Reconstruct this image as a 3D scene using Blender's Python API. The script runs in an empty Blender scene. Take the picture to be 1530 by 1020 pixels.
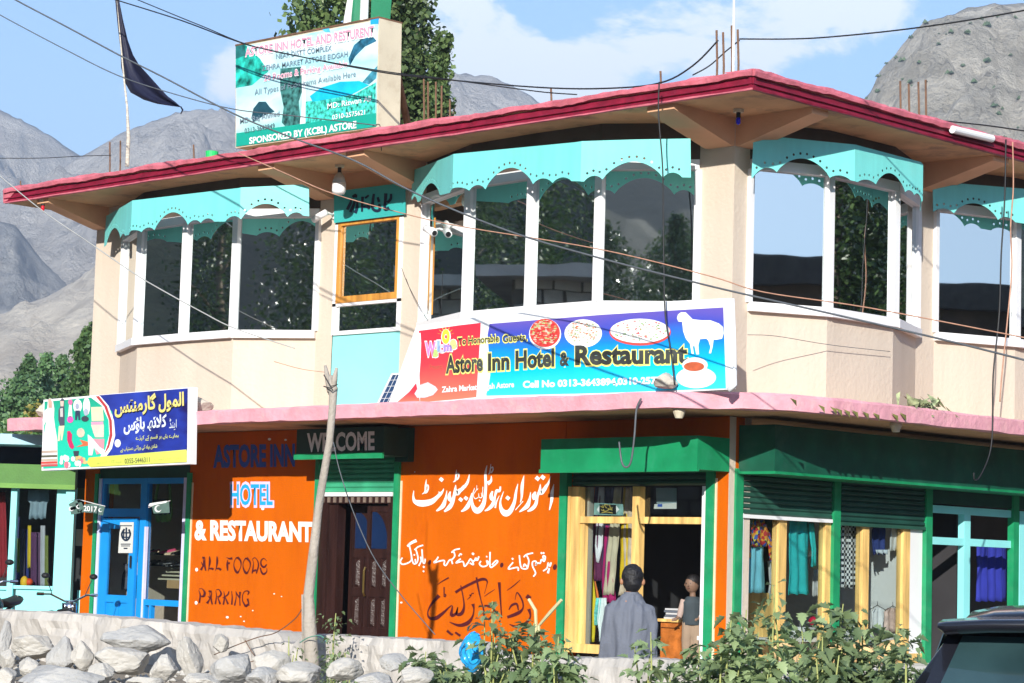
import bpy, bmesh, math, random, unicodedata
import numpy as np
from mathutils import Vector, Matrix, noise
random.seed(7); RNG = np.random.default_rng(7)
SC = bpy.context.scene
COL = SC.collection
# ------------------------------------------------------------------ camera
CX, CY, FL = 765.0, 510.0, 3534.0
def _n(v):
    v = np.array(v, float); return v/np.linalg.norm(v)
_mX = _n((-2900-CX, -(747-CY), FL)); _X = -_mX
_Y = np.array((4200-CX, -(951-CY), FL), float); _Y = _n(_Y-_X*np.dot(_X, _Y))
_Z = np.cross(_X, _Y)
if _Z[1] < 0: _Z = -_Z
R3 = np.array([_X, _Y, _Z])
def ray(px, py): return R3@np.array(((px-CX)/FL, -(py-CY)/FL, 1.0))
def horizon(px):
    a = R3[2]; return CY+(a[0]*(px-CX)+a[2]*FL)/a[1]
CAM = -ray(1085.5, horizon(1085.5))*22.8; CAM[2] = 1.65
cam_d = bpy.data.cameras.new('camera'); cam = bpy.data.objects.new('camera', cam_d); COL.objects.link(cam)
cam_d.sensor_width = 36.0; cam_d.lens = FL*36/1530; cam_d.clip_start = 0.3; cam_d.clip_end = 20000
_m = Matrix([[R3[0][0], R3[0][1], -R3[0][2]], [R3[1][0], R3[1][1], -R3[1][2]], [R3[2][0], R3[2][1], -R3[2][2]]])
cam.matrix_world = Matrix.Translation(Vector(CAM)) @ _m.to_4x4()
SC.camera = cam
# ------------------------------------------------------------------ exposure
SC.view_settings.view_transform = 'Standard'; SC.view_settings.look = 'None'
SC.view_settings.gamma = 1; SC.view_settings.exposure = 1.2; SC.view_settings.use_curve_mapping = False
# ------------------------------------------------------------------ sun and sky
SUN = Vector((0.67, -1.0, 0.445)).normalized()
sd = bpy.data.lights.new('sun', 'SUN'); sd.energy = 5.0; sd.angle = math.radians(0.5); sd.color = (1.0, 0.95, 0.87)
so = bpy.data.objects.new('sun', sd); COL.objects.link(so); so.rotation_euler = SUN.to_track_quat('Z', 'Y').to_euler()
so.location = (20, -30, 30)
W = bpy.data.worlds.new('World'); SC.world = W; W.use_nodes = True
nt = W.node_tree; nt.nodes.clear()
def wn(t, **k):
    n = nt.nodes.new(t)
    for a, b in k.items(): setattr(n, a, b)
    return n
def wm(op, a, b=None, clamp=False):
    n = wn('ShaderNodeMath', operation=op, use_clamp=clamp)
    for i, v in enumerate((a, b)):
        if v is None: continue
        if isinstance(v, (int, float)): n.inputs[i].default_value = v
        else: nt.links.new(v, n.inputs[i])
    return n.outputs[0]
sky = wn('ShaderNodeTexSky', sky_type='NISHITA', sun_disc=False)
sky.sun_elevation = math.asin(SUN.z); sky.sun_rotation = math.atan2(SUN.x, SUN.y)
sky.altitude = 2400; sky.air_density = 1.0; sky.dust_density = 0.15; sky.ozone_density = 1.5
tc = wn('ShaderNodeTexCoord')
nz = wn('ShaderNodeTexNoise'); nz.inputs['Scale'].default_value = 13.0; nz.inputs['Detail'].default_value = 9; nz.inputs['Roughness'].default_value = 0.64; nz.inputs['Distortion'].default_value = 0.3
mp = wn('ShaderNodeMapping'); mp.inputs['Scale'].default_value = (1, 1, 1.9)
nt.links.new(tc.outputs['Generated'], mp.inputs['Vector']); nt.links.new(mp.outputs[0], nz.inputs['Vector'])
acc = None
BL = [(740, 100, 100, .24), (860, 120, 95, .22), (1010, 20, 90, .22), (1180, 40, 130, .24), (1300, 20, 80, .18), (335, 128, 60, .36), (190, 138, 60, .34), (640, 20, 90, .22), (60, 200, 160, -.14), (250, 30, 150, -.2), (1240, 180, 90, -.16), (990, 125, 60, -.10)]
for px, py, rad, amp in BL:
    v = _n(ray(px, py)); vd = wn('ShaderNodeVectorMath', operation='DISTANCE')
    nt.links.new(tc.outputs['Generated'], vd.inputs[0]); vd.inputs[1].default_value = v
    r = rad/FL
    g = wm('MULTIPLY', wm('POWER', 2.718, wm('MULTIPLY', wm('POWER', wm('DIVIDE', vd.outputs['Value'], r), 2.0), -1.0)), amp)
    acc = g if acc is None else wm('ADD', acc, g)
dens = wm('ADD', nz.outputs['Fac'], acc)
rp = wn('ShaderNodeMapRange', interpolation_type='SMOOTHSTEP'); rp.inputs['From Min'].default_value = 0.60; rp.inputs['From Max'].default_value = 0.73
nt.links.new(dens, rp.inputs['Value'])
mx = wn('ShaderNodeMix', data_type='RGBA'); mx.inputs[7].default_value = (6.3, 6.8, 7.3, 1)
nt.links.new(wm('MULTIPLY', rp.outputs[0], 0.9), mx.inputs[0]); tint = wn('ShaderNodeVectorMath', operation='MULTIPLY'); nt.links.new(sky.outputs[0], tint.inputs[0]); tint.inputs[1].default_value = (0.86, 1.04, 1.16); nt.links.new(tint.outputs[0], mx.inputs[6])
bg = wn('ShaderNodeBackground'); bg.inputs['Strength'].default_value = 0.105
wo = wn('ShaderNodeOutputWorld'); nt.links.new(mx.outputs[2], bg.inputs[0]); nt.links.new(bg.outputs[0], wo.inputs[0])
# ------------------------------------------------------------------ helpers: materials
MATS = {}
def M(name, rgb, rough=0.75, var=0.12, scale=2.5, bump=0.15, bscale=40, metal=0.0, spec=0.4, dirt=0.0, dirtcol=(0.12, 0.09, 0.06), stretch=(1, 1, 1), streak=0.0):
    if name in MATS: return MATS[name]
    m = bpy.data.materials.new(name); m.use_nodes = True; t = m.node_tree; N = t.nodes; L = t.links
    b = N['Principled BSDF']; b.inputs['Roughness'].default_value = rough; b.inputs['Metallic'].default_value = metal
    b.inputs['Specular IOR Level'].default_value = spec
    c = N.new('ShaderNodeTexCoord'); mpn = N.new('ShaderNodeMapping'); mpn.inputs['Scale'].default_value = stretch; L.new(c.outputs['Object'], mpn.inputs['Vector'])
    n1 = N.new('ShaderNodeTexNoise'); n1.inputs['Scale'].default_value = scale; n1.inputs['Detail'].default_value = 6; L.new(mpn.outputs[0], n1.inputs['Vector'])
    r = N.new('ShaderNodeMapRange'); r.inputs['From Min'].default_value = 0.3; r.inputs['From Max'].default_value = 0.7
    r.inputs['To Min'].default_value = 1-var; r.inputs['To Max'].default_value = 1+var; L.new(n1.outputs['Fac'], r.inputs['Value'])
    vm = N.new('ShaderNodeVectorMath'); vm.operation = 'SCALE'; vm.inputs[0].default_value = rgb; L.new(r.outputs[0], vm.inputs['Scale'])
    out = vm.outputs[0]
    if dirt > 0:
        n2 = N.new('ShaderNodeTexNoise'); n2.inputs['Scale'].default_value = scale*1.7; n2.inputs['Detail'].default_value = 10; n2.inputs['Roughness'].default_value = 0.65; L.new(mpn.outputs[0], n2.inputs['Vector'])
        r2 = N.new('ShaderNodeMapRange'); r2.inputs['From Min'].default_value = 0.52; r2.inputs['From Max'].default_value = 0.72; r2.inputs['To Max'].default_value = dirt; L.new(n2.outputs['Fac'], r2.inputs['Value'])
        mi = N.new('ShaderNodeMix'); mi.data_type = 'RGBA'; mi.inputs[7].default_value = (*dirtcol, 1); L.new(r2.outputs[0], mi.inputs[0]); L.new(out, mi.inputs[6]); out = mi.outputs[2]
    if streak > 0:
        mp3 = N.new('ShaderNodeMapping'); mp3.inputs['Scale'].default_value = (9, 9, 0.55); L.new(c.outputs['Object'], mp3.inputs['Vector']); n4 = N.new('ShaderNodeTexNoise'); n4.inputs['Scale'].default_value = 1.0; n4.inputs['Detail'].default_value = 5; n4.inputs['Roughness'].default_value = 0.7; L.new(mp3.outputs[0], n4.inputs['Vector'])
        r4 = N.new('ShaderNodeMapRange'); r4.inputs['From Min'].default_value = 0.35; r4.inputs['From Max'].default_value = 0.68; r4.inputs['To Min'].default_value = 1.0; r4.inputs['To Max'].default_value = 1-streak; L.new(n4.outputs['Fac'], r4.inputs['Value']); v4 = N.new('ShaderNodeVectorMath'); v4.operation = 'SCALE'; L.new(out, v4.inputs[0]); L.new(r4.outputs[0], v4.inputs['Scale']); out = v4.outputs[0]
    L.new(out, b.inputs['Base Color'])
    if bump > 0:
        n3 = N.new('ShaderNodeTexNoise'); n3.inputs['Scale'].default_value = bscale; n3.inputs['Detail'].default_value = 5; L.new(c.outputs['Object'], n3.inputs['Vector'])
        bp = N.new('ShaderNodeBump'); bp.inputs['Strength'].default_value = bump; bp.inputs['Distance'].default_value = 0.02; L.new(n3.outputs['Fac'], bp.inputs['Height']); L.new(bp.outputs[0], b.inputs['Normal'])
    MATS[name] = m; return m
def MW(name, rgb, rough=0.45, ring=18, axis='Z', dark=0.5):
    """wood: long grain streaks"""
    if name in MATS: return MATS[name]
    st = {'Z': (ring, ring, 1.2), 'X': (1.2, ring, ring), 'Y': (ring, 1.2, ring)}[axis]
    return M(name, rgb, rough, var=0.35, scale=1.0, bump=0.25, bscale=60, dirt=dark, dirtcol=tuple(c*0.4 for c in rgb), stretch=st)
def MLEAF(name, c1, c2, rough=0.5, trans=0.25):
    m = bpy.data.materials.new(name); m.use_nodes = True; t = m.node_tree; N = t.nodes; L = t.links
    b = N['Principled BSDF']; b.inputs['Roughness'].default_value = rough
    g = N.new('ShaderNodeNewGeometry'); cr = N.new('ShaderNodeValToRGB'); e = cr.color_ramp.elements
    e[0].color = (*c1, 1); e[1].color = (*c2, 1)
    L.new(g.outputs['Random Per Island'], cr.inputs[0])
    ob = N.new('ShaderNodeObjectInfo'); hs = N.new('ShaderNodeHueSaturation')
    mr = N.new('ShaderNodeMapRange'); mr.inputs['To Min'].default_value = 0.75; mr.inputs['To Max'].default_value = 1.3; L.new(ob.outputs['Random'], mr.inputs['Value']); L.new(mr.outputs[0], hs.inputs['Value'])
    L.new(cr.outputs[0], hs.inputs['Color']); L.new(hs.outputs[0], b.inputs['Base Color'])
    tr = N.new('ShaderNodeBsdfTranslucent'); L.new(hs.outputs[0], tr.inputs['Color'])
    ms = N.new('ShaderNodeMixShader'); ms.inputs[0].default_value = trans
    L.new(b.outputs[0], ms.inputs[1]); L.new(tr.outputs[0], ms.inputs[2]); L.new(ms.outputs[0], N['Material Output'].inputs[0])
    MATS[name] = m; return m
def MGRAD(name, stops, rough=0.5, axis=2, lo=0.0, hi=1.0, noise_amt=0.05, nscale=3):
    """printed colour gradient over the object's own box"""
    m = bpy.data.materials.new(name); m.use_nodes = True; t = m.node_tree; N = t.nodes; L = t.links
    b = N['Principled BSDF']; b.inputs['Roughness'].default_value = rough
    c = N.new('ShaderNodeTexCoord'); s = N.new('ShaderNodeSeparateXYZ'); L.new(c.outputs['Generated'], s.inputs[0])
    nn = N.new('ShaderNodeTexNoise'); nn.inputs['Scale'].default_value = nscale; nn.inputs['Detail'].default_value = 5; L.new(c.outputs['Generated'], nn.inputs['Vector'])
    ma = N.new('ShaderNodeMath'); ma.operation = 'MULTIPLY_ADD'; ma.inputs[1].default_value = noise_amt*2; L.new(nn.outputs['Fac'], ma.inputs[0]); L.new(s.outputs[axis], ma.inputs[2])
    mb = N.new('ShaderNodeMath'); mb.operation = 'SUBTRACT'; mb.inputs[1].default_value = noise_amt; L.new(ma.outputs[0], mb.inputs[0])
    cr = N.new('ShaderNodeValToRGB'); el = cr.color_ramp.elements
    while len(el) < len(stops): el.new(0.5)
    for e, (p, col) in zip(el, stops): e.position = p; e.color = (*col, 1)
    L.new(mb.outputs[0], cr.inputs[0]); L.new(cr.outputs[0], b.inputs['Base Color'])
    MATS[name] = m; return m
# ------------------------------------------------------------------ helpers: meshes
WLOC = {}
class MB:
    def __init__(s): s.v = []; s.f = []
    def add(s, vs, fs):
        o = len(s.v); s.v += [tuple(v) for v in vs]; s.f += [tuple(o+i for i in f) for f in fs]; return s
    def box(s, x0, x1, y0, y1, z0, z1):
        if x0 > x1: x0, x1 = x1, x0
        if y0 > y1: y0, y1 = y1, y0
        if z0 > z1: z0, z1 = z1, z0
        return s.add([(x0,y0,z0),(x1,y0,z0),(x1,y1,z0),(x0,y1,z0),(x0,y0,z1),(x1,y0,z1),(x1,y1,z1),(x0,y1,z1)],
                     [(0,3,2,1),(4,5,6,7),(0,1,5,4),(1,2,6,5),(2,3,7,6),(3,0,4,7)])
    def bar(s, a, b, w, h, up=(0,0,1)):
        a = Vector(a); b = Vector(b); d = (b-a).normalized(); u = Vector(up)
        sd_ = d.cross(u)
        if sd_.length < 1e-4: sd_ = d.cross(Vector((1,0,0)))
        sd_.normalize(); u = sd_.cross(d).normalized(); q = []
        for p in (a, b):
            for sx, sy in ((-1,-1),(1,-1),(1,1),(-1,1)): q.append(p+sd_*sx*w/2+u*sy*h/2)
        return s.add(q, [(0,3,2,1),(4,5,6,7),(0,1,5,4),(1,2,6,5),(2,3,7,6),(3,0,4,7)])
    def tube(s, pts, r, n=8, cap=True):
        pts = [Vector(p) for p in pts]; rs = r if isinstance(r, (list, tuple)) else [r]*len(pts)
        rings = []; prev = None
        for i, p in enumerate(pts):
            d = (pts[min(i+1, len(pts)-1)]-pts[max(i-1, 0)]).normalized()
            ref = prev if prev is not None else (Vector((0,0,1)) if abs(d.z) < 0.9 else Vector((1,0,0)))
            x = ref.cross(d) if prev is None else (ref-d*ref.dot(d))
            if x.length < 1e-6: x = d.orthogonal()
            x.normalize(); y = d.cross(x); prev = x
            rings.append([p+(x*math.cos(2*math.pi*k/n)+y*math.sin(2*math.pi*k/n))*rs[i] for k in range(n)])
        vs = [q for rg in rings for q in rg]; fs = []
        for i in range(len(pts)-1):
            for k in range(n): fs.append((i*n+k, i*n+(k+1) % n, (i+1)*n+(k+1) % n, (i+1)*n+k))
        if cap: fs.append(tuple(range(n-1, -1, -1))); fs.append(tuple((len(pts)-1)*n+k for k in range(n)))
        return s.add(vs, fs)
    def loft(s, rings, cap=True):
        n = len(rings[0]); vs = [q for r in rings for q in r]; fs = []
        for i in range(len(rings)-1):
            for k in range(n): fs.append((i*n+k, i*n+(k+1) % n, (i+1)*n+(k+1) % n, (i+1)*n+k))
        if cap: fs.append(tuple(range(n-1, -1, -1))); fs.append(tuple((len(rings)-1)*n+k for k in range(n)))
        return s.add(vs, fs)
    def ell(s, c, rx, ry, rz, nu=14, nv=9):
        vs = []; fs = []
        for j in range(nv+1):
            th = math.pi*j/nv
            for i in range(nu):
                ph = 2*math.pi*i/nu; vs.append((c[0]+rx*math.sin(th)*math.cos(ph), c[1]+ry*math.sin(th)*math.sin(ph), c[2]+rz*math.cos(th)))
        for j in range(nv):
            for i in range(nu): fs.append((j*nu+i, (j+1)*nu+i, (j+1)*nu+(i+1) % nu, j*nu+(i+1) % nu))
        return s.add(vs, fs)
    def prism(s, poly, z0, z1):
        n = len(poly)
        return s.add([(x,y,z0) for x,y in poly]+[(x,y,z1) for x,y in poly], [tuple(range(n-1,-1,-1)), tuple(range(n,2*n))]+[(i,(i+1)%n,n+(i+1)%n,n+i) for i in range(n)])
def part(name, mb, mat, parent=None, loc=(0,0,0), smooth=False, **props):
    """link mb as ONE mesh object; world coordinates in, stored relative to the thing's base"""
    base = WLOC[parent.name] if parent is not None else Vector(loc)
    me = bpy.data.meshes.new(name)
    me.from_pydata([(v[0]-base.x, v[1]-base.y, v[2]-base.z) for v in mb.v], [], mb.f)
    for m in (mat if isinstance(mat, (list, tuple)) else [mat]): me.materials.append(m)
    if smooth: me.polygons.foreach_set('use_smooth', [True]*len(me.polygons))
    me.update(); o = bpy.data.objects.new(name, me); COL.objects.link(o)
    if parent is not None: o.parent = parent
    else: o.location = base
    WLOC[o.name] = base.copy()
    for k, v in props.items(): o[k] = v
    return o
def adopt(o, name, mat, parent=None, loc=(0,0,0), **props):
    base = WLOC[parent.name] if parent is not None else Vector(loc)
    me = o.data if hasattr(o, 'data') else o
    me.transform(Matrix.Translation(-base)); me.name = name
    if mat is not None: me.materials.clear(); me.materials.append(mat)
    ob = bpy.data.objects.new(name, me); COL.objects.link(ob)
    if parent is not None: ob.parent = parent
    else: ob.location = base
    WLOC[ob.name] = base.copy()
    for k, v in props.items(): ob[k] = v
    return ob
def thing(name, label, cat, loc=(0,0,0), group=None, kind=None):
    o = bpy.data.objects.new(name, None); o.empty_display_size = 0.1; COL.objects.link(o); o.location = loc
    o['label'] = label; o['category'] = cat
    if group: o['group'] = group
    if kind: o['kind'] = kind
    WLOC[o.name] = Vector(loc); return o
def T(o, label, cat, group=None):
    o['label'] = label; o['category'] = cat
    if group: o['group'] = group
    return o
def clone(root, delta, label, rz=0.0):
    c = root.copy(); COL.objects.link(c); c.location = Vector(root.location)+Vector(delta); c.rotation_euler.z += rz; c['label'] = label
    for ch in list(root.children):
        d = ch.copy(); COL.objects.link(d); d.parent = c
        for g in list(ch.children):
            e = g.copy(); COL.objects.link(e); e.parent = d
    return c
# ------------------------------------------------------------------ helpers: vertical surfaces and what is painted on them
def hit(surf, px, py, off=0.0):
    """where the line of sight through a photo pixel meets a vertical surface given by its plan polyline"""
    d = ray(px, py); best = None
    n = len(surf)-1
    for i in range(n):
        ax, ay = surf[i][:2]; bx, by = surf[i+1][:2]; ex, ey = bx-ax, by-ay; L = math.hypot(ex, ey)
        nx, ny = ey/L, -ex/L                      # outward = right of travel
        den = d[0]*nx+d[1]*ny
        if abs(den) < 1e-9: continue
        t = ((ax-CAM[0])*nx+(ay-CAM[1])*ny)/den
        p = CAM+d*t; s = ((p[0]-ax)*ex+(p[1]-ay)*ey)/(L*L)
        pen = max(0, -s if i > 0 or True else 0, s-1)*L
        if (i == 0 and s < 0) or (i == n-1 and s > 1): pen *= 0.5
        if best is None or pen < best[0]-1e-9: best = (pen, p+np.array((nx, ny, 0))*off)
    return Vector(best[1])
FRONT = [(-14, 0), (2, 0)]            # facade, outward -Y
RIGHT = [(0, -1), (0, 16)]            # side facade, outward +X
def plane_y(y): return [(-20, y), (4, y)]
def plane_x(x): return [(x, -4), (x, 20)]
def F(px, py, y=0.0): return hit(plane_y(y), px, py)
def G(px, py, x=0.0): return hit(plane_x(x), px, py)
def quadmap(q, u, v):
    """bilinear: q = TL, TR, BR, BL; v up"""
    tl, tr, br, bl = [np.array(c, float) for c in q]
    return (bl*(1-u)+br*u)*(1-v)+(tl*(1-u)+tr*u)*v
def panel(name, q, surf, off, mat, parent, nu=1, nv=1, **kw):
    mb = MB(); vs = []
    for j in range(nv+1):
        for i in range(nu+1):
            x, y = quadmap(q, i/nu, j/nv); vs.append(hit(surf, x, y, off))
    fs = [(j*(nu+1)+i, j*(nu+1)+i+1, (j+1)*(nu+1)+i+1, (j+1)*(nu+1)+i) for j in range(nv) for i in range(nu)]
    mb.add(vs, fs); return part(name, mb, mat, parent, **kw)
def shape(name, pts, surf, off, mat, parent, **kw):
    """flat printed / painted outline (photo pixels) on a surface"""
    bm = bmesh.new(); vs = [bm.verts.new(hit(surf, x, y, off)) for x, y in pts]
    ed = [bm.edges.new((vs[i], vs[(i+1) % len(vs)])) for i in range(len(vs))]
    bmesh.ops.triangle_fill(bm, use_beauty=True, use_dissolve=False, edges=ed)
    me = bpy.data.meshes.new(name); bm.to_mesh(me); bm.free()
    return adopt(me, name, mat, parent, **kw)
def ellp(cx, cy, rx, ry, n=20, rot=0.0): return [(cx+rx*math.cos(a)*math.cos(rot)-ry*math.sin(a)*math.sin(rot), cy+rx*math.cos(a)*math.sin(rot)+ry*math.sin(a)*math.cos(rot)) for a in [2*math.pi*k/n for k in range(n)]]
def strokes(name, lst, surf, off, mat, parent, org=(0,0), sc=1.0, wmul=1.0, **kw):
    """brush strokes: each stroke [(x, y, w), ...] in enlarged-photo units, smoothed"""
    mb = MB(); off0 = off
    for si_, st in enumerate(lst):
        off = off0+0.0007*(si_ % 5)
        st = [(p[0], p[1], p[2] if len(p) > 2 else 22) for p in st]
        P = []
        if len(st) == 1:
            x, y, w = st[0]; P = None
            pts = [(x-w*.5, y), (x-w*.08, y-w*.5), (x+w*.5, y-w*.05), (x+w*.1, y+w*.5)]
            mb.add([hit(surf, org[0]+a/sc, org[1]+b/sc, off) for a, b in pts], [(3,2,1,0)]); continue
        for i in range(len(st)-1):
            p0 = st[max(i-1, 0)]; p1 = st[i]; p2 = st[i+1]; p3 = st[min(i+2, len(st)-1)]
            for k in range(5):
                t = k/5; P.append(tuple(0.5*((2*p1[c])+(-p0[c]+p2[c])*t+(2*p0[c]-5*p1[c]+4*p2[c]-p3[c])*t*t+(-p0[c]+3*p1[c]-3*p2[c]+p3[c])*t**3) for c in range(3)))
        P.append(st[-1]); vs = []
        for i, (x, y, w) in enumerate(P):
            a = P[max(i-1, 0)]; b = P[min(i+1, len(P)-1)]; dx, dy = b[0]-a[0], b[1]-a[1]; L = math.hypot(dx, dy) or 1
            w = max(w, 4)*wmul*0.5
            for s_ in (1, -1): vs.append(hit(surf, org[0]+(x-dy/L*w*s_)/sc, org[1]+(y+dx/L*w*s_)/sc, off))
        mb.add(vs, [(2*i, 2*i+1, 2*i+3, 2*i+2) for i in range(len(P)-1)])
    return part(name, mb, mat, parent, **kw)
# text: the built-in font turned into a flat mesh and laid on a surface
PRES = {}
for cp in list(range(0xFB50, 0xFDFF))+list(range(0xFE70, 0xFEFF)):
    dcm = unicodedata.decomposition(chr(cp)).split()
    if len(dcm) == 2 and dcm[0].startswith('<'): PRES[(chr(int(dcm[1], 16)), dcm[0][1:-1])] = chr(cp)
    if len(dcm) == 3 and dcm[1] == '0644' and dcm[2] == '0627': PRES[('LA', dcm[0][1:-1])] = chr(cp)
def shape_arabic(s):
    s = s.replace('\u0644\u0627', '\u0001'); out = []
    key = lambda c: 'LA' if c == '\u0001' else c
    def joins_next(c): return (key(c), 'initial') in PRES
    def joins_prev(c): return (key(c), 'final') in PRES
    for i, c in enumerate(s):
        k = key(c)
        if (k, 'isolated') not in PRES: out.append(c); continue
        a = i > 0 and joins_next(s[i-1]) and joins_prev(c)
        b = i < len(s)-1 and joins_next(c) and joins_prev(s[i+1])
        form = 'medial' if a and b else 'final' if a else 'initial' if b else 'isolated'
        out.append(PRES.get((k, form), PRES[(k, 'isolated')]))
    return ''.join(reversed(out))
def text_mesh(body, bold=0.0, shear=0.0, spacing=1.0):
    c = bpy.data.curves.new('lettering', 'FONT'); c.body = body; c.size = 1; c.offset = bold; c.shear = shear; c.space_character = spacing; c.resolution_u = 3
    o = bpy.data.objects.new('lettering', c); COL.objects.link(o); bpy.context.view_layer.update()
    me = bpy.data.meshes.new_from_object(o.evaluated_get(bpy.context.evaluated_depsgraph_get()))
    bpy.data.objects.remove(o); bpy.data.curves.remove(c); return me
def text(body, x0, y0, x1, y1, h, surf, off, mat, parent, bold=0.02, name='lettering', hr=None, ref=None, full=False, shear=0.0, spacing=1.0, **kw):
    """baseline from pixel (x0,y0) to (x1,y1), capital height h pixels (hr at the right end)"""
    me = text_mesh(body, bold, shear, spacing); hr = hr or h
    isl = list(range(len(me.vertices)))
    def fnd(i):
        while isl[i] != i: isl[i] = isl[isl[i]]; i = isl[i]
        return i
    for e_ in me.edges:
        a_, b_ = fnd(e_.vertices[0]), fnd(e_.vertices[1])
        if a_ != b_: isl[a_] = b_
    order = {}
    n = len(me.vertices); co = np.empty(n*3); me.vertices.foreach_get('co', co); co = co.reshape(-1, 3)
    a, b = co[:, 0].min(), co[:, 0].max()
    lo, hi = (co[:, 1].min(), co[:, 1].max()) if full else (0.0, 0.72)
    for i in range(n):
        u = (co[i, 0]-a)/(b-a); v = (co[i, 1]-lo)/(hi-lo)
        co[i] = hit(surf, x0+(x1-x0)*u, y0+(y1-y0)*u-v*(h+(hr-h)*u), off+0.0007*(order.setdefault(fnd(i), len(order)) % 3))
    me.vertices.foreach_set('co', co.ravel()); me.update()
    return adopt(me, name, mat, parent, **kw)
# ================================================================== materials used by the building
SHADEP = M('shade_dark_plaster', (0.10, 0.075, 0.06), 0.95, 0.3, 2, 0.2, 20)  # bay beams: the shade under the roof is painted into this dark colour
ORANGE = M('orange_paint', (0.60, 0.118, 0.0005), 0.75, 0.08, 1.1, 0.2, 25, spec=0.12, dirt=0.6, dirtcol=(0.50, 0.078, 0.002), stretch=(1.6, 1.6, 0.7), streak=0.06)
CREAM = M('cream_plaster', (0.61, 0.52, 0.42), 0.9, 0.05, 1.2, 0.3, 22, dirt=0.2, dirtcol=(0.56, 0.44, 0.33), stretch=(2.2, 2.2, 0.5), streak=0.05)
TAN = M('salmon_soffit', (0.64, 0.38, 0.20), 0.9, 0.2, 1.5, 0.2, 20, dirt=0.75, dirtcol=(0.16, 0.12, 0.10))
SALMON = M('salmon_plaster', (0.72, 0.41, 0.24), 0.85, 0.10, 2, 0.2, 30)
PINK = M('pink_paint', (0.68, 0.32, 0.37), 0.8, 0.14, 4, 0.5, 18, dirt=0.5, dirtcol=(0.75, 0.45, 0.42))
PINKR = M('pink_red_paint', (0.55, 0.14, 0.18), 0.75, 0.25, 5, 0.6, 18, dirt=0.5, dirtcol=(0.62, 0.08, 0.12))
RED = M('crimson_paint', (0.21, 0.008, 0.03), 0.5, 0.3, 6, 0.35, 20, dirt=0.4, dirtcol=(0.16, 0.015, 0.05))
TURQ = M('turquoise_sheet', (0.19, 0.68, 0.64), 0.5, 0.05, 1.5, 0.12, 5, dirt=0.2, dirtcol=(0.25, 0.50, 0.45), streak=0.10)
TURQP = M('turquoise_paint', (0.27, 0.74, 0.74), 0.6, 0.06, 2, 0.1, 25, dirt=0.1, dirtcol=(0.3, 0.5, 0.5))
TEAL = M('teal_board', (0.045, 0.42, 0.40), 0.4, 0.08, 2, 0.05)
GREEN = M('green_paint', (0.012, 0.27, 0.11), 0.45, 0.15, 5, 0.12, 40, dirt=0.3, dirtcol=(0.10, 0.30, 0.17))
GREENB = M('green_sheet', (0.010, 0.25, 0.10), 0.38, 0.2, 3, 0.08, 12, dirt=0.35, dirtcol=(0.05, 0.34, 0.20))
DKGREEN = M('dark_green_sheet', (0.012, 0.060, 0.045), 0.5, 0.25, 3, 0.1, 12)
SHUT = M('shutter_steel', (0.022, 0.085, 0.06), 0.45, 0.25, 3, 0.05)
WHITE = M('white_frame', (0.80, 0.80, 0.80), 0.5, 0.03, 3, 0.05)
YWOOD = MW('yellow_wood', (0.78, 0.50, 0.17), 0.4, 14)
HWOOD = MW('honey_wood', (0.60, 0.27, 0.05), 0.35, 14)
BWOOD = MW('brown_wood', (0.030, 0.012, 0.010), 0.3, 16)
BLUEP = M('blue_paint', (0.01, 0.27, 0.72), 0.4, 0.08, 3, 0.08)
LILAC = M('lilac_paint', (0.62, 0.62, 0.86), 0.5, 0.06, 4, 0.1)
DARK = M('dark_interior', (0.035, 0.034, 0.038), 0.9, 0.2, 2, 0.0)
CONC = M('concrete', (0.46, 0.43, 0.39), 0.95, 0.15, 1.3, 0.5, 14, dirt=0.4, dirtcol=(0.30, 0.27, 0.23))
PLINTH = M('plinth_white', (0.66, 0.64, 0.60), 0.9, 0.12, 2, 0.3, 14, dirt=0.3, dirtcol=(0.4, 0.36, 0.3))
RUST = M('rusty_steel', (0.16, 0.085, 0.05), 0.8, 0.35, 9, 0.3, 40)
IVORY = M('ivory_sheet', (0.62, 0.56, 0.42), 0.6, 0.08, 2, 0.15, 8, dirt=0.35, dirtcol=(0.30, 0.20, 0.10))
BLACKM = M('black_rubber', (0.012, 0.012, 0.014), 0.5, 0.1, 4, 0.05)
WPAINT = M('white_lettering', (0.86, 0.86, 0.84), 0.6, 0.03, 5, 0)
def mirror_glass():
    m = bpy.data.materials.new('reflective_tinted_glass'); m.use_nodes = True; t = m.node_tree; N = t.nodes; L = t.links
    b = N['Principled BSDF']; b.inputs['Metallic'].default_value = 1; b.inputs['Roughness'].default_value = 0.015
    b.inputs['Base Color'].default_value = (0.74, 0.79, 0.79, 1)
    c = N.new('ShaderNodeTexCoord'); n = N.new('ShaderNodeTexNoise'); n.inputs['Scale'].default_value = 1.4; n.inputs['Detail'].default_value = 1
    L.new(c.outputs['Object'], n.inputs['Vector']); bp = N.new('ShaderNodeBump'); bp.inputs['Strength'].default_value = 0.06; bp.inputs['Distance'].default_value = 0.02
    L.new(n.outputs['Fac'], bp.inputs['Height']); L.new(bp.outputs[0], b.inputs['Normal']); return m
MIRROR = mirror_glass()
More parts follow.
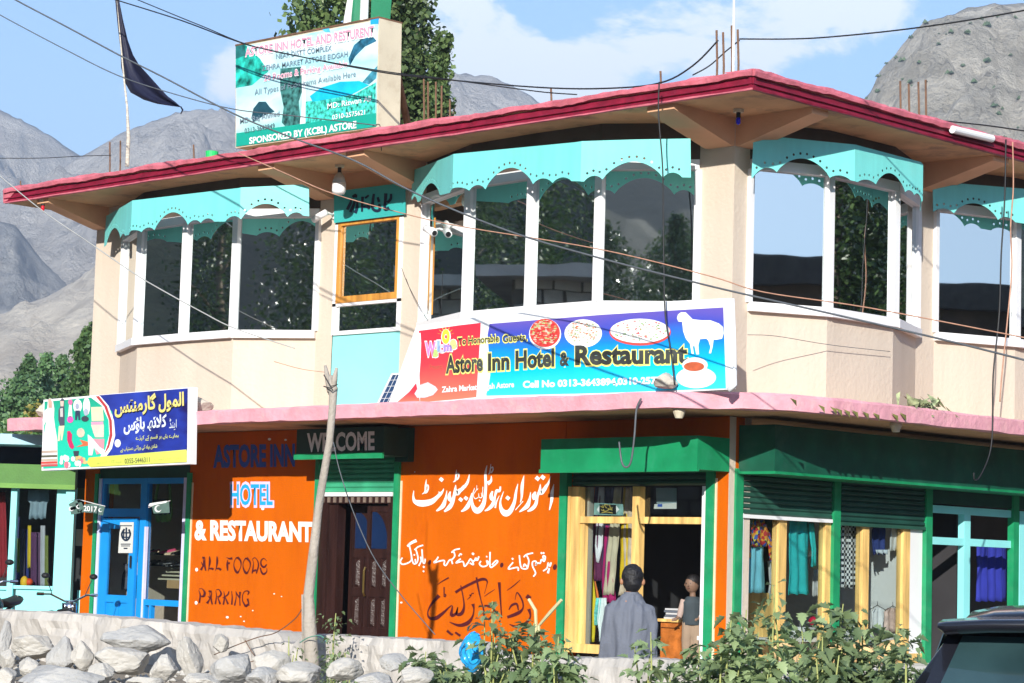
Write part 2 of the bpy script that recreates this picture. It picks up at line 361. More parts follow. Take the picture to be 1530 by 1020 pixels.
def shop_glass():
    m = bpy.data.materials.new('shop_window_glass'); m.use_nodes = True; t = m.node_tree; N = t.nodes; L = t.links
    g = N.new('ShaderNodeBsdfGlossy'); g.inputs['Roughness'].default_value = 0.02; tr = N.new('ShaderNodeBsdfTransparent'); tr.inputs[0].default_value = (0.86, 0.9, 0.9, 1)
    lw0 = N.new('ShaderNodeLayerWeight'); lw0.inputs[0].default_value = 0.5; lp_ = N.new('ShaderNodeMath'); lp_.operation = 'POWER'; lp_.inputs[1].default_value = 3.0; L.new(lw0.outputs['Facing'], lp_.inputs[0]); lw = N.new('ShaderNodeMath'); lw.operation = 'MULTIPLY_ADD'; lw.inputs[1].default_value = 0.5; lw.inputs[2].default_value = 0.05; L.new(lp_.outputs[0], lw.inputs[0]); mi = N.new('ShaderNodeMixShader')
    L.new(lw.outputs[0], mi.inputs[0]); L.new(tr.outputs[0], mi.inputs[1]); L.new(g.outputs[0], mi.inputs[2]); L.new(mi.outputs[0], N['Material Output'].inputs[0]); return m
GLASS = shop_glass()
# ================================================================== the hotel building
SLB, SLT, SOF, RT_ = 3.20, 3.34, 6.135, 6.325
XL = -10.48
hb = thing('hotel_building', 'two storey corner hotel with orange ground floor, cream upper floor and pink roof edge', 'building', (0, 0, 0))
def wpart(name, boxes, mat, **kw):
    mb = MB()
    for b in boxes: mb.box(*b)
    return part(name, mb, mat, hb, **kw)
# ground floor walls (outer face Y=0, X=0)
OP = [(-10.19, -8.35, 2.66), (-5.97, -4.69, 3.19), (-2.16, -0.22, 2.98)]
edges_ = [XL]+[v for o in OP for v in o[:2]]+[0]
for i in range(0, len(edges_), 2):
    wpart('orange_wall', [(edges_[i], edges_[i+1], 0, 0.24, 0, SLB)], ORANGE)
for x0, x1, zt in OP: 
    if zt < 3.1: wpart('wall', [(x0, x1, 0.01, 0.24, zt, SLB)], ORANGE if x0 > -3 else DKGREEN)
wpart('side_wall', [(XL-0.002, XL+0.22, 0.24, 11.9, 0, SLB)], CREAM)
wpart('corner_post', [(-0.22, 0.003, 0.24, 0.34, 0, SLB), (0.0005, 0.004, 0.004, 0.10, 0, SLB)], CREAM)
# cream and green painted edges beside the openings
def trims(xs, z0, z1, mat, w=0.06, y=-0.012):
    for x in xs: wpart('green_trim', [(x-w/2, x+w/2, y-0.02, 0.05, z0, z1)], mat)
trims([-10.20, -8.33], 0.3, 2.72, GREEN, 0.07); trims([-5.98, -4.66], 0.3, 3.0, GREEN, 0.08); trims([-2.15, -0.205], 0.5, 2.68, GREEN, 0.10)
CRM2 = M('cream_line', (0.75, 0.62, 0.42), 0.7, 0.1, 5, 0.1)
for x in (-8.28, -4.60, -0.145): wpart('cream_line', [(x-0.012, x+0.012, -0.012, 0.05, 0.4, 2.6)], CRM2)
# interior: rooms behind the openings
FLR = 0.80
wpart('floor', [(XL+0.25, -0.05, 0.26, 11.8, FLR-0.5, FLR-0.01)], CONC)
wpart('plinth', [(-2.6, 0.55, -0.75, -0.02, 0.0, FLR), (0.012, 0.55, -0.02, 9.0, 0.0, FLR)], PLINTH)
wpart('plinth', [(-10.3, -2.62, -0.5, -0.02, 0.0, 0.42)], CONC)
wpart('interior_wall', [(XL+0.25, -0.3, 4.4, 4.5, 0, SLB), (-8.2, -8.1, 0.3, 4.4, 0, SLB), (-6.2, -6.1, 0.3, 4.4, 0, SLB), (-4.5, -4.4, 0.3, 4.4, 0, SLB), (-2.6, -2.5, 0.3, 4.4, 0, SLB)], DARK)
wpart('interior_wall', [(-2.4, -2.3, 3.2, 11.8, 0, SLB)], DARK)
# ---- slab between the floors: rounded corner
def rounded(xl, ex, cr, yend, n=10):
    """outline of a ledge that overhangs by ex at the front and the right"""
    pts = [(xl, yend), (xl, -ex)]
    for k in range(n+1):
        a = -math.pi/2+math.pi/2*k/n; pts.append((ex-cr+cr*math.cos(a), -ex+cr+cr*math.sin(a)))
    pts.append((ex, yend)); return pts
sl = rounded(XL, 1.2, 1.5, 12)
mb = MB(); mb.prism(rounded(XL+0.01, 1.19, 1.49, 11.99), SLB+0.006, SLT-0.006)
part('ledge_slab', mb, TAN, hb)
def sweep(name, path, prof, mat, jit=0.0, step=0.18, parent=None, seed=0):
    """path in plan (outward = right of travel), prof = [(out, z)]"""
    P = []
    for i in range(len(path)-1):
        a = np.array(path[i]); b = np.array(path[i+1]); n = max(1, int(np.linalg.norm(b-a)/step))
        for k in range(n): P.append(a+(b-a)*k/n)
    P.append(np.array(path[-1])); rings = []
    for i, p in enumerate(P):
        a = P[max(i-1, 0)]; b = P[min(i+1, len(P)-1)]
        d1 = p-a; d2 = b-p; n1 = np.array((d1[1], -d1[0])); n2 = np.array((d2[1], -d2[0]))
        l1, l2 = np.linalg.norm(n1), np.linalg.norm(n2)
        n1 = n1/l1 if l1 > 0 else n2/l2; n2 = n2/l2 if l2 > 0 else n1
        nn = n1+n2; nn = nn/np.dot(nn, n1) if abs(np.dot(nn, n1)) > .1 else n1
        ring = []
        for j, (o, z) in enumerate(prof):
            q = noise.noise(Vector((p[0]*2.3, p[1]*2.3, seed+j*1.7)))*jit+noise.noise(Vector((p[0]*9, p[1]*9, seed+j*3.7)))*jit*0.6
            ring.append((p[0]+nn[0]*(o+q*0.6), p[1]+nn[1]*(o+q*0.6), z+q))
        rings.append(ring)
    mb = MB(); mb.loft(rings, cap=True); return part(name, mb, mat, parent)
sweep('ledge_edge', sl[:-1][1:]+[(1.2, 12)], [(-0.10, SLB-0.004), (0.012, SLB-0.002), (0.014, SLT-0.01), (-0.02, SLT+0.012), (-0.5, SLT+0.008)], PINK, 0.012, 0.12, hb)
# ---- upper floor walls
WT = 0.26
piers = [(XL, -9.84), (-6.16, -5.85), (-4.71, -4.36), (-0.46, 0)]
for x0, x1 in piers: wpart('wall_pier', [(x0, x1, 0, WT, SLT, SOF)], CREAM)
wpart('wall_pier', [(-WT, 0, WT, WT+0.03, SLT, SOF)], CREAM)
rpiers = [(3.13, 3.47), (6.35, 6.65), (9.55, 9.85)]
for y0, y1 in rpiers: wpart('wall_pier', [(-WT, 0, y0, y1, SLT, SOF)], CREAM)
wpart('side_wall', [(XL, XL+WT, WT, 11.9, SLT, SOF), (XL, 0, 11.6, 11.9, 0, SOF)], CREAM)
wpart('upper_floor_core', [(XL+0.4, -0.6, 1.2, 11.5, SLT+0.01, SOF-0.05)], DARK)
WZ, HZ = 4.34, 5.66      # sill, head
def hx(px, y): return hit(plane_y(y), px, 470).x
def bay(plan, parent, tag_, head=HZ, sill=WZ):
    """a faceted bay: wall below the sill, beam above, white frame with a pane in each facet"""
    n = len(plan); inner = [(x-0.0, y) for x, y in plan]
    mb = MB(); mb.prism(plan+[(plan[-1][0]-(0.2 if tag_ == 'R' else 0), plan[-1][1]+(0.2 if tag_ == 'F' else 0)), (plan[0][0]-(0.2 if tag_ == 'R' else 0), plan[0][1]+(0.2 if tag_ == 'F' else 0))], SLT, sill-0.09)
    part('bay_wall', mb, CREAM, parent)
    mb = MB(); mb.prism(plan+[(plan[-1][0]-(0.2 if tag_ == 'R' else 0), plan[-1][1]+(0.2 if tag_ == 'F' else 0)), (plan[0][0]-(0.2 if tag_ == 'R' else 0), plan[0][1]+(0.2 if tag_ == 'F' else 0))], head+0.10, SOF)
    part('bay_beam', mb, SHADEP, parent)
    fr = MB()
    for i in range(n-1):
        a = Vector((*plan[i], 0)); b = Vector((*plan[i+1], 0)); d = (b-a).normalized(); nn = Vector((d.y, -d.x, 0))
        fr.bar(a+Vector((0,0,sill-0.045))+nn*0.02, b+Vector((0,0,sill-0.045))+nn*0.02, 0.10, 0.09)
        fr.bar(a+Vector((0,0,head+0.05))+nn*0.01, b+Vector((0,0,head+0.05))+nn*0.01, 0.08, 0.10)
    for i in range(n):
        w = 0.095 if 0 < i < n-1 else 0.06
        x, y = plan[i]; k = Vector((0, -1, 0)) if tag_ == 'F' else Vector((1, 0, 0))
        fr.bar(Vector((x, y, sill-0.002))+k*0.012, Vector((x, y, head+0.002))+k*0.012, w, 0.06 if i in (0, n-1) else 0.055, up=k)
    f = part('window', fr, WHITE, parent)
    for i in range(n-1):
        a = Vector((*plan[i], 0)); b = Vector((*plan[i+1], 0)); d = (b-a).normalized(); nn = Vector((d.y, -d.x, 0))
        pm = MB(); pm.bar(a+d*0.03-nn*0.01+Vector((0,0,(sill+head)/2)), b-d*0.03-nn*0.01+Vector((0,0,(sill+head)/2)), 0.012, head-sill, up=(0,0,1))
        o = part('pane', pm, MIRROR, f)
    return f
BL_ = [(-9.86, 0), (hx(207, -.50), -.50), (hx(275, -.54), -.54), (hx(350, -.52), -.52), (-6.13, 0)]
BM_ = [(-4.36, 0), (hx(697, -.50), -.50), (hx(791, -.56), -.56), (hx(893, -.55), -.55), (-0.44, 0)]
BR_ = [(0, 0.24), (0.37, 1.05), (0.38, 2.17), (0.0, 3.13)]
BR2 = [(0, 3.47), (0.37, 4.50), (0.38, 5.55), (0.0, 6.35)]
BR3 = [(0, 6.65), (0.37, 7.50), (0.38, 8.75), (0.0, 9.55)]
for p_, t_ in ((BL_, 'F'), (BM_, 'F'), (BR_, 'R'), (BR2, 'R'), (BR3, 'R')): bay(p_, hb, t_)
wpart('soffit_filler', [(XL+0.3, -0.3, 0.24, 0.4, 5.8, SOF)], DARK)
# small window bay between the two front bays
x0, x1 = -5.85, -4.71
wpart('turquoise_panel', [(x0, x1, 0.012, 0.1, SLT, 4.27)], TURQP)
wpart('window_sill_panel', [(x0, x1, 0.09, 0.2, 4.27, 5.6)], DARK)
fr = MB(); fr.box(x0, x1, -0.015, 0.08, 4.27, 4.315); fr.box(x0, x0+0.06, -0.012, 0.08, 4.31, 5.56); fr.box(x1-0.06, x1, -0.012, 0.08, 4.31, 5.56); fr.box(x0, x1, -0.012, 0.08, 4.60, 4.635)
w_ = part('window', fr, WHITE, hb)
mb = MB(); mb.box(x0+0.06, x0+0.11, -0.02, 0.05, 4.635, 5.57); mb.box(x1-0.095, x1-0.06, -0.02, 0.05, 4.635, 5.57); mb.box(x0+0.11, x1-0.095, -0.018, 0.05, 5.53, 5.57); mb.box(x0+0.11, x1-0.095, -0.02, 0.05, 4.635, 4.71)
part('wooden_frame', mb, HWOOD, w_)
part('pane', MB().box(x0+0.12, x1-0.12, 0.02, 0.03, 4.70, 5.54), MIRROR, w_); part('pane', MB().box(x0+0.06, x1-0.06, 0.02, 0.03, 4.31, 4.61), MIRROR, w_)
wpart('wall', [(x0, x1, 0.005, 0.2, 5.575, SOF)], SALMON)
# ---- brackets under the roof
RE = 1.0
def bracket(kind, a0, a1, tip, zb=5.86, zt=6.08):
    mb = MB(); out = []
    for a in (a0, a1):
        prof = [(0.0, SOF), (0.0, zb), (0.06, zb), (tip, zt), (tip, SOF)]
        out.append([(a, -o, z) if kind == 'F' else (o, a, z) for o, z in prof])
    mb.loft(out); return part('roof_bracket', mb, SALMON, hb)
for a0, a1 in ((XL, XL+0.24), (-6.16, -5.88), (-4.68, -4.38), (-0.34, -0.004)): bracket('F', a0, a1, 0.93)
for a0, a1 in ((0.004, 0.26), (3.15, 3.45), (6.35, 6.65)): bracket('R', a0, a1, 0.93)
mb = MB(); mb.loft([[(XL-o, a, z) for o, z in [(0, SOF), (0, 5.9), (0.04, 5.9), (0.28, 6.0), (0.28, SOF)]] for a in (0.26, 0.0)]); part('roof_bracket', mb, SALMON, hb)
# ---- roof
XR0 = -11.11
mb = MB(); mb.prism([(XR0+0.02, 11.98), (XR0+0.02, -RE+0.02), (RE-0.02, -RE+0.02), (RE-0.02, 11.98)], SOF, RT_-0.03)
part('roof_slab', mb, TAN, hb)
pf = [(XR0, -RE), (RE, -RE)]; pr = [(RE, -RE), (RE, 12)]
for nm, path in (('F', pf), ('R', pr)):
    side = nm == 'R'
    sweep('roof_edge', path, [(-0.06, 6.262), (0.026, 6.261), (0.034, 6.30), (0.012, RT_), (-0.35, RT_+0.01)], PINKR, 0.018, 0.08, hb, 1)
    sweep('fascia', path, [(-0.05, 6.145), (-0.005, 6.147), (-0.012, 6.18), (0.012, 6.187), (0.012, 6.20), (-0.015, 6.205), (-0.018, 6.259), (-0.05, 6.265)], RED, 0.003, 0.3, hb, 2)
    sweep('fascia_lip', path, [(-0.03, SOF-0.006), (0.012, SOF-0.004), (0.014, SOF+0.011), (-0.03, SOF+0.013)], PINKR if not side else RED, 0.006, 0.08, hb, 3)
sweep('roof_edge', [(XR0, 12), (XR0, -RE)], [(-0.06, 6.155), (0.03, 6.155), (0.045, 6.30), (0.02, RT_), (-0.35, RT_+0.01)], PINKR, 0.012, 0.2, hb, 5)
# ---- awnings of pierced turquoise sheet
def awning(plan, top, bottom, holes=True):
    """plan: vertical surface; top: pixel line; bottom: list of ('arc', (x0,y0),(xp,yp),(x1,y1)) or ('pt', x, y)"""
    cum = [0]
    for i in range(len(plan)-1): cum.append(cum[-1]+math.hypot(plan[i+1][0]-plan[i][0], plan[i+1][1]-plan[i][1]))
    def uz(px, py):
        p = hit(plan, px, py); best = None
        for i in range(len(plan)-1):
            ax, ay = plan[i]; bx, by = plan[i+1]; L = cum[i+1]-cum[i]; s = ((p.x-ax)*(bx-ax)+(p.y-ay)*(by-ay))/L
            q = (ax+(bx-ax)*s/L, ay+(by-ay)*s/L); e = math.hypot(p.x-q[0], p.y-q[1])+max(0, -s, s-L)*0.5
            if best is None or e < best[0]: best = (e, cum[i]+s, p.z)
        return best[1], best[2]
    outl = [uz(*p) for p in top][::-1]; hs = []
    bot = []
    for b in bottom:
        if b[0] == 'pt': bot.append(uz(b[1], b[2])); continue
        a, pk, c = [uz(*q) for q in b[1:]]; n = 16 if c[0]-a[0] > 0.4 else 9
        for k in range(n+1):
            t = k/n; u = a[0]+(c[0]-a[0])*t; base = a[1]+(c[1]-a[1])*t; mid = (a[1]+c[1])/2
            z = base+(pk[1]-mid)*math.sin(math.pi*t)**0.75
            if bot and abs(u-bot[-1][0]) < 1e-3: continue
            bot.append((u, z))
        nh = max(3, int((c[0]-a[0])/0.068))
        for k in range(nh):
            t = (k+0.5)/nh; u = a[0]+(c[0]-a[0])*t; z = a[1]+(c[1]-a[1])*t+(pk[1]-(a[1]+c[1])/2)*math.sin(math.pi*t)**0.75
            hs.append((u, z+0.05))
    outl += bot
    # clip to monotone u
    c = bpy.data.curves.new('awning', 'CURVE'); c.dimensions = '2D'; c.fill_mode = 'BOTH'
    def addsp(pts):
        s = c.splines.new('POLY'); s.points.add(len(pts)-1); s.use_cyclic_u = True
        for i, (u, z) in enumerate(pts): s.points[i].co = (u, z, 0, 1)
    addsp(outl)
    if holes:
        for u, z in hs:
            r = 0.0135; addsp([(u+r*math.cos(2*math.pi*k/8), z+r*math.sin(2*math.pi*k/8)) for k in range(8)])
    o = bpy.data.objects.new('awning', c); COL.objects.link(o); bpy.context.view_layer.update()
    me = bpy.data.meshes.new_from_object(o.evaluated_get(bpy.context.evaluated_depsgraph_get()))
    bpy.data.objects.remove(o); bpy.data.curves.remove(c)
    bm = bmesh.new(); bm.from_mesh(me)
    bmesh.ops.remove_doubles(bm, verts=bm.verts, dist=1e-5)
    for f in cum[1:-1]: bmesh.ops.bisect_plane(bm, geom=bm.verts[:]+bm.edges[:]+bm.faces[:], plane_co=(f, 0, 0), plane_no=(1, 0, 0))
    for v in bm.verts:
        u, z = v.co.x, v.co.y
        i = max(0, min(len(plan)-2, int(np.searchsorted(cum, u-1e-5))-1))
        s = (u-cum[i])/(cum[i+1]-cum[i]); v.co = (plan[i][0]+(plan[i+1][0]-plan[i][0])*s, plan[i][1]+(plan[i+1][1]-plan[i][1])*s, z)
    bm.normal_update(); bmesh.ops.solidify(bm, geom=bm.faces[:], thickness=0.004)
    bm.to_mesh(me); bm.free()
    return adopt(me, 'awning', TURQ, hb)
def offs(plan, kind, d=0.27, ext=0.05):
    out = []
    n = len(plan)
    for i, (x, y) in enumerate(plan):
        a = plan[max(i-1, 0)]; b = plan[min(i+1, n-1)]; dx, dy = b[0]-a[0], b[1]-a[1]; L = math.hypot(dx, dy)
        out.append((x+dy/L*d, y-dx/L*d))
    return out
def Z5(x, y): return (x/3.6425, 260+y/3.6425)
def Z6(x, y): return (360+x/3.189, 200+y/3.189)
def Z7(x, y): return (620+x/3.187, 180+y/3.187)
def Z8(x, y): return (1060+x/2.834, 180+y/2.834)
def A(z, a, p, b): return ('arc', z(*a), z(*p), z(*b))
def PT(z, x, y): return ('pt', *z(x, y))
awL = [(hx(158, -.35), -.35), (hx(190, -.97), -.97), (hx(352, -.97), -.97), (hx(462, -.45), -.45)]
awning(awL, [Z5(578, 228), Z5(685, 165), Z5(1300, 75), Z6(290, 240), Z6(324, 255)],
       [PT(Z5, 566, 396), A(Z5, (578, 385), (618, 295), (655, 347)), A(Z5, (655, 347), (663, 328), (680, 335)), A(Z5, (700, 330), (735, 303), (770, 315)), A(Z5, (770, 315), (805, 290), (840, 305)), A(Z5, (840, 305), (940, 207), (1022, 275)),
        A(Z5, (1022, 275), (1055, 250), (1092, 265)), A(Z5, (1092, 265), (1130, 240), (1165, 258)), PT(Z5, 1225, 258), A(Z5, (1225, 258), (1270, 228), (1312, 245)), ('arc', Z5(1312, 245), Z6(115, 332), Z6(222, 395)), A(Z6, (222, 395), (260, 373), (295, 388)), PT(Z6, 325, 392)])
awM = [(-4.60, -0.05), (hx(670, -.97), -.97), (hx(862, -.97), -.97), (hx(1033, -.45), -.45)]
awning(awM, [Z7(-14, 240), Z7(-5, 235), Z7(160, 170), Z7(760, 103), Z7(1030, 90), Z7(1312, 85)],
       [PT(Z7, -16, 378), A(Z7, (-10, 370), (0, 362), (12, 388)), PT(Z7, 20, 385), A(Z7, (25, 380), (70, 300), (118, 355)), PT(Z7, 160, 345), A(Z7, (165, 345), (215, 316), (258, 333)), A(Z7, (258, 333), (297, 306), (335, 327)), A(Z7, (335, 327), (448, 225), (562, 302)),
        A(Z7, (562, 302), (608, 275), (655, 297)), A(Z7, (655, 297), (700, 270), (745, 288)), PT(Z7, 800, 290), A(Z7, (805, 290), (850, 262), (893, 280)), A(Z7, (893, 280), (1035, 195), (1180, 272)), A(Z7, (1180, 272), (1226, 247), (1272, 270)), PT(Z7, 1314, 271)])
awR = [(0.27, 0.16), (0.68, 1.05), (0.69, 2.22), (0.0, 3.02)]
awning(awR, [Z8(186, 92), Z8(280, 68), Z8(620, 102), Z8(895, 175), Z8(945, 228)],
       [PT(Z8, 178, 245), A(Z8, (182, 243), (235, 200), (285, 218)), A(Z8, (285, 218), (395, 160), (510, 242)), A(Z8, (510, 242), (555, 232), (597, 252)), PT(Z8, 625, 260), A(Z8, (628, 260), (668, 250), (705, 270)), A(Z8, (705, 270), (765, 222), (830, 302)), A(Z8, (830, 302), (850, 295), (868, 315)), A(Z8, (868, 315), (880, 308), (896, 328)), A(Z8, (900, 345), (908, 328), (922, 330)), PT(Z8, 950, 380)])
awR2 = [(0.27, 3.40), (0.68, 4.45), (0.69, 5.6), (0.0, 6.3)]
awning(awR2, [Z8(946, 292), Z8(1060, 266), Z8(1332, 288), Z8(1500, 318), Z8(1690, 360)],
       [PT(Z8, 948, 385), A(Z8, (950, 385), (990, 372), (1035, 392)), A(Z8, (1035, 392), (1125, 350), (1222, 420)), A(Z8, (1222, 420), (1258, 408), (1295, 430)), PT(Z8, 1335, 436), A(Z8, (1340, 437), (1375, 425), (1410, 445)), A(Z8, (1410, 445), (1480, 410), (1560, 480)), A(Z8, (1560, 480), (1600, 470), (1640, 500)), PT(Z8, 1690, 505)])
# ---- shutter boxes, shutters, trims over the shops
def shutter(name, surf_kind, a0, a1, z0, z1, off, mat=SHUT):
    mb = MB(); h = 0.055; z = z0; k = 0; S = []
    while z < z1:
        S += [(0.0, z), (0.018, z+h*0.3), (0.018, z+h*0.7), (0.0, z+h)]; z += h
    prof = [(off+o, zz) for o, zz in S]+[(off-0.03, z), (off-0.03, z0)]
    r = [[(a, -o, zz) if surf_kind == 'F' else (o, a, zz) for o, zz in prof] for a in (a0, a1)]
    mb.loft(r); return part(name, mb, mat, hb)
yb = -0.50
def zF(px, py, y): return hit(plane_y(y), px, py).z
def xF(px, py, y): return hit(plane_y(y), px, py).x
gbx0, gbx1, gbz0, gbz1 = xF(808, 680, yb), xF(1042, 680, yb), zF(850, 703, yb), zF(850, 655, yb)
mb = MB(); mb.box(gbx0, gbx1, yb, -0.015, gbz0, gbz1); part('shutter_box', mb, GREENB, hb)
part('lip', MB().box(gbx0-0.01, gbx1+0.01, yb-0.012, yb+0.02, gbz0-0.02, gbz0+0.015), GREENB, hb)
shutter('roller_shutter', 'F', -2.08, -0.26, 2.535, 2.80, -0.05)
wx0, wx1 = xF(443, 660, -0.46), xF(573, 660, -0.46); wz0, wz1 = zF(450, 682, -0.46), zF(450, 641, -0.46)
part('shutter_box', MB().box(wx0, wx1, -0.46, -0.02, wz0, wz1), DKGREEN, hb)
part('lip', MB().box(wx0-0.01, wx1+0.01, -0.485, -0.455, wz0-0.035, wz0+0.03), GREEN, hb)
part('shutter_box', MB().box(wx1+0.004, -4.62, -0.10, 0.0, wz0-0.05, SLB-0.02), DKGREEN, hb)
SHUTG = M('shutter_green', (0.05, 0.36, 0.20), 0.4, 0.25, 3, 0.05)
shutter('roller_shutter', 'F', -5.93, -4.72, 2.47, 3.16, -0.04, SHUTG)
part('shutter_rail', MB().box(-5.93, -4.72, -0.03, 0.04, 2.43, 2.475), WHITE, hb)
# right side header box and shutters
part('shutter_box', MB().box(0.02, 0.46, 0.13, 10.5, hit(plane_x(0.46), 1150, 704).z, 3.12), M('bottle_green_sheet', (0.007, 0.085, 0.05), 0.45, 0.3, 3, 0.08, 12, dirt=0.4, dirtcol=(0.05, 0.12, 0.09)), hb)
part('lip', MB().box(0.02, 0.475, 0.12, 10.5, hit(plane_x(0.46), 1150, 704).z-0.02, hit(plane_x(0.46), 1150, 704).z+0.006), GREENB, hb)
for a0, a1, zb in ((0.20, 1.66, 2.26), (1.82, 3.32, 2.24)): 
    shutter('roller_shutter', 'R', a0, a1, zb, 2.68, 0.0, DKGREEN if a0 > 1 else SHUT); part('shutter_rail', MB().box(-0.02, 0.03, a0, a1, zb-0.035, zb), WHITE if a0 < 1 else SHUT, hb)
part('header', MB().box(-0.1, 0.0, 3.45, 10.0, 2.50, 2.68), DKGREEN, hb)
for y in (0.145, 1.74, 3.39, 5.10, 6.9): part('green_post', MB().box(-0.05, 0.03, y-0.055, y+0.055, FLR, 2.7), GREEN, hb)
part('white_post', MB().box(-0.04, 0.012, 0.20, 0.235, FLR, 2.3), WHITE, hb)
part('white_post', MB().box(-0.24, -0.16, 0.05, 0.12, FLR, 2.53), WHITE, hb)
# ================================================================== doors, shop fronts, lettering
def lettering_paint(name, rgb, r=0.55): return M(name, rgb, r, 0.05, 6, 0)
SKYB = lettering_paint('blue_lettering', (0.015, 0.38, 0.88)); LILL = lettering_paint('lilac_outline', (0.72, 0.60, 0.85)); NAVY = lettering_paint('navy_and_shaded_blue', (0.03, 0.10, 0.45))
MAROON = lettering_paint('maroon_lettering', (0.085, 0.008, 0.012)); CWHITE = lettering_paint('chalk_white', (0.80, 0.86, 0.80))
wall_by_x = {round(o.data.vertices[0].co.x, 2): o for o in hb.children if o.name.startswith('orange_wall')}
WL = min((o for o in wall_by_x.values()), key=lambda o: abs(o.data.vertices[0].co.x+8.35)); WR = min((o for o in wall_by_x.values()), key=lambda o: abs(o.data.vertices[0].co.x+4.69))
def wtext(*a, par=WL, **k): return text(*a[:6], FRONT, a[6] if len(a) > 6 else 0.004, a[7], par, **k)
text('ASTORE INN', 319, 697, 441, 695, 32, FRONT, 0.004, NAVY, WL, bold=0.045)  # same blue as HOTEL, with the ledge shade painted into the letters
text('HOTEL', 344, 755, 410, 755, 34, FRONT, 0.003, LILL, WL, bold=0.075)
text('HOTEL', 345, 753.5, 408, 753.5, 31, FRONT, 0.007, SKYB, WL, bold=0.02)
text('& RESTAURANT', 291, 805, 467, 808, 28, FRONT, 0.004, CWHITE, WL, bold=0.05)
def slabfont(lst, org, sc, par, mat): strokes('lettering', lst, FRONT, 0.004, mat, par, org=org, sc=sc)
# brush lettering ALL FOODS / PARKING, from the enlarged photo (x10.93)
S3 = 10.93
LET = [
 [(245,30,30),(290,35,35)], [(262,45,14),(262,150,16),(225,235,40)], [(292,45,14),(285,140,30),(305,245,22)], [(232,100,10),(262,160,22),(300,190,10)],
 [(368,10,14),(372,90,34),(360,180,18),(345,250,6)], [(350,215,10),(400,210,34),(430,225,34)], [(488,10,14),(492,90,34),(480,180,18),(458,250,6)], [(470,215,10),(520,210,34),(555,235,34)],
 [(645,28,8),(690,48,24),(740,42,40)], [(655,120,20),(700,122,34)], [(660,70,8),(655,150,34),(662,245,18)],
 [(820,25,40),(870,80,30),(880,160,14),(850,240,14),(818,275,40),(778,220,28),(762,140,12),(785,60,12),(820,25,22)],
 [(970,35,42),(1025,100,26),(1030,170,14),(1000,250,14),(965,285,40),(925,225,26),(912,150,12),(930,80,12),(965,35,22)],
 [(1068,60,10),(1085,120,10),(1075,210,20),(1062,290,18)], [(1068,55,10),(1110,32,12),(1155,90,18),(1165,170,22),(1130,290,18)], [(1070,250,30),(1130,235,34)],
 [(1305,90,8),(1250,45,16),(1205,90,22),(1215,160,30),(1260,185,34),(1300,140,16)], [(1195,195,20),(1215,265,28),(1250,300,34),(1300,260,16),(1300,200,8)],
 [(190,565,10),(215,640,22),(200,770,26)], [(195,545,8),(245,540,12),(288,600,36),(270,660,36),(220,660,14)],
 [(350,575,28),(400,590,36)], [(370,600,12),(368,700,14),(325,780,44)], [(402,600,12),(390,700,26),(412,795,24)], [(340,660,8),(375,690,20),(410,710,8)],
 [(470,570,8),(480,660,14),(462,790,26)], [(470,560,10),(520,555,18),(555,620,30),(520,670,28),(490,665,10)], [(500,680,14),(540,790,34)],
 [(600,580,8),(610,680,20),(592,800,28)], [(685,580,16),(660,640,22),(580,690,10)], [(620,670,12),(670,790,34)],
 [(725,575,10),(735,680,20),(728,800,28)], [(795,580,10),(800,680,12),(775,815,26)], [(795,585,10),(830,650,24),(865,690,30)], [(865,590,34),(860,700,16),(865,815,18)],
 [(990,640,10),(1010,590,26),(960,575,14),(915,620,12),(905,720,16),(940,800,30),(965,820,40),(1000,790,30)], [(985,700,30),(1000,760,26),(1012,820,8)]]
slabfont(LET, (280, 830), S3, WL, MAROON)
for c in ((155, 228), (147, 770)): shape('lettering', [(280+x/S3, 830+y/S3) for x, y in ellp(c[0], c[1], 24, 30, 10)], FRONT, 0.004, CWHITE, WL)
# chipped paint on the orange wall
for px, py, r in ((340, 922, 1.8), (360, 921, 1), (365, 928, 1), (378, 912, .9), (393, 760, 2.0), (410, 887, 1), (421, 891, .8), (403, 656, 2), (427, 657, 1.6), (620, 705, .8), (600, 900, 1.4)):
    shape('paint_chip', ellp(px, py, r*1.3, r, 7), FRONT, 0.004, CWHITE, WL if px < 470 else WR)
# Urdu brush lettering on the wide orange wall
UA = [[(98,485,12),(90,580,30),(110,660,60),(180,695,100),(280,700,108),(400,670,92),(490,600,62),(545,545,58),(585,500,30),(605,450,12)], [(520,500,10),(560,560,46)],
 [(312,295,8),(300,400,30),(290,500,25),(240,545,8)], [(295,430,15),(335,390,24),(345,450,26),(315,510,34),(280,525,20)], [(567,298,88)],
 [(658,485,10),(640,600,35),(600,730,72),(540,790,52),(480,830,22)], [(720,500,20),(700,560,48),(705,620,72),(740,655,60)], [(810,390,12),(800,480,46),(780,580,50),(755,680,60),(700,770,72),(615,840,28)],
 [(800,440,30),(825,530,84),(880,480,66),(905,450,20)], [(870,500,60),(930,445,60),(960,400,44)], [(950,430,50),(1010,340,44),(1040,210,10)],
 [(822,130,8),(815,230,30),(805,310,30),(765,340,8)], [(820,215,15),(855,195,25),(860,250,24),(830,300,34)], [(895,638,84)], [(985,615,84)],
 [(1080,525,10),(1050,650,42),(1010,750,72),(950,810,48),(900,838,18)],
 [(1338,60,10),(1313,200,40),(1318,400,44),(1308,550,50),(1283,700,70),(1223,800,92),(1160,822,100),(1100,750,62),(1082,600,26),(1130,440,10)],
 [(1270,420,12),(1262,590,12)], [(1243,520,8),(1252,600,14),(1205,595,14),(1200,530,8)], [(1195,600,12),(1140,622,14),(1112,560,10),(1165,470,12)], [(1165,395,8),(1165,470,10),(1185,450,12)], [(1215,655,34)]]
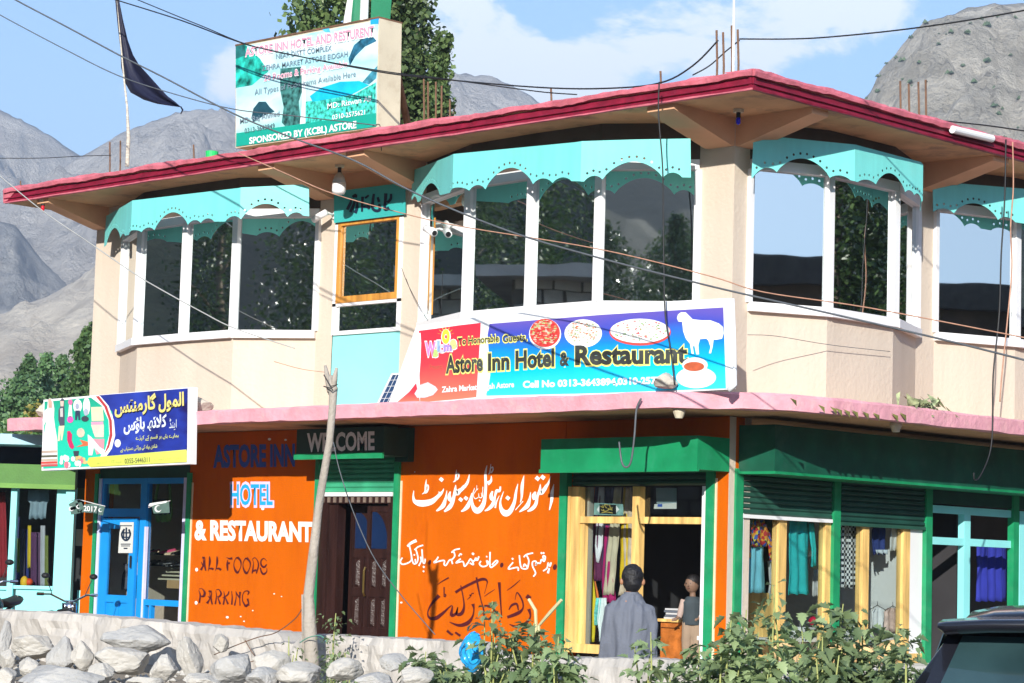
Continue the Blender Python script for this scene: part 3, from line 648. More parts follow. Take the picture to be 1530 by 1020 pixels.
strokes('lettering', UA, FRONT, 0.004, WPAINT, WR, org=(610, 690), sc=11.333)
UB = [[(280,235,10),(272,320,44),(215,365,76)], [(272,35,6),(262,130,20),(250,190,22),(225,205,8)], [(268,115,12),(300,85,18),(310,130,20),(278,185,24)],
 [(435,415,24),(422,490,42),(375,490,54),(345,570,36),(310,710,62),(240,790,52),(170,830,18)], [(305,495,28),(280,560,54),(290,620,66),(325,645,40)], [(415,570,8),(365,680,24),(345,780,28)],
 [(730,370,10),(700,500,38),(670,680,54),(600,830,84),(520,870,108),(450,800,66),(432,680,30),(465,560,18),(490,500,8)], [(560,612,88)],
 [(835,230,8),(805,400,54),(795,600,32),(770,690,10)], [(820,665,14),(690,815,14)], [(945,510,10),(930,620,38),(890,740,74),(820,800,48),(755,845,18)],
 [(1110,375,10),(1100,480,46),(1060,580,44),(1030,720,58),(960,800,58),(890,835,18)], [(1030,505,28),(1000,570,66),(1015,640,56)],
 [(1100,450,30),(1120,525,74),(1180,465,64),(1220,395,52)], [(1210,420,50),(1255,345,32),(1290,240,8)], [(1060,280,96)], [(1152,262,96)], [(1340,375,6),(1310,520,52),(1302,650,46),(1265,815,16)]]
strokes('lettering', UB, FRONT, 0.0055, WPAINT, WR, org=(710, 690), sc=11.333)
UC = [[(225,250,34),(290,190,40),(385,145,46)], [(262,240),(300,440),(270,520),(150,565),(100,520),(138,445)], [(350,310),(420,255),(505,228)], [(378,305),(412,440),(395,535),(335,550),(300,440)], [(350,400,36)], [(362,470),(370,540)],
 [(455,430),(470,500),(425,592)], [(482,300),(500,520),(532,540),(538,465)], [(515,610,46)], [(512,688,40)],
 [(768,430),(740,480),(690,535),(800,505),(875,500),(870,565),(905,580),(960,495),(1020,470),(1058,410),(1040,340)], [(1000,360),(1060,310),(1150,290)], [(1000,490),(1022,560)],
 [(1165,465),(1080,540),(1200,515),(1232,600),(1290,540),(1340,470),(1392,570),(1325,540)], [(1130,425),(1160,380),(1185,400)], [(1340,490),(1400,505),(1425,450),(1450,485),(1485,425)], [(1380,380,56)]]
strokes('lettering', UC, FRONT, 0.004, WPAINT, WR, org=(590, 795), sc=11.77, wmul=1.15)
UD = [[(105,505),(80,560),(130,602),(200,590),(240,535),(205,500),(222,555)], [(208,430,36)], [(268,345),(268,600),(330,592),(402,520),(370,500),(300,575)], [(0,480),(48,492),(70,425)],
 [(675,530),(590,645),(750,618),(765,680)], [(662,468,44)], [(782,405),(815,620),(925,635),(872,560),(855,612)], [(860,440),(910,392),(1025,365)], [(908,400),(950,500),(930,625)],
 [(1030,780),(1070,715),(1018,600),(1020,520),(1080,515),(1072,585),(1100,540),(1150,545),(1172,480),(1222,512),(1240,430),(1200,420),(1212,480)], [(1170,368,44)], [(1208,366,44)], [(1200,682),(1270,630),(1290,535),(1320,602),(1342,530)], [(1310,632),(1285,722,34)]]
strokes('lettering', UD, FRONT, 0.004, WPAINT, WR, org=(710, 795), sc=11.77, wmul=1.15)
for cx, cy, rx, ry in ((642.4, 840, 2.1, 3.9), (594.8, 840, 1.1, 2.0), (750, 844, 2.5, 3.8), (829.4, 847, 2.9, 4.4)): shape('lettering', ellp(cx, cy, rx, ry, 12, 0.25), FRONT, 0.004, MAROON, WR)
UE = [[(225,292,50),(130,400,28),(82,500,16),(100,575,30),(180,582,48),(270,520,36),(388,420,12),(380,540,42),(440,520,30),(462,440,10),(450,530,34),(515,515,44),(542,400,20),(500,165,14)],
 [(432,255,34),(510,205,32),(700,110,34),(790,85,36),(835,110,20),(828,170,8),(800,270,5)], [(700,62,22),(722,190,24),(757,350,14),(790,470,20),(800,600,26)],
 [(655,400,44),(668,470,18),(650,560,24),(590,640,48),(480,672,36),(358,630,8)], [(990,125,38),(1002,300,24),(1022,580,14)],
 [(1190,350,5),(1215,255,16),(1278,350,22),(1290,450,20),(1230,515,44),(1090,570,34)], [(1110,475,10),(1150,415,28),(1212,402,28),(1232,480,16)],
 [(1365,465,44),(1385,560,20),(1330,640,34),(1220,690,34),(1118,658,8)], [(1360,315,80)], [(205,155,5),(270,110,12),(350,65,18)], [(580,345,5),(620,312,12)], [(615,280,16),(625,300,16),(640,270,10),(665,265,16)], [(800,305,5),(860,262,10),(935,215,5)], [(1085,230,4),(1170,170,12),(1255,95,6)],
 [(290,185,16),(290,310,14)], [(290,275,12),(312,285,14),(296,315,16)], [(325,738,32),(385,788,26),(402,776,8)], [(430,760,26),(495,805,30)], [(600,738,5),(680,690,12),(722,660,14)], [(800,420,20),(900,440,30),(930,520,30),(850,600,22)]]
strokes('lettering', UE, FRONT, 0.004, MAROON, WR, org=(630, 855), sc=8.5)
# WELCOME on the box over the door
WS = plane_y(-0.462)
GREYL = M('grey_lettering', (0.82, 0.82, 0.80), 0.6, 0.05, 5, 0)
text('WELCOME', 459, 674, 560, 671, 27, WS, 0.004, GREYL, hb, bold=0.035)
# writing on the turquoise board (black strokes, as on the small board over the window)
tb = panel('board', [(499, 286), (606, 272), (606, 320), (499, 333)], plane_y(-0.05), 0, TEAL, hb)
mb = MB()
for (x, y) in ((499, 286),): pass
INK = M('black_ink', (0.006, 0.02, 0.05), 0.6, 0.1, 5, 0)
strokes('lettering', [[(265,600,60),(330,470,60),(350,390,30)], [(330,650,60),(400,500,60),(420,430,50),(470,420,40),(470,560,60),(430,670,70)], [(380,340,60),(440,300,70),(440,350,60)], [(590,330,60),(580,480,50),(575,640,40)], [(640,360,50),(720,300,40)], [(600,540,50),(700,540,70),(720,590,50)],
   [(820,270,50),(800,420,60),(790,560,60),(860,620,60),(940,600,60),(930,480,50)], [(900,340,50),(930,440,60)], [(1070,260,70),(1060,420,60),(1050,590,60),(1140,560,70)], [(1180,270,50),(1170,380,60),(1100,450,50)]], plane_y(-0.05), 0.004, INK, hb, org=(500, 270), sc=13.9)
# ---- blue shop front
bd = thing  # (shop fronts are parts of the building)
fr = MB()
bx0, bx1, bt = -10.15, -8.37, 2.66
def xf(px, py=850): return F(px, py).x
def zf(px, py): return F(px, py).z
xm0, xm1 = xf(207), xf(216)
fr.box(bx0, bx0+0.10, -0.01, 0.07, 0.3, bt); fr.box(xm0, xm1, -0.015, 0.07, 0.3, bt); fr.box(bx0, bx1, -0.012, 0.06, bt-0.07, bt)
fr.box(bx0+0.1, xm0, -0.012, 0.06, zf(180, 772), zf(180, 762)+0.02); fr.box(xm1, bx1-0.06, -0.012, 0.06, zf(240, 905), zf(240, 896)); fr.box(xm1, xm1+0.05, -0.01, 0.05, 0.3, zf(240, 904)); fr.box(xf(226), xf(229), -0.01, 0.05, 0.3, zf(240, 904))
sf = part('shop_front', fr, BLUEP, hb)
mb = MB(); mb.box(bx0-0.0, bx0+0.05, -0.025, 0.02, 0.3, bt); mb.box(bx1-0.055, bx1, -0.03, 0.06, 0.3, bt); mb.box(xm1-0.012, xm1+0.018, -0.02, 0.02, 0.9, bt-0.6); part('post', mb, LILAC, sf)
part('pane', MB().box(xm1, bx1-0.05, 0.02, 0.026, zf(240, 896), bt-0.07), GLASS, sf); part('pane', MB().box(bx0+0.1, xm0, 0.02, 0.026, zf(180, 760), bt-0.07), GLASS, sf)
dx0, dx1 = bx0+0.13, xm0-0.03
mb = MB(); mb.box(dx0, dx0+0.13, -0.04, 0.0, 0.35, zf(180, 774)); mb.box(dx1-0.13, dx1, -0.04, 0.0, 0.35, zf(180, 774)); mb.box(dx0+0.13, dx1-0.13, -0.038, 0.0, zf(180, 790), zf(180, 774)); mb.box(dx0+0.13, dx1-0.13, -0.038, 0.0, zf(180, 900), zf(180, 889)); mb.box(dx0+0.13, dx1-0.13, -0.02, 0.0, 0.35, zf(180, 900))
dm = (dx0+dx1)/2; mb.box(dm-0.05, dm+0.05, -0.037, 0.0, 0.35, zf(180, 900)); door = part('door', mb, BLUEP, hb)
part('pane', MB().box(dx0+0.13, dx1-0.13, -0.02, -0.014, zf(180, 889), zf(180, 790)), GLASS, door)
part('door_handle', MB().tube([(dx1-0.05, -0.07, 1.55), (dx1-0.05, -0.07, 1.70)], 0.012), BLACKM, door)
# poster on the blue door
PAPER = M('paper', (0.62, 0.62, 0.60), 0.8, 0.05, 6, 0)
po = panel('door_poster', [(179.5, 780), (200, 780), (198, 826), (176.5, 826)], plane_y(-0.046), 0, PAPER, None, loc=F(188, 826, -0.046))
T(po, 'white paper poster with black emblem stuck on the glass of the blue door', 'poster')
EM = (150, 740)
strokes('emblem', [[(250,400,12),(232,430,12),(238,460,12),(258,478,12)], [(278,402,12),(288,430,12),(280,460,12),(262,478,12)], [(262,390,10),(262,480,10)], [(245,405,8),(245,470,8)], [(240,425,8),(284,425,8)], [(240,455,8),(284,455,8)], [(225,500,6),(290,500,6)], [(228,512,5),(286,512,5)], [(245,528,8),(270,528,8)], [(225,378,5),(300,378,5)]], plane_y(-0.046), 0.003, INK, po, org=(130, 700), sc=4.4375)
# ---- brown carved double door
dz0 = FLR-0.35
mb = MB(); mb.box(-5.95, -5.80, -0.01, 0.12, dz0, 2.43); mb.box(-4.80, -4.70, -0.01, 0.12, dz0, 2.43); mb.box(-5.80, -4.80, -0.012, 0.12, 2.35, 2.43); mb.box(-5.80, -5.66, 0.02, 0.14, dz0, 2.35)
dfm = part('door_frame', mb, BWOOD, hb)
mb = MB(); 
for k in range(12): mb.box(-5.90+k*0.1, -5.86+k*0.1, -0.025, -0.012, 2.36, 2.42)
part('carved_rail', mb, M('carved_pale_wood', (0.20, 0.15, 0.12), 0.6, 0.2, 5, 0.1), dfm)
part('post', MB().box(-5.99, -5.945, -0.02, 0.06, 0.35, 2.35), CRM2, dfm)
def leaf_door(x0, x1, y, name='door', glass=True):
    w = x1-x0; mb = MB(); s = 0.06
    mb.box(x0, x0+s, y, y+0.05, dz0, 2.34); mb.box(x1-s, x1, y, y+0.05, dz0, 2.34); xm = (x0+x1)/2; rows = [0.50, 0.93, 1.36, 1.79]
    for z in rows: mb.box(x0+s, x1-s, y+0.004, y+0.046, z-0.045+0.0, z+0.045)
    mb.box(x0+s, x1-s, y+0.004, y+0.046, 2.26, 2.34); mb.box(xm-0.03, xm+0.03, y+0.006, y+0.044, dz0, 1.79)
    mb.box(x0+s, x1-s, y+0.02, y+0.04, dz0, 1.79)
    o = part(name, mb, BWOOD, hb)
    for i, z in enumerate(rows[:-1]):
        for a, b in ((x0+s, xm-0.03), (xm+0.03, x1-s)):
            p = MB(); g = 0.02; zz0, zz1 = z+0.06, rows[i+1]-0.06; a2, b2 = a+g, b-g
            p.loft([[(a2, y+0.02, zz0), (b2, y+0.02, zz0), (b2, y+0.02, zz1), (a2, y+0.02, zz1)], [(a2+0.035, y-0.006, zz0+0.035), (b2-0.035, y-0.006, zz0+0.035), (b2-0.035, y-0.006, zz1-0.035), (a2+0.035, y-0.006, zz1-0.035)]])
            part('door_panel', p, BWOOD, o)
    p = MB(); n = 10; cx = x0+s+0.01; rr = x1-s-cx
    vs = [(cx, y+0.012, 1.85)]+[(cx+rr*math.cos(a), y+0.012, 1.85+0.42*math.sin(a)) for a in [math.pi/2*k/n for k in range(n+1)]]
    p.add(vs, [tuple(range(len(vs)))]); part('glass_panel', p, M('blue_glass', (0.008, 0.022, 0.07), 0.15, 0.1, 5, 0), o)
    p = MB(); p.box(x0+s, x1-s, y+0.016, y+0.04, 1.83, 2.27); part('panel_board', p, BWOOD, o); return o
dr = leaf_door(-5.20, -4.80, 0.05); dl = leaf_door(-5.64, -5.22, 0.20)
part('door_handle', MB().tube([(-5.17, 0.02, 1.32), (-5.17, 0.0, 1.36), (-5.17, 0.0, 1.60), (-5.17, 0.02, 1.64)], 0.012), M('brass', (0.65, 0.42, 0.12), 0.3, 0.1, 5, 0, metal=1), dr)
# ---- yellow shop front with its open door
fr = MB()
a0 = xf(853, 850); a1 = xf(866, 850); m0 = xf(946, 800); m1 = xf(957, 800); e1 = -0.30
zt = zf(900, 727); zc0, zc1 = zf(950, 782), zf(950, 772); zb = FLR+0.04
fr.box(a0, a1, -0.02, 0.06, zb, zt); fr.box(m0, m1, -0.022, 0.06, zb, zt); fr.box(a1, m0, -0.02, 0.05, zc0, zc1); fr.box(m1, e1, -0.02, 0.05, zc0, zc1); fr.box(a1, m0, -0.02, 0.06, zb, zb+0.09)
fr.box(a1, a1+0.05, 0.0, 0.06, zb+0.09, zc0); fr.box(a0-0.035, a0, -0.035, 0.02, zb, zt)
ys = part('shop_front', fr, YWOOD, hb)
part('post', MB().box(e1, e1+0.085, -0.03, 0.10, zb, zt), WHITE, ys)
part('pane', MB().box(a1, m0, 0.055, 0.06, zb+0.09, zc0), GLASS, ys); part('pane', MB().box(a1, m0, 0.055, 0.06, zc1, zt), GLASS, ys); part('pane', MB().box(m1, e1, 0.055, 0.06, zc1, zt), GLASS, ys)
part('side_board', MB().box(a1+0.02, a1+0.045, 0.07, 0.14, zb, zt), M('grey_board', (0.4, 0.38, 0.34), 0.7), ys)
# ---- right side shop fronts (X = 0)
def rbar(name, mat, bars):
    mb = MB()
    for b in bars: mb.box(*b)
    return part(name, mb, mat, hb)
rf = rbar('shop_front', YWOOD, [(-0.10, -0.01, 0.83, 0.95, FLR, 2.26), (-0.10, -0.01, 1.60, 1.69, FLR, 2.26), (-0.10, -0.01, 2.24, 2.35, FLR, 2.24), (-0.10, -0.01, 2.97, 3.09, FLR, 2.24), (-0.11, -0.01, 0.24, 3.34, FLR, FLR+0.10)])
for y0, y1 in ((0.24, 0.83), (0.95, 1.60), (1.80, 2.24), (2.35, 2.97)): part('pane', MB().box(-0.05, -0.045, y0, y1, FLR+0.1, 2.24), GLASS, rf)
part('white_panel', MB().box(-0.09, -0.02, 3.09, 3.33, FLR, 2.22), WHITE, rf)
part('interior_wall', MB().box(-1.7, -0.10, 3.10, 3.16, FLR, 2.6), WHITE, hb)
rbar('shop_front', TURQP, [(-0.08, 0.0, 4.10, 4.22, FLR, 2.48), (-0.08, -0.002, 3.45, 5.04, 1.98+0.08, 2.10+0.04), (-0.08, -0.002, 3.45, 5.04, 2.40, 2.48), (-0.08, 0.0, 5.22, 5.34, FLR, 2.48)])
part('interior_wall', MB().box(-1.9, -1.8, 3.2, 8, FLR, SLB), DARK, hb)
# interior counters / partitions
DKWOOD = MW('counter_wood', (0.42, 0.13, 0.025), 0.35, 10, 'Y')
ct = thing('shop_counter', 'orange brown wooden counter just inside the yellow framed doorway', 'counter', (-0.45, 0.6, FLR))
cx0, cx1 = F(986, 950, 0.45).x, F(1016, 950, 0.45).x
part('body', MB().box(cx0, cx1, 0.46, 1.5, FLR, zF(1000, 929, 0.45)), DKWOOD, ct)
part('counter_top', MB().box(cx0-0.02, cx1+0.02, 0.43, 1.5, zF(1000, 929, 0.45), zF(1000, 929, 0.45)+0.03), YWOOD, ct)
part('drawer_line', MB().box(cx0+0.01, cx1-0.01, 0.45, 0.458, 1.12, 1.125), BWOOD, ct)
# ---- ceiling lamps
def bulb_lamp(p, r, h, col, neck, label, name='led_bulb'):
    x, y, z = p
    t = thing(name, label, 'lamp', (x, y, z))
    part('ceiling_rose', MB().tube([(x, y, z), (x, y, z-0.03)], [0.055, 0.05], 12), IVORY, t)
    part('holder', MB().tube([(x, y, z-0.03), (x, y, z-0.03-neck)], 0.022, 10), BLACKM, t)
    z2 = z-0.03-neck
    if h > 0.15:
        part('cap', MB().tube([(x, y, z2), (x, y, z2-0.04), (x, y, z2-0.12)], [0.03, 0.055, r], 16), M('lamp_cap', (0.45, 0.42, 0.38), 0.6), t, smooth=True)
        part('globe', MB().tube([(x, y, z2-0.12), (x, y, z2-h+0.03), (x, y, z2-h)], [r, r, r*0.8], 16), col, t, smooth=True)
    else: part('globe', MB().tube([(x, y, z2), (x, y, z2-h*0.3), (x, y, z2-h*0.8), (x, y, z2-h)], [0.018, r, r, 0.004], 12), col, t, smooth=True)
    return t
p = F(508, 237, -0.45); bulb_lamp((p.x, -0.45, SOF-0.002), 0.078, 0.24, M('white_globe', (0.85, 0.85, 0.85), 0.3, 0, 5, 0), 0.06, 'large white LED bulb hanging under the roof above the small board')
p = hit([(0.35, -0.35), (0.36, -0.34)], 1098, 150); bulb_lamp((0.30, -0.33, SOF-0.002), 0.022, 0.07, M('blue_globe', (0.02, 0.02, 0.8), 0.2, 0, 5, 0), 0.05, 'small blue bulb hanging under the roof corner')
p = F(64, 312, -0.9); bulb_lamp((p.x, -0.9, SOF-0.002), 0.022, 0.07, M('red_globe', (0.7, 0.01, 0.03), 0.2, 0, 5, 0), 0.05, 'small red bulb hanging under the left end of the roof')
# hook on the right soffit, holder under the ledge
o = part('lamp_holder', MB().tube([(1.0, 1.35, SLB), (1.0, 1.35, SLB-0.03), (1.0, 1.35, SLB-0.09)], [0.06, 0.06, 0.035], 12), IVORY, None, loc=(1.0, 1.35, SLB)); T(o, 'empty white lamp holder under the ledge on the right side', 'lamp holder')
o = part('lamp_holder', MB().tube([(0.2, -1.0, SLB), (0.2, -1.0, SLB-0.03), (0.2, -1.0, SLB-0.09)], [0.06, 0.06, 0.035], 12), IVORY, None, loc=(0.2, -1.0, SLB)); T(o, 'empty white lamp holder under the ledge near the building corner', 'lamp holder')
# ---- CCTV cameras
def cctv(px, py, y, rot, label):
    p = F(px, py, y); t = thing('security_camera', label, 'camera', tuple(p))
    c, s = math.cos(rot), math.sin(rot); d = Vector((c*0.9, s*0.9, -0.35)).normalized()
    part('arm', MB().tube([p, p+Vector((0, -0.10, 0.02)), p+Vector((0.02*c, -0.17, -0.01))], 0.014, 8), WHITE, t, smooth=True)
    q = p+Vector((0, -0.17, 0)); a = q-d*0.05; b = q+d*0.16
    part('housing', MB().tube([a, a+d*0.01, b], [0.02, 0.038, 0.042], 14), WHITE, t, smooth=True); part('lens', MB().tube([b-d*0.01, b+d*0.003], 0.03, 12), BLACKM, t)
    part('mount', MB().tube([p+Vector((0, 0.02, 0)), p+Vector((0, -0.01, 0))], 0.04, 12), WHITE, t)
cctv(500, 322, -0.02, math.pi*1.05, 'white security camera on the pier left of the small window, pointing left')
cctv(655, 345, -0.06, -0.2, 'white security camera by the left edge of the middle bay window, pointing right')
# loose wooden board in the open left sash of the middle bay
o = part('window_batten', MB().bar(F(648, 470, -0.10), F(652, 325, -0.10), 0.025, 0.05), HWOOD, None, loc=F(646, 470, -0.16)); T(o, 'upright wooden board standing in the left facet of the middle bay window', 'board')
# ---- solar panel and stones on the ledge
SX = F(575, 590, -0.9)
t = thing('solar_panel', 'small solar panel leaning on the ledge beside the turquoise panel', 'solar panel', (SX.x, -0.95, SLT+0.01))
q = [hit(plane_y(-0.98), *c) for c in ((570, 557), (591, 556), (585, 590), (565, 591))]
pm = MB(); lean = 0.16
qq = [q[0]+Vector((0, lean, 0)), q[1]+Vector((0, lean, 0)), Vector((q[2].x, q[2].y, SLT+0.015)), Vector((q[3].x, q[3].y, SLT+0.015))]
for a, b in ((0, 1), (1, 2), (2, 3), (3, 0)): pm.bar(qq[a], qq[b], 0.018, 0.02, up=(0, -1, 0))
part('frame', pm, WHITE, t); part('panel', MB().add(qq, [(0, 3, 2, 1)]), M('solar_blue', (0.02, 0.05, 0.12), 0.2, 0.1, 4, 0), t)
gm = MB()
for k in range(1, 5):
    a = qq[0].lerp(qq[3], k/5); b = qq[1].lerp(qq[2], k/5); gm.bar(a+Vector((0, -0.004, 0)), b+Vector((0, -0.004, 0)), 0.004, 0.003, up=(0, -1, 0))
for k in (1, 2): gm.bar(qq[0].lerp(qq[1], k/3)+Vector((0, -0.004, 0)), qq[3].lerp(qq[2], k/3)+Vector((0, -0.004, 0)), 0.004, 0.003, up=(0, -1, 0))
part('grid_lines', gm, WHITE, t)
# ================================================================== the printed banner on the upper floor
bsurf = [(-4.9, -1.02), (F(700, 540, -1.06).x, -1.07), (F(860, 540, -1.10).x, -1.10), (0.30, -1.03), (1.2, -0.98)]
bn = thing('restaurant_banner', 'wide red and blue restaurant banner hanging below the middle bay window', 'banner', tuple(hit(bsurf, 860, 590)))
VIN = M('white_vinyl', (0.82, 0.83, 0.84), 0.45, 0.03, 2, 0.5, 4)
def vgrid(name, pts_top, pts_bot, off, mat, nv=8, amp=0.008, seed=0, smooth=True):
    mb = MB(); n = len(pts_top)
    for j in range(nv+1):
        for i in range(n):
            x = pts_top[i][0]+(pts_bot[i][0]-pts_top[i][0])*j/nv; y = pts_top[i][1]+(pts_bot[i][1]-pts_top[i][1])*j/nv
            p = hit(bsurf, x, y, off)
            mb.v.append(tuple(p))
    mb.f = [(j*n+i, (j+1)*n+i, (j+1)*n+i+1, j*n+i+1) for j in range(nv) for i in range(n-1)]
    return part(name, mb, mat, bn, smooth=False)
def lerp_line(a, b, n): return [(a[0]+(b[0]-a[0])*k/n, a[1]+(b[1]-a[1])*k/n) for k in range(n+1)]
top = lerp_line((622, 487), (720, 472), 6)[:-1]+lerp_line((720, 472), (900, 455), 8)[:-1]+lerp_line((900, 455), (1094, 445), 8)
bot = lerp_line((580, 604), (712, 603), 6)[:-1]+lerp_line((712, 603), (900, 592), 8)[:-1]+lerp_line((900, 592), (1099, 581), 8)
vgrid('sheet', top, bot, 0.0, VIN)
part('hem', MB().tube([hit(bsurf, 1095, 446, -0.005), hit(bsurf, 1099, 520, 0.01), hit(bsurf, 1100, 575, 0.02), hit(bsurf, 1092, 583, 0.03)], [0.012, 0.014, 0.022, 0.03], 8), VIN, bn, smooth=True)
REDP = MGRAD('red_print', [(0.0, (0.80, 0.20, 0.12)), (0.5, (0.72, 0.05, 0.07)), (1, (0.66, 0.03, 0.06))], 0.45)
BLUP = MGRAD('blue_print', [(0.0, (0.05, 0.72, 0.90)), (0.35, (0.0, 0.52, 0.86)), (0.62, (0.01, 0.22, 0.70)), (0.82, (0.06, 0.08, 0.48)), (1, (0.14, 0.10, 0.45))], 0.4, noise_amt=0.12, nscale=2.2)
vgrid('red_field', [(626, 494), (650, 491), (685, 486), (719, 482)], [(628, 601), (650, 599), (685, 596), (712, 593)], 0.003, REDP)
shape('red_corner', [(592, 602), (612, 585), (622, 572), (628, 601)], bsurf, 0.003, REDP, bn)
bt_ = lerp_line((728, 484), (900, 470), 8)[:-1]+lerp_line((900, 470), (1081, 459), 8); bb_ = lerp_line((727, 591), (900, 587), 8)[:-1]+lerp_line((900, 587), (1085, 580), 8)
vgrid('blue_field', bt_, bb_, 0.003, BLUP)
shape('white_divider', [(719, 478), (733, 479), (729, 500), (731, 530), (733, 560), (730, 580), (724, 596), (712, 596), (720, 578), (722, 550), (718, 510)], bsurf, 0.005, VIN, bn)
YOUT = M('yellow_outline', (0.85, 0.80, 0.22), 0.5, 0.03, 5, 0); INKG = M('dark_print', (0.05, 0.055, 0.05), 0.45, 0.6, 4, 0); WIN2 = M('white_print', (0.85, 0.87, 0.88), 0.5, 0.03, 5, 0)
BT_SP = 1.04
def btext(s, x0, y0, x1, y1, h, mat, outm=None, bold=0.02, ob=0.06, o=0.008, hr=None, sh=0.0):
    if outm: text(s, x0-1.2, y0+1.2, x1+1.2, y1+1.2, h+2.4, bsurf, o-0.003, outm, bn, bold=ob, hr=(hr+2.4) if hr else None, shear=sh)
    text(s, x0, y0, x1, y1, h, bsurf, o, mat, bn, bold=bold, hr=hr, shear=sh)
btext('To Honorable', 685, 515, 746, 510, 10.5, INKG, YOUT); btext('Guests,', 752, 511, 788, 508, 10.5, INKG, YOUT)
btext('Astore', 667, 557, 722, 553, 26, INKG, YOUT, 0.035, 0.065); btext('Inn', 730, 553, 762, 551, 25, INKG, YOUT, 0.04, 0.07); btext('Hotel', 771, 550, 829, 546, 26, INKG, YOUT, 0.04, 0.07)
btext('&', 837, 546, 851, 545, 20, INKG, YOUT, 0.035, 0.07); btext('Restaurant', 860, 544, 1028, 541, 28, INKG, YOUT, 0.04, 0.07)
btext('Zahra Market Eidgah Astore', 661, 586, 769, 578, 8.5, WIN2, None, 0.03); btext('Cell No 0313-3643894,0310-2575621', 782, 579, 1008, 572, 10, WIN2, None, 0.045)
LOGO = [('W', 636, 531, 652, 20, (0.75, 0.25, 0.55)), ('e', 647, 534, 655, 12, (0.5, 0.75, 0.2)), ('l', 654, 524, 658, 15, (0.3, 0.45, 0.8)), ('c', 656, 527, 664, 12, (0.55, 0.55, 0.9)), ('o', 661, 514, 673, 22, (0.95, 0.65, 0.05)), ('m', 664, 525, 676, 10, (0.4, 0.25, 0.75)), ('e', 673, 522, 683, 15, (0.65, 0.75, 0.25))]
for ch, x0, y0, x1, h, col in LOGO:
    text(ch, x0-1.3, y0+1.2, x1+1.3, y0+1.0, h+2, bsurf, 0.006, WIN2, bn, bold=0.08, full=(ch in 'ecom')); text(ch, x0, y0, x1, y0-0.5, h, bsurf, 0.009, M('logo_'+ch+str(int(x0)), col, 0.5, 0, 5, 0), bn, bold=0.05, full=(ch in 'ecom'))
for k in range(7):
    a = math.pi*(0.1+0.8*k/6); c, s = math.cos(a), math.sin(a); shape('sun_ray', [(667+8*c-0.5, 502-9*s), (667+8*c+0.5, 502-9*s), (667+13*c+0.3, 502-14*s), (667+13*c-0.3, 502-14*s)], bsurf, 0.009, M('sun_yellow', (0.95, 0.75, 0.1), 0.5, 0, 5, 0), bn)
text('Presents', 643, 552, 662, 551, 8, bsurf, 0.006, M('dim_print', (0.45, 0.12, 0.08), 0.5, 0, 5, 0), bn, bold=0.01)
def scatter_print(cx, cy, rx, ry, cols, n, smin, smax, seed, off):
    r = random.Random(seed)
    for ci, col in enumerate(cols):
        mb = MB()
        for k in range(n):
            a = r.random()*2*math.pi; q = math.sqrt(r.random())*0.92; x, y = cx+rx*q*math.cos(a), cy+ry*q*math.sin(a); s1 = r.uniform(smin, smax); an = r.random()*3.14
            o = off+0.0004*((k*7+ci*3) % 9); mb.add([hit(bsurf, x+s1*math.cos(an+b)*e, y+s1*0.7*math.sin(an+b), o) for b, e in ((0, 1.6), (1.5, .8), (3.14, 1.6), (4.6, .8))], [(3, 2, 1, 0)])
        part('food_print', mb, M('food_%02d_%02d_%02d' % tuple(int(c*99) for c in col), col, 0.5, 0.2, 20, 0), bn, kind='stuff')
for (cx, cy, rx, ry, base, cols, sd_) in ((815, 498, 24, 23, (0.83, 0.83, 0.82), [(0.65, 0.03, 0.04), (0.75, 0.12, 0.08), (0.45, 0.5, 0.2), (0.8, 0.5, 0.4)], 1), (872, 497, 28, 21, (0.84, 0.84, 0.80), [(0.85, 0.75, 0.6), (0.70, 0.2, 0.1), (0.3, 0.4, 0.2)], 2), (957, 495, 46, 20, (0.84, 0.84, 0.82), [(0.75, 0.1, 0.1), (0.25, 0.45, 0.15), (0.85, 0.85, 0.75)], 3)):
    shape('plate_rim', ellp(cx, cy+1, rx, ry, 28), bsurf, 0.006, WIN2 if sd_ < 3 else M('bowl_red', (0.72, 0.08, 0.07), 0.5, 0.1, 5, 0), bn)
    shape('plate_print', ellp(cx, cy-0.8, rx-1.5, ry-1.8, 28), bsurf, 0.008, M('plate%d' % sd_, (0.62, 0.06, 0.05) if sd_ == 1 else base, 0.5, 0.1, 5, 0), bn)
    scatter_print(cx, cy-1, rx-3, ry-3, cols, 50 if sd_ < 3 else 45, 0.7 if sd_ > 1 else 1.3, 1.8 if sd_ > 1 else 2.6, sd_, 0.010)
SH = [(460,225),(470,190),(500,168),(545,170),(580,205),(610,235),(700,245),(780,245),(860,275),(900,310),(905,370),(890,420),(840,430),(810,430),(800,500),(785,560),(765,560),(780,500),(760,440),(740,420),(680,425),(665,480),(670,570),(645,570),(625,480),(612,500),(622,565),(600,565),(585,470),(545,420),(520,350),(510,260),(475,258)]
shape('sheep_print', [(940+x/6.376, 440+y/6.376) for x, y in SH], bsurf, 0.008, WIN2, bn)
shape('saucer_print', [(940+x/6.376, 440+y/6.376) for x, y in ellp(642, 790, 190, 102, 26)], bsurf, 0.006, WIN2, bn); shape('cup_print', [(940+x/6.376, 440+y/6.376) for x, y in ellp(632, 672, 122, 74, 24)], bsurf, 0.0085, M('cup_white', (0.78, 0.76, 0.74), 0.5, 0, 5, 0), bn); shape('tea_print', [(940+x/6.376, 440+y/6.376) for x, y in ellp(625, 685, 98, 44, 22)], bsurf, 0.011, M('tea', (0.55, 0.12, 0.05), 0.4, 0.3, 9, 0), bn)
shape('fish_print', [(620, 588), (628, 575), (640, 571), (651, 577), (655, 582), (648, 590), (636, 594), (624, 594)], bsurf, 0.007, M('fish', (0.6, 0.65, 0.68), 0.5, 0.2, 30, 0), bn)
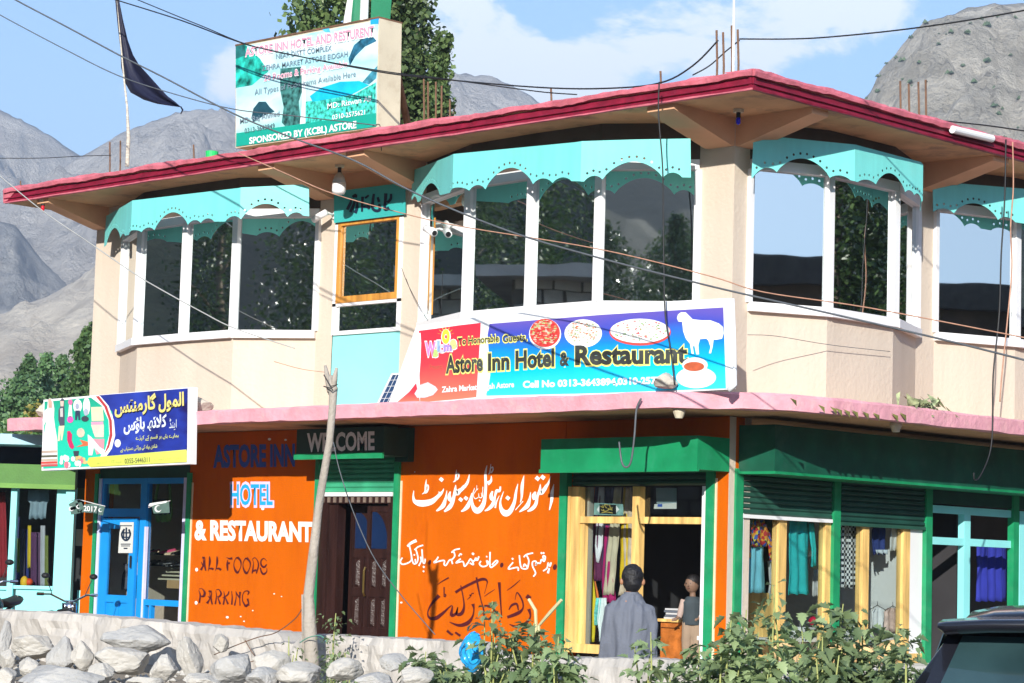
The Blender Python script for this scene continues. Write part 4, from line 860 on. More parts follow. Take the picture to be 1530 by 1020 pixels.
shape('spoon_print', [(625, 498), (629, 497), (630, 512), (629, 540), (627, 565), (625, 565), (624, 530)], bsurf, 0.007, WIN2, bn)
# stones that hold things down on the ledge
STONE = M('pale_stone', (0.47, 0.43, 0.37), 0.95, 0.25, 3, 0.7, 12, dirt=0.3)
def stone(c, r, seed, label=None, cat='stone', group=None, name='stone', mat=None, flat=0.75, sub=3, box=0.0):
    bm = bmesh.new(); bmesh.ops.create_icosphere(bm, subdivisions=sub, radius=1.0); o = Vector((seed*3.1, seed*1.7, 0)); rr = random.Random(seed)
    planes = [(Vector((rr.uniform(-1, 1), rr.uniform(-1, 1), rr.uniform(-1, 1))).normalized(), rr.uniform(0.55, 0.85)) for _ in range(11)]
    for v in bm.verts:
        d = v.co.normalized(); L = 1.0+0.18*noise.noise(d*1.3+o)
        for pn, pd in planes:
            k = d.dot(pn)
            if k > 0.05: L = min(L, pd/k*1.0)
        L += 0.05*noise.noise(d*3+o)+0.03*noise.noise(d*8+o)+0.015*noise.noise(d*17+o)
        v.co = Vector((d.x*r[0], d.y*r[1], d.z*r[2]))*L
    bmesh.ops.rotate(bm, verts=bm.verts, cent=(0, 0, 0), matrix=Matrix.Rotation(rr.random()*6, 3, 'Z') @ Matrix.Rotation(rr.uniform(-.25, .25), 3, 'X'))
    me = bpy.data.meshes.new(name); bm.to_mesh(me); bm.free(); me.transform(Matrix.Translation(Vector(c)))
    ob = adopt(me, name, mat or STONE, None, loc=c)
    for p_ in me.polygons: p_.use_smooth = False
    if label: T(ob, label, cat, group)
    return ob
p = F(300, 600, -1.0); stone((p.x, -1.0, SLT+0.09), (0.17, 0.14, 0.10), 3, 'squared block of pale stone on the ledge beside the garment sign')
p = hit(bsurf, 1004, 574, 0.09); stone((p.x, p.y, SLT+0.11), (0.12, 0.10, 0.10), 9, 'round pale stone standing on the ledge at the foot of the banner')
p = F(66, 622, -1.1); stone((p.x, -1.1, SLT+0.09), (0.12, 0.10, 0.11), 14, 'small pale stone at the left end of the ledge')
# scraps of triangular bunting lying over the right ledge edge
def bunting(pxs, surf, off, label, group=None):
    t0 = hit(surf, *pxs[0], off); t = thing('bunting', label, 'bunting', tuple(t0))
    mb = MB()
    for i, (x, y) in enumerate(pxs):
        a = hit(surf, x, y, off); b = hit(surf, x+10, y+4, off); c = hit(surf, x+9, y+13, off+0.01); mb.add([a, b, c], [(2, 1, 0)])
    part('flags', mb, M('olive_print', (0.20, 0.19, 0.05), 0.7, 0.7, 14, 0), t); return t
bunting([(1180, 594), (1222, 604), (1240, 607), (1248, 609), (1260, 611), (1272, 612), (1288, 614), (1304, 616), (1332, 617), (1344, 616)], [(1.232, -1.0), (1.232, 9)], 0.0, 'string of small olive triangular flags stuck along the right ledge edge')
t0 = G(1400, 615, 1.25); mb = MB()
for k in range(26):
    c = Vector((1.17+0.05*RNG.normal(), t0.y+0.22*RNG.normal(), SLT+0.03+0.03*abs(RNG.normal()))); a = [c+Vector(tuple(RNG.normal(size=3)*0.07)) for _ in range(3)]; mb.add(a, [(0, 1, 2)])
o = part('crumpled_cloth', mb, M('camo_cloth', (0.25, 0.30, 0.16), 0.8, 0.8, 16, 0), None, loc=(1.17, t0.y, SLT)); T(o, 'crumpled patterned green cloth lying on the right ledge', 'cloth')
# ================================================================== garment sign hung at the ledge, left
gs = plane_y(-1.30)
sg = thing('garment_sign', 'green and dark blue clothing sign with Urdu lettering at the left ledge end', 'sign', tuple(F(174, 700, -1.30)))
q = [(65, 597), (285, 578), (283, 693), (62, 703)]
cs = [F(*c, -1.30) for c in q]
mb = MB(); mb.loft([[c for c in cs], [c+Vector((0, 0.10, 0)) for c in cs]]); part('box', mb, WHITE, sg)
panel('green_field', [(67, 600), (168, 591), (168, 695), (65, 700)], gs, 0.004, MGRAD('sea_green_print', [(0, (0.02, 0.60, 0.42)), (0.6, (0.02, 0.55, 0.36)), (1, (0.02, 0.35, 0.22))], 0.4), sg)
BPR = MGRAD('navy_print', [(0, (0.02, 0.03, 0.22)), (0.35, (0.03, 0.06, 0.42)), (0.6, (0.015, 0.02, 0.16)), (0.8, (0.02, 0.04, 0.32)), (1, (0.015, 0.01, 0.10))], 0.4, axis=0, noise_amt=0.5, nscale=3)
shape('blue_field', [(148, 590.5), (281, 580), (280, 673), (150, 685), (166, 665), (172, 640), (168, 615)], gs, 0.006, BPR, sg)
shape('arc_print', [(134, 592), (150, 591), (163, 606), (171, 628), (173, 650), (168, 670), (158, 684), (146, 688), (158, 672), (164, 650), (163, 628), (153, 606)], gs, 0.008, WIN2, sg)
shape('arc_print', [(144, 592), (149, 591.5), (161, 607), (168, 628), (169, 650), (164, 668), (157, 678), (162, 664), (165, 648), (164, 628), (157, 608)], gs, 0.010, M('arc_red', (0.45, 0.05, 0.05), 0.5, 0.1, 5, 0), sg)
shape('yellow_band', [(134, 683.5), (280, 671.5), (280, 690), (136, 697.5), (131, 691)], gs, 0.012, MGRAD('yellow_print', [(0, (0.72, 0.74, 0.10)), (0.5, (0.60, 0.66, 0.12)), (1, (0.78, 0.80, 0.14))], 0.4, axis=0), sg)
YEL = MGRAD('gold_print', [(0, (0.75, 0.55, 0.05)), (0.6, (0.85, 0.72, 0.12)), (1, (0.70, 0.6, 0.25))], 0.4); SIL = M('silver_print', (0.70, 0.76, 0.80), 0.4, 0.1, 5, 0); DKB = M('shadow_print', (0.005, 0.006, 0.03), 0.5, 0, 5, 0)
URD = lambda s: shape_arabic(s)
def gtext(s, x0, y0, x1, y1, h, mat, bold, off=0.011, **k): text(s, x0, y0, x1, y1, h, gs, off, mat, sg, bold=bold, full=True, **k)
s1 = URD('\u0627\u0644\u0645\u0648\u0644 \u06af\u0627\u0631\u0645\u0646\u0679\u0633')
gtext(s1, 173, 626, 276.5, 614, 31, DKB, 0.045, 0.009); gtext(s1, 172.5, 624.5, 276, 612.5, 31, YEL, 0.035)
s2 = URD('\u06a9\u0644\u0627\u062a\u06be \u06c1\u0627\u0624\u0633'); gtext(s2, 186, 650, 250, 643, 25, SIL, 0.035); gtext(URD('\u0627\u06cc\u0646\u0688'), 254, 643, 265, 642, 18, SIL, 0.0)
YL2 = M('pale_yellow_print', (0.65, 0.68, 0.20), 0.5, 0.3, 20, 0)
gtext(URD('\u06c1\u0645\u0627\u0631\u06d2 \u06c1\u0627\u06ba \u06c1\u0631 \u0642\u0633\u0645 \u06a9\u06d2 \u06a9\u067e\u0691\u06d2'), 204, 660, 268, 656, 9, YL2, 0.01); gtext(URD('\u0634\u0627\u062f\u06cc \u0628\u06cc\u0627\u06c1 \u06a9\u06cc \u0648\u0631\u0627\u0626\u0679\u06cc \u062f\u0633\u062a\u06cc\u0627\u0628 \u06c1\u06d2'), 181, 676, 236, 671, 8.5, YL2, 0.01)
text('0355-5446311', 188, 692.5, 225, 690, 7.5, gs, 0.015, INKG, sg, bold=0.0); DM2 = M('faint_print', (0.50, 0.56, 0.12), 0.5, 0, 5, 0)
gtext(URD('\u0632\u06c1\u0631\u06c1 \u0645\u0627\u0631\u06a9\u06cc\u0679'), 232, 689, 272, 686, 6, DM2, 0.0, 0.015); gtext(URD('\u0639\u06cc\u062f\u06af\u0627\u06c1 \u0627\u0633\u062a\u0648\u0631'), 143, 694, 184, 692, 6, DM2, 0.0, 0.015)
def gp(name, pts, col, off=0.008): shape(name, [(60+x/8.867, 590+y/8.867) for x, y in pts], gs, off, M('g_%02d%02d%02d' % tuple(int(c*99) for c in col), col, 0.5, 0.1, 6, 0), sg)
gp('dress_print', [(110,70),(130,45),(160,50),(180,90),(195,180),(190,300),(205,420),(235,600),(238,920),(20,930),(40,640),(75,420),(90,340),(60,400),(38,330),(70,200),(100,180)], (0.80,0.78,0.76))
gp('dress_print', [(115,60),(150,50),(165,95),(165,170),(120,170)], (0.62,0.38,0.30), 0.010)
for k, (c, y) in enumerate((((0.5, 0.38, 0.3), 740), ((0.12, 0.12, 0.08), 800), ((0.5, 0.4, 0.3), 850), ((0.6, 0.08, 0.06), 885), ((0.55, 0.1, 0.1), 920))): gp('dress_print', [(33-k*3, y), (232+k, y-8), (234+k, y+22), (31-k*3, y+28)], c, 0.0105)
gp('figure_print', [(272,70),(300,40),(325,60),(325,140),(330,220),(330,400),(270,410),(248,330),(250,200),(275,150)], (0.08,0.08,0.12)); gp('figure_print', [(275,80),(322,80),(318,150),(280,150)], (0.7,0.5,0.42), 0.01); gp('figure_print', [(272,180),(310,170),(312,290),(275,290)], (0.55,0.52,0.5), 0.01)
gp('figure_print', [(255,410),(330,405),(300,600),(280,600),(285,470),(265,610),(240,610)], (0.72,0.68,0.45))
gp('figure_print', ellp(407,95,30,38,12), (0.75,0.15,0.35)); gp('figure_print', [(390,130),(425,130),(435,290),(375,290)], (0.78,0.70,0.68)); gp('figure_print', ellp(405,325,42,45,12), (0.80,0.10,0.45))
gp('figure_print', ellp(503,145,58,90,16), (0.80,0.82,0.84)); gp('figure_print', ellp(500,150,25,40,12), (0.35,0.38,0.5), 0.01); gp('figure_print', [(475,205),(535,205),(540,330),(515,330),(508,250),(495,330),(470,330)], (0.04,0.05,0.1), 0.01)
gp('figure_print', ellp(622,150,48,120,14), (0.80,0.80,0.78)); gp('figure_print', ellp(615,225,30,50,12), (0.4,0.45,0.55), 0.01); gp('figure_print', ellp(602,315,50,38,12), (0.05,0.06,0.08), 0.01)
gp('sock_print', [(365,480),(400,475),(430,520),(425,600),(460,690),(430,720),(395,690),(365,600)], (0.55,0.03,0.12)); gp('shoe_print', [(530,590),(640,620),(640,670),(480,690),(570,650)], (0.75,0.15,0.06)); gp('flower_print', ellp(545,500,55,65,9), (0.62,0.55,0.42))
for k in range(4): gp('cloth_print', [(680,(160,355,395,580)[k]),(835+k*8,(155,350,390,580)[k]),(850,(340,505,560,760)[k]),(690+k*22,(345,510,560,790)[k])], ((0.70,0.72,0.45),(0.72,0.35,0.5),(0.75,0.6,0.5),(0.75,0.3,0.35))[k], 0.0075+0.0003*k)
r_ = random.Random(5)
for k in range(16): gp('bottle_print', ellp(290+r_.random()*330, 820+r_.random()*110, 18+r_.random()*20, 22+r_.random()*25, 8), [(0.75,0.72,0.7),(0.8,0.2,0.25),(0.7,0.5,0.2),(0.82,0.82,0.84)][k % 4], 0.009+0.0002*k)
gp('bottle_print', [(450,740),(525,740),(515,810),(460,810)], (0.05,0.06,0.08), 0.0135)
gp('shoe_print', [(640,520),(690,560),(800,690),(880,740),(820,790),(720,700),(700,800),(650,800)], (0.80,0.80,0.82), 0.0105)
gp('shoe_print', ellp(1038,640,42,55,10), (0.82,0.82,0.84), 0.012)
# ================================================================== roof billboard
BY = -0.50; bs = plane_y(BY)
bb = thing('roof_billboard', 'large boxed billboard with turquoise landscape print and pink lettering on the roof', 'billboard', tuple(Vector((F(455, 205, BY).x, BY, RT_))))
q = [(352, 69), (567, 27), (564, 190), (352, 221)]; cs = [F(*c, BY) for c in q]; cs[2].z = cs[2].z; 
dy = abs(F(591, 28, BY).x-F(567, 27, BY).x)*1.0
mb = MB(); mb.loft([[c for c in cs], [c+Vector((0, 0.34, 0)) for c in cs]]); part('box', mb, IVORY, bb)
BASEP = MGRAD('landscape_print', [(0, (0.05, 0.55, 0.42)), (0.18, (0.30, 0.75, 0.70)), (0.4, (0.58, 0.80, 0.82)), (0.62, (0.36, 0.70, 0.76)), (0.85, (0.78, 0.88, 0.90)), (1, (0.20, 0.60, 0.78))], 0.35, noise_amt=0.45, nscale=3.2)
panel('printed_sheet', [(353.5, 71), (565.5, 30), (562.5, 189), (353.5, 219)], bs, 0.004, BASEP, bb)
def bp_(name, pts, col, off=0.006, var=0.25, sc=6): shape(name, [(340+x/4.857, 20+y/4.857) for x, y in pts], bs, off, M('b_%02d%02d%02d' % tuple(int(c*99) for c in col), col, 0.4, var, sc, 0), bb)
bp_('hill_print', [(62,240),(130,225),(240,330),(300,420),(180,520),(62,540)], (0.02,0.42,0.34), 0.006, 0.9, 9)
bp_('hill_print', [(62,235),(120,222),(140,300),(62,330)], (0.02,0.16,0.16), 0.007, 0.6, 9)
bp_('cave_print', [(175,760),(190,690),(230,640),(280,640),(310,680),(345,712),(260,745),(190,790)], (0.015,0.07,0.10))
bp_('rock_print', [(385,400),(540,385),(545,560),(520,640),(535,810),(440,840),(395,790),(410,680),(385,560)], (0.04,0.16,0.15), 0.006, 1.0, 14)
bp_('waterfall_print', [(540,380),(570,380),(568,830),(525,835),(545,640)], (0.75,0.82,0.82), 0.007)
bp_('lake_print', [(600,600),(680,540),(820,495),(960,490),(1030,520),(900,590),(740,620),(620,640)], (0.01,0.50,0.72), 0.007, 0.2)
bp_('meadow_print', [(570,640),(760,615),(920,590),(1080,500),(1072,740),(570,830)], (0.05,0.52,0.42), 0.006, 0.9, 22)
bp_('cliff_print', [(880,330),(920,230),(980,180),(1060,170),(1085,200),(1000,240),(930,310),(890,380)], (0.02,0.12,0.20), 0.006, 0.8, 12)
bp_('cliff_print', [(980,500),(1040,430),(1090,380),(1082,470),(1030,515)], (0.05,0.25,0.34), 0.006, 0.6, 12); bp_('sky_print', [(1040,45),(1100,35),(1098,75),(1040,80)], (0.02,0.35,0.75), 0.006)
bp_('sky_print', [(690,115),(740,108),(750,140),(710,135)], (0.1,0.5,0.75), 0.006)
panel('green_band', [(354, 199), (562.7, 169), (562.5, 189), (353.5, 219)], bs, 0.010, M('band_green', (0.01, 0.36, 0.27), 0.4, 0.05, 4, 0), bb)
PKL = M('pink_print', (0.72, 0.30, 0.42), 0.5, 0.05, 5, 0); GRL = M('grey_print', (0.20, 0.28, 0.34), 0.5, 0.05, 5, 0); DGL = M('slate_print', (0.10, 0.16, 0.20), 0.5, 0.05, 5, 0)
def bt2(s, x0, y0, x1, y1, h, mat, ob=0.035, b=0.008, out=WIN2, hr=None):
    if mat is PKL: text(s, x0-.8, y0+.8, x1+.8, y1+.8, h+1.6, bs, 0.013, out, bb, bold=ob, hr=hr and hr+1.6)
    text(s, x0, y0, x1, y1, h, bs, 0.016, mat, bb, bold=b, hr=hr)
bt2('ASTORE INN HOTEL AND RESTURENT', 368, 84, 560, 53, 12, PKL, 0.06, 0.025, hr=15); bt2('NEAR DISTT COMPLEX', 414, 88, 497, 75, 8, GRL); bt2('ZEHRA MARKET ASTORE EIDGAH', 393, 106, 521, 84, 8, GRL)
bt2('20 Rooms & Parking Available', 396, 121, 520, 99, 9, PKL); bt2('All Types of Food Items Available Here', 382, 142, 533, 114, 9, GRL, 0.06, 0.0)
bt2('MD: Rizwan Ali', 491, 163, 556, 151, 8.5, WIN2); bt2('0310-2575621', 498, 179, 547, 171, 7.5, WIN2); bt2('MD: Raj Ahmed', 360, 185, 419, 173, 8, GRL); bt2('0313-3643849', 367, 199, 412, 191, 7.5, DGL)
text('SPONSORED BY (KCBL) ASTORE', 374, 215, 534, 191, 9.5, bs, 0.016, WIN2, bb, bold=0.03, hr=10.5)
ST = M('dark_steel', (0.05, 0.045, 0.04), 0.6, 0.3, 5, 0.1)
mb = MB(); mb.bar(cs[1]+Vector((0.0, 0.17, 0.01)), cs[0]+Vector((0, 0.17, 0.01)), 0.36, 0.02); part('top_flashing', mb, RUST, bb)
mb = MB()
for u in (0.08, 0.5, 0.93): b_ = cs[3].lerp(cs[2], u); mb.box(b_.x-0.03, b_.x+0.03, BY+0.12, BY+0.18, RT_-0.02, b_.z+0.1)
part('leg', mb, RUST, bb)
a = F(588, 85, 0.1); b = hit(plane_y(1.3), 628, 176); part('brace', MB().tube([a, (b.x, 1.3, RT_-0.02)], 0.045, 8), RUST, bb)
# mast with a green and white flag behind the billboard
mp_ = F(545, 0, 0.4)
fl = thing('national_flag', 'green and white flag on a white mast behind the roof billboard', 'flag', (mp_.x, 0.4, RT_))
part('pole', MB().tube([(mp_.x, 0.4, RT_), (mp_.x, 0.4, 9.2)], 0.05, 10), WHITE, fl)
fm = MB(); fw = MB()
for k in range(9):
    s = k/8; x = mp_.x-0.28*s**0.6; z = 9.0-0.15*s
    pass
z0_, z1_ = 7.35, 8.9
rows = 10
def fcol(x0, x1, mbx):
    n = 5
    for j in range(rows+1):
        for i in range(n+1):
            t_ = j/rows; wdt = 0.06+0.44*t_; x = mp_.x-0.04-wdt*(x0+(x1-x0)*i/n); mbx.v.append((x, 0.4+0.06*math.sin(6*i/n+3*t_), z1_-(z1_-z0_)*t_))
    mbx.f = [(j*(n+1)+i, (j+1)*(n+1)+i, (j+1)*(n+1)+i+1, j*(n+1)+i+1) for j in range(rows) for i in range(n)]
fcol(0, 0.72, fm); fcol(0.72, 1.0, fw)
part('green_cloth', fm, M('flag_green', (0.02, 0.20, 0.10), 0.7, 0.1, 4, 0.1), fl, smooth=True); part('white_cloth', fw, WHITE, fl, smooth=True)
o = part('flag_cloth', MB().add([(mp_.x+0.06, 0.45, 8.4), (mp_.x+0.36, 0.5, 8.3), (mp_.x+0.30, 0.5, 7.3), (mp_.x+0.06, 0.45, 7.2)], [(0, 1, 2, 3)]), MATS['flag_green'], fl)
# black flag
pb = F(190, 250, -0.3)
bf = thing('black_flag', 'long black flag drooping from a thin birch pole on the left part of the roof', 'flag', (pb.x, -0.3, RT_))
P = [F(x, y, -0.3) for x, y in ((190, 248), (192, 205), (190, 160), (186, 124), (180, 60), (172, -40))]
BIRCH = M('birch_bark', (0.55, 0.50, 0.42), 0.8, 0.3, 6, 0.2, 20, dirt=0.8, dirtcol=(0.06, 0.05, 0.04), stretch=(1, 1, 6))
part('pole', MB().tube(P, [0.026, 0.024, 0.014, 0.012, 0.010, 0.008], 8), BIRCH, bf)
L_ = [(171, -30), (172, 0), (176, 40), (180, 75), (181, 100), (186, 122), (195, 138), (215, 149), (235, 155), (255, 158), (270, 160)]
R_ = [(174, -30), (178, 0), (184, 30), (191, 60), (199, 82), (208, 97), (222, 112), (238, 130), (250, 143), (262, 152), (271, 160)]
mb = MB(); n = 8
for i, (l, r) in enumerate(zip(L_, R_)):
    for k in range(n+1):
        t_ = k/n; x, y = l[0]+(r[0]-l[0])*t_, l[1]+(r[1]-l[1])*t_; mb.v.append(tuple(F(x, y, -0.3+0.05*math.sin(t_*9+i*0.4)*(min(i, 10)/10+0.1))))
mb.f = [(i*(n+1)+k, (i+1)*(n+1)+k, (i+1)*(n+1)+k+1, i*(n+1)+k+1) for i in range(len(L_)-1) for k in range(n)]
part('cloth', mb, M('black_cloth', (0.008, 0.009, 0.03), 0.55, 0.2, 3, 0.1), bf, smooth=True)
part('tassel', MB().tube([F(270, 159, -0.3), F(273, 164, -0.3), F(270, 170, -0.3)], [0.008, 0.012, 0.006], 6), MATS['black_cloth'], bf)
# ---- reinforcing bars on the roof
def rebar(px, y0, y1, yy, label, grp, surf=None):
    a = hit(plane_y(yy) if surf is None else surf, px, y0); a.z = RT_-0.03; b = hit(plane_y(yy) if surf is None else surf, px+random.uniform(-1, 1), y1); o = part('rebar', MB().tube([a, a.lerp(b, .5)+Vector((0.01, 0, 0)), b], 0.011, 6), RUST, None, loc=tuple(a)); T(o, label, 'rebar', grp)
nearr = hit([(0.3, -0.4), (0.31, -0.39)], 1090, 100)
for px, y1, lb in ((1071, 45, 'leftmost rusty rebar standing at the roof corner'), (1081, 48, 'second rusty rebar from the left at the roof corner'), (1093, 38, 'rusty rebar beside the thin white pole at the roof corner'), (1103, 44, 'rightmost rusty rebar standing at the roof corner')): rebar(px, 112, y1, -0.2, lb, 'rebars at the roof corner')
for i, (px, y1) in enumerate(((1345, 121), (1358, 125), (1373, 122), (1383, 119))): rebar(px, 170, y1, 0, ('leftmost', 'second', 'third', 'rightmost')[i]+' rebar of the four on the right part of the roof', 'rebars on the right part of the roof', [(-0.1, 0), (-0.1, 16)])
for px, y1, lb in ((165, 212, 'thin rebar left of the black flag pole'), (180, 210, 'crooked rebar touching the black flag pole'), (290, 216, 'short rebar left of the green bucket'), (824, 132, 'short rebar on the roof left of centre edge'), (987, 106, 'short rebar on the roof between centre and corner'), (30, 270, 'tiny rebar at the left end of the roof')):
    rebar(px, y1+30, y1, -0.3, lb, 'single rebars along the roof edge')
for i, (px, y1) in enumerate(((634, 118), (640, 122), (651, 122), (659, 128), (672, 148))): rebar(px, 180, y1, 0.3, ('leftmost', 'second', 'middle', 'fourth', 'rightmost')[i]+' rebar of the cluster right of the billboard', 'rebars right of the billboard')
a = F(1096, 100, -0.2); a.z = RT_-0.02; b = F(1097, -30, -0.2); o = part('thin_pole', MB().tube([a, b], 0.012, 8), WHITE, None, loc=tuple(a)); T(o, 'thin white pole rising above the roof corner', 'pole')
p = F(317, 222, -0.3); o = part('bucket', MB().tube([(p.x, -0.3, RT_), (p.x, -0.3, RT_+0.24)], [0.065, 0.078], 14), M('green_plastic', (0.03, 0.55, 0.15), 0.3, 0.1, 4, 0), None, loc=(p.x, -0.3, RT_)); T(o, 'bright green plastic can on the roof left of the billboard', 'can')
a, b = G(1423, 193, 1.05), G(1482, 207, 1.05); o = part('drain_pipe', MB().tube([a, b], 0.04, 12), WHITE, None, loc=tuple(a)); T(o, 'short white plastic pipe lying along the right roof edge', 'pipe')
# ================================================================== cloth and goods in the shops
def drape(name, rows, surf, off, mat, parent=None, amp=0.018, nf=3.0, seed=0, th=0.012, loc=None, nx=14, flare=0.0, **kw):
    """hanging cloth: rows of (pixel y, left px, right px) from top to bottom, with vertical folds"""
    R_ = []
    for i in range(len(rows)-1):
        n = max(1, int(abs(rows[i+1][0]-rows[i][0])/7))
        for k in range(n): R_.append([rows[i][c]+(rows[i+1][c]-rows[i][c])*k/n for c in range(3)])
    R_.append(list(rows[-1])); mb = MB(); m = len(R_)
    for side in (0, 1):
        for j, (y, l, r) in enumerate(R_):
            for i in range(nx+1):
                u = i/nx; w = math.sin(u*nf*2*math.pi+seed*2.1+0.35*math.sin(j*0.3+seed))*amp*(0.5+0.5*j/m)+0.012*noise.noise(Vector((u*3, j*0.25, seed*5.3)))
                yy = y+(1.2*math.sin(u*nf*6.28+seed) if j == m-1 else 0)
                mb.v.append(tuple(hit(surf, l+(r-l)*u, yy, off+w-side*th)))
    W_ = nx+1; N_ = m*W_
    for j in range(m-1):
        for i in range(nx):
            a = j*W_+i; mb.f.append((a, a+W_, a+W_+1, a+1)); mb.f.append((N_+a, N_+a+1, N_+a+W_+1, N_+a+W_))
    for j in range(m-1):
        a = j*W_; mb.f.append((a, N_+a, N_+a+W_, a+W_)); a = j*W_+nx; mb.f.append((a, a+W_, N_+a+W_, N_+a))
    for i in range(nx):
        mb.f.append((i, i+1, N_+i+1, N_+i)); a = (m-1)*W_+i; mb.f.append((a, N_+a, N_+a+1, a+1))
    lc = tuple(hit(surf, (R_[0][1]+R_[0][2])/2, R_[0][0], off)) if parent is None else (0, 0, 0)
    return part(name, mb, mat, parent, loc=lc, smooth=True, **kw)
def CL(name, rgb, var=0.12, sc=5): return M('cloth_'+name, rgb, 0.85, var, sc, 0.15, 60)
C2 = plane_y(0.30); GRP = 'shawls hanging inside the yellow framed window'
SHW = [('white_green', (0.62, 0.70, 0.58), [(728, 873, 887), (800, 867, 880), (870, 862, 876), (910, 866, 873)], 'long white scarf, leftmost of those hanging in the yellow framed window'),
 ('tie_dye', (0.85, 0.22, 0.05), [(728, 883, 893), (800, 877, 888), (870, 879, 892), (905, 884, 898)], 'orange and red shawl hanging next to the white scarf'),
 ('yellow', (0.80, 0.62, 0.02), [(795, 879, 889), (860, 872, 892), (900, 864, 896), (958, 861, 893)], 'bright yellow shawl reaching the window bottom'),
 ('plum', (0.14, 0.02, 0.08), [(728, 893, 904), (830, 885, 902), (868, 888, 903)], 'dark plum shawl hanging in the yellow framed window'),
 ('white', (0.78, 0.76, 0.80), [(728, 900, 908), (815, 895, 906), (840, 897, 900)], 'short white scarf over the dark plum shawl'),
 ('indigo', (0.05, 0.035, 0.09), [(728, 905, 917), (860, 898, 908), (880, 898, 908)], 'indigo shawl between the plum and the magenta ones'),
 ('magenta', (0.42, 0.01, 0.13), [(785, 907, 919), (860, 902, 917), (900, 902, 922)], 'magenta shawl in the middle of the yellow framed window'),
 ('beige', (0.58, 0.50, 0.36), [(728, 922, 932), (800, 914, 929), (888, 906, 921)], 'beige shawl to the right of the magenta one'),
 ('gold', (0.78, 0.50, 0.01), [(728, 931, 937), (810, 926, 940), (868, 924, 938)], 'golden yellow shawl to the right of the beige one'),
 ('ruffle', (0.62, 0.48, 0.36), [(728, 936, 944), (800, 932, 946), (850, 934, 946), (890, 925, 940)], 'ruffled patterned shawl against the right post of the yellow framed window')]
for i, (n_, c_, rows, lb) in enumerate(SHW): T(drape('shawl', rows, C2, 0.012*((i*5) % 4)+(0.05 if n_ in ('white', 'yellow') else 0), CL(n_, c_, 0.25 if n_ in ('tie_dye', 'ruffle') else 0.12, 9), seed=i, nf=2, nx=10), lb, 'shawl', GRP)
T(drape('cloth_bag', [(893, 896, 905), (925, 893, 906), (945, 897, 903), (957, 897, 901)], plane_y(0.16), 0, CL('bag_white', (0.74, 0.78, 0.78)), amp=0.02), 'white cloth bundle hanging low in front of the yellow shawl', 'cloth')
T(drape('scarf', [(893, 891, 897), (915, 888, 895), (933, 889, 893)], plane_y(0.15), 0, CL('aqua', (0.15, 0.55, 0.52), 0.6, 30), amp=0.01), 'small aqua checked scarf beside the white cloth bundle', 'scarf')
pq = thing('calligraphy_plaque', 'black and gold calligraphy plaque in the upper pane of the yellow framed window', 'plaque', tuple(F(909, 769, 0.07)))
pl = plane_y(0.085)
shape('plaque_board', [(888, 751), (931, 753), (932, 770), (887, 769)], pl, 0, M('plaque_teal', (0.22, 0.38, 0.36), 0.5, 0.3, 12, 0), pq); shape('plaque_face', [(896, 753), (921, 754), (921, 768), (896, 767)], pl, 0.004, M('plaque_black', (0.01, 0.012, 0.012), 0.4), pq)
for a in (1, -1): shape('plaque_star', [(892 if a > 0 else 926, 761), (896 if a > 0 else 921, 755), (896 if a > 0 else 921, 766)], pl, 0.005, WIN2, pq)
strokes('lettering', [[(30, 30), (60, 45), (50, 20)], [(90, 50), (70, 15), (110, 20)], [(120, 15), (130, 50), (150, 45)], [(35, 65), (80, 80), (120, 62), (150, 70)], [(60, 60), (65, 75)], [(100, 55), (140, 62)], [(40, 95), (90, 88), (150, 98)]], pl, 0.008, M('plaque_gold', (0.55, 0.42, 0.10), 0.4), pq, org=(893.5, 751.5), sc=6.6, wmul=0.35)
t = thing('door_notice', 'pale paper notice hanging in the transom over the open shop doorway', 'notice', tuple(F(996, 760, 0.09))); nf_ = plane_y(0.09)
shape('notice_sheet', [(980, 729), (1011, 729), (1011, 760), (981, 752)], nf_, 0, M('notice_grey', (0.25, 0.33, 0.36), 0.8), t); shape('notice_sheet', [(978, 753), (1011, 751), (1011, 760), (977, 760)], nf_, 0.003, PAPER, t); shape('notice_print', [(983, 753), (990, 753), (990, 757), (983, 757)], nf_, 0.005, NAVY, t)
# folded striped cloth on the counter
zc = zF(1000, 929, 0.45)+0.03
t = thing('folded_cloths', 'small stack of folded grey striped cloths on the wooden counter', 'cloth stack', (-0.55, 0.6, zc))
for k in range(5): part('folded_cloth', MB().box(cx0+0.03+0.012*(k % 3), cx1-0.01+0.01*(k % 2), 0.47, 0.85, zc+k*0.022, zc+k*0.022+0.018), M('stripe_grey' if k % 2 else 'stripe_white', (0.12, 0.14, 0.18) if k % 2 else (0.55, 0.56, 0.58), 0.8), t)
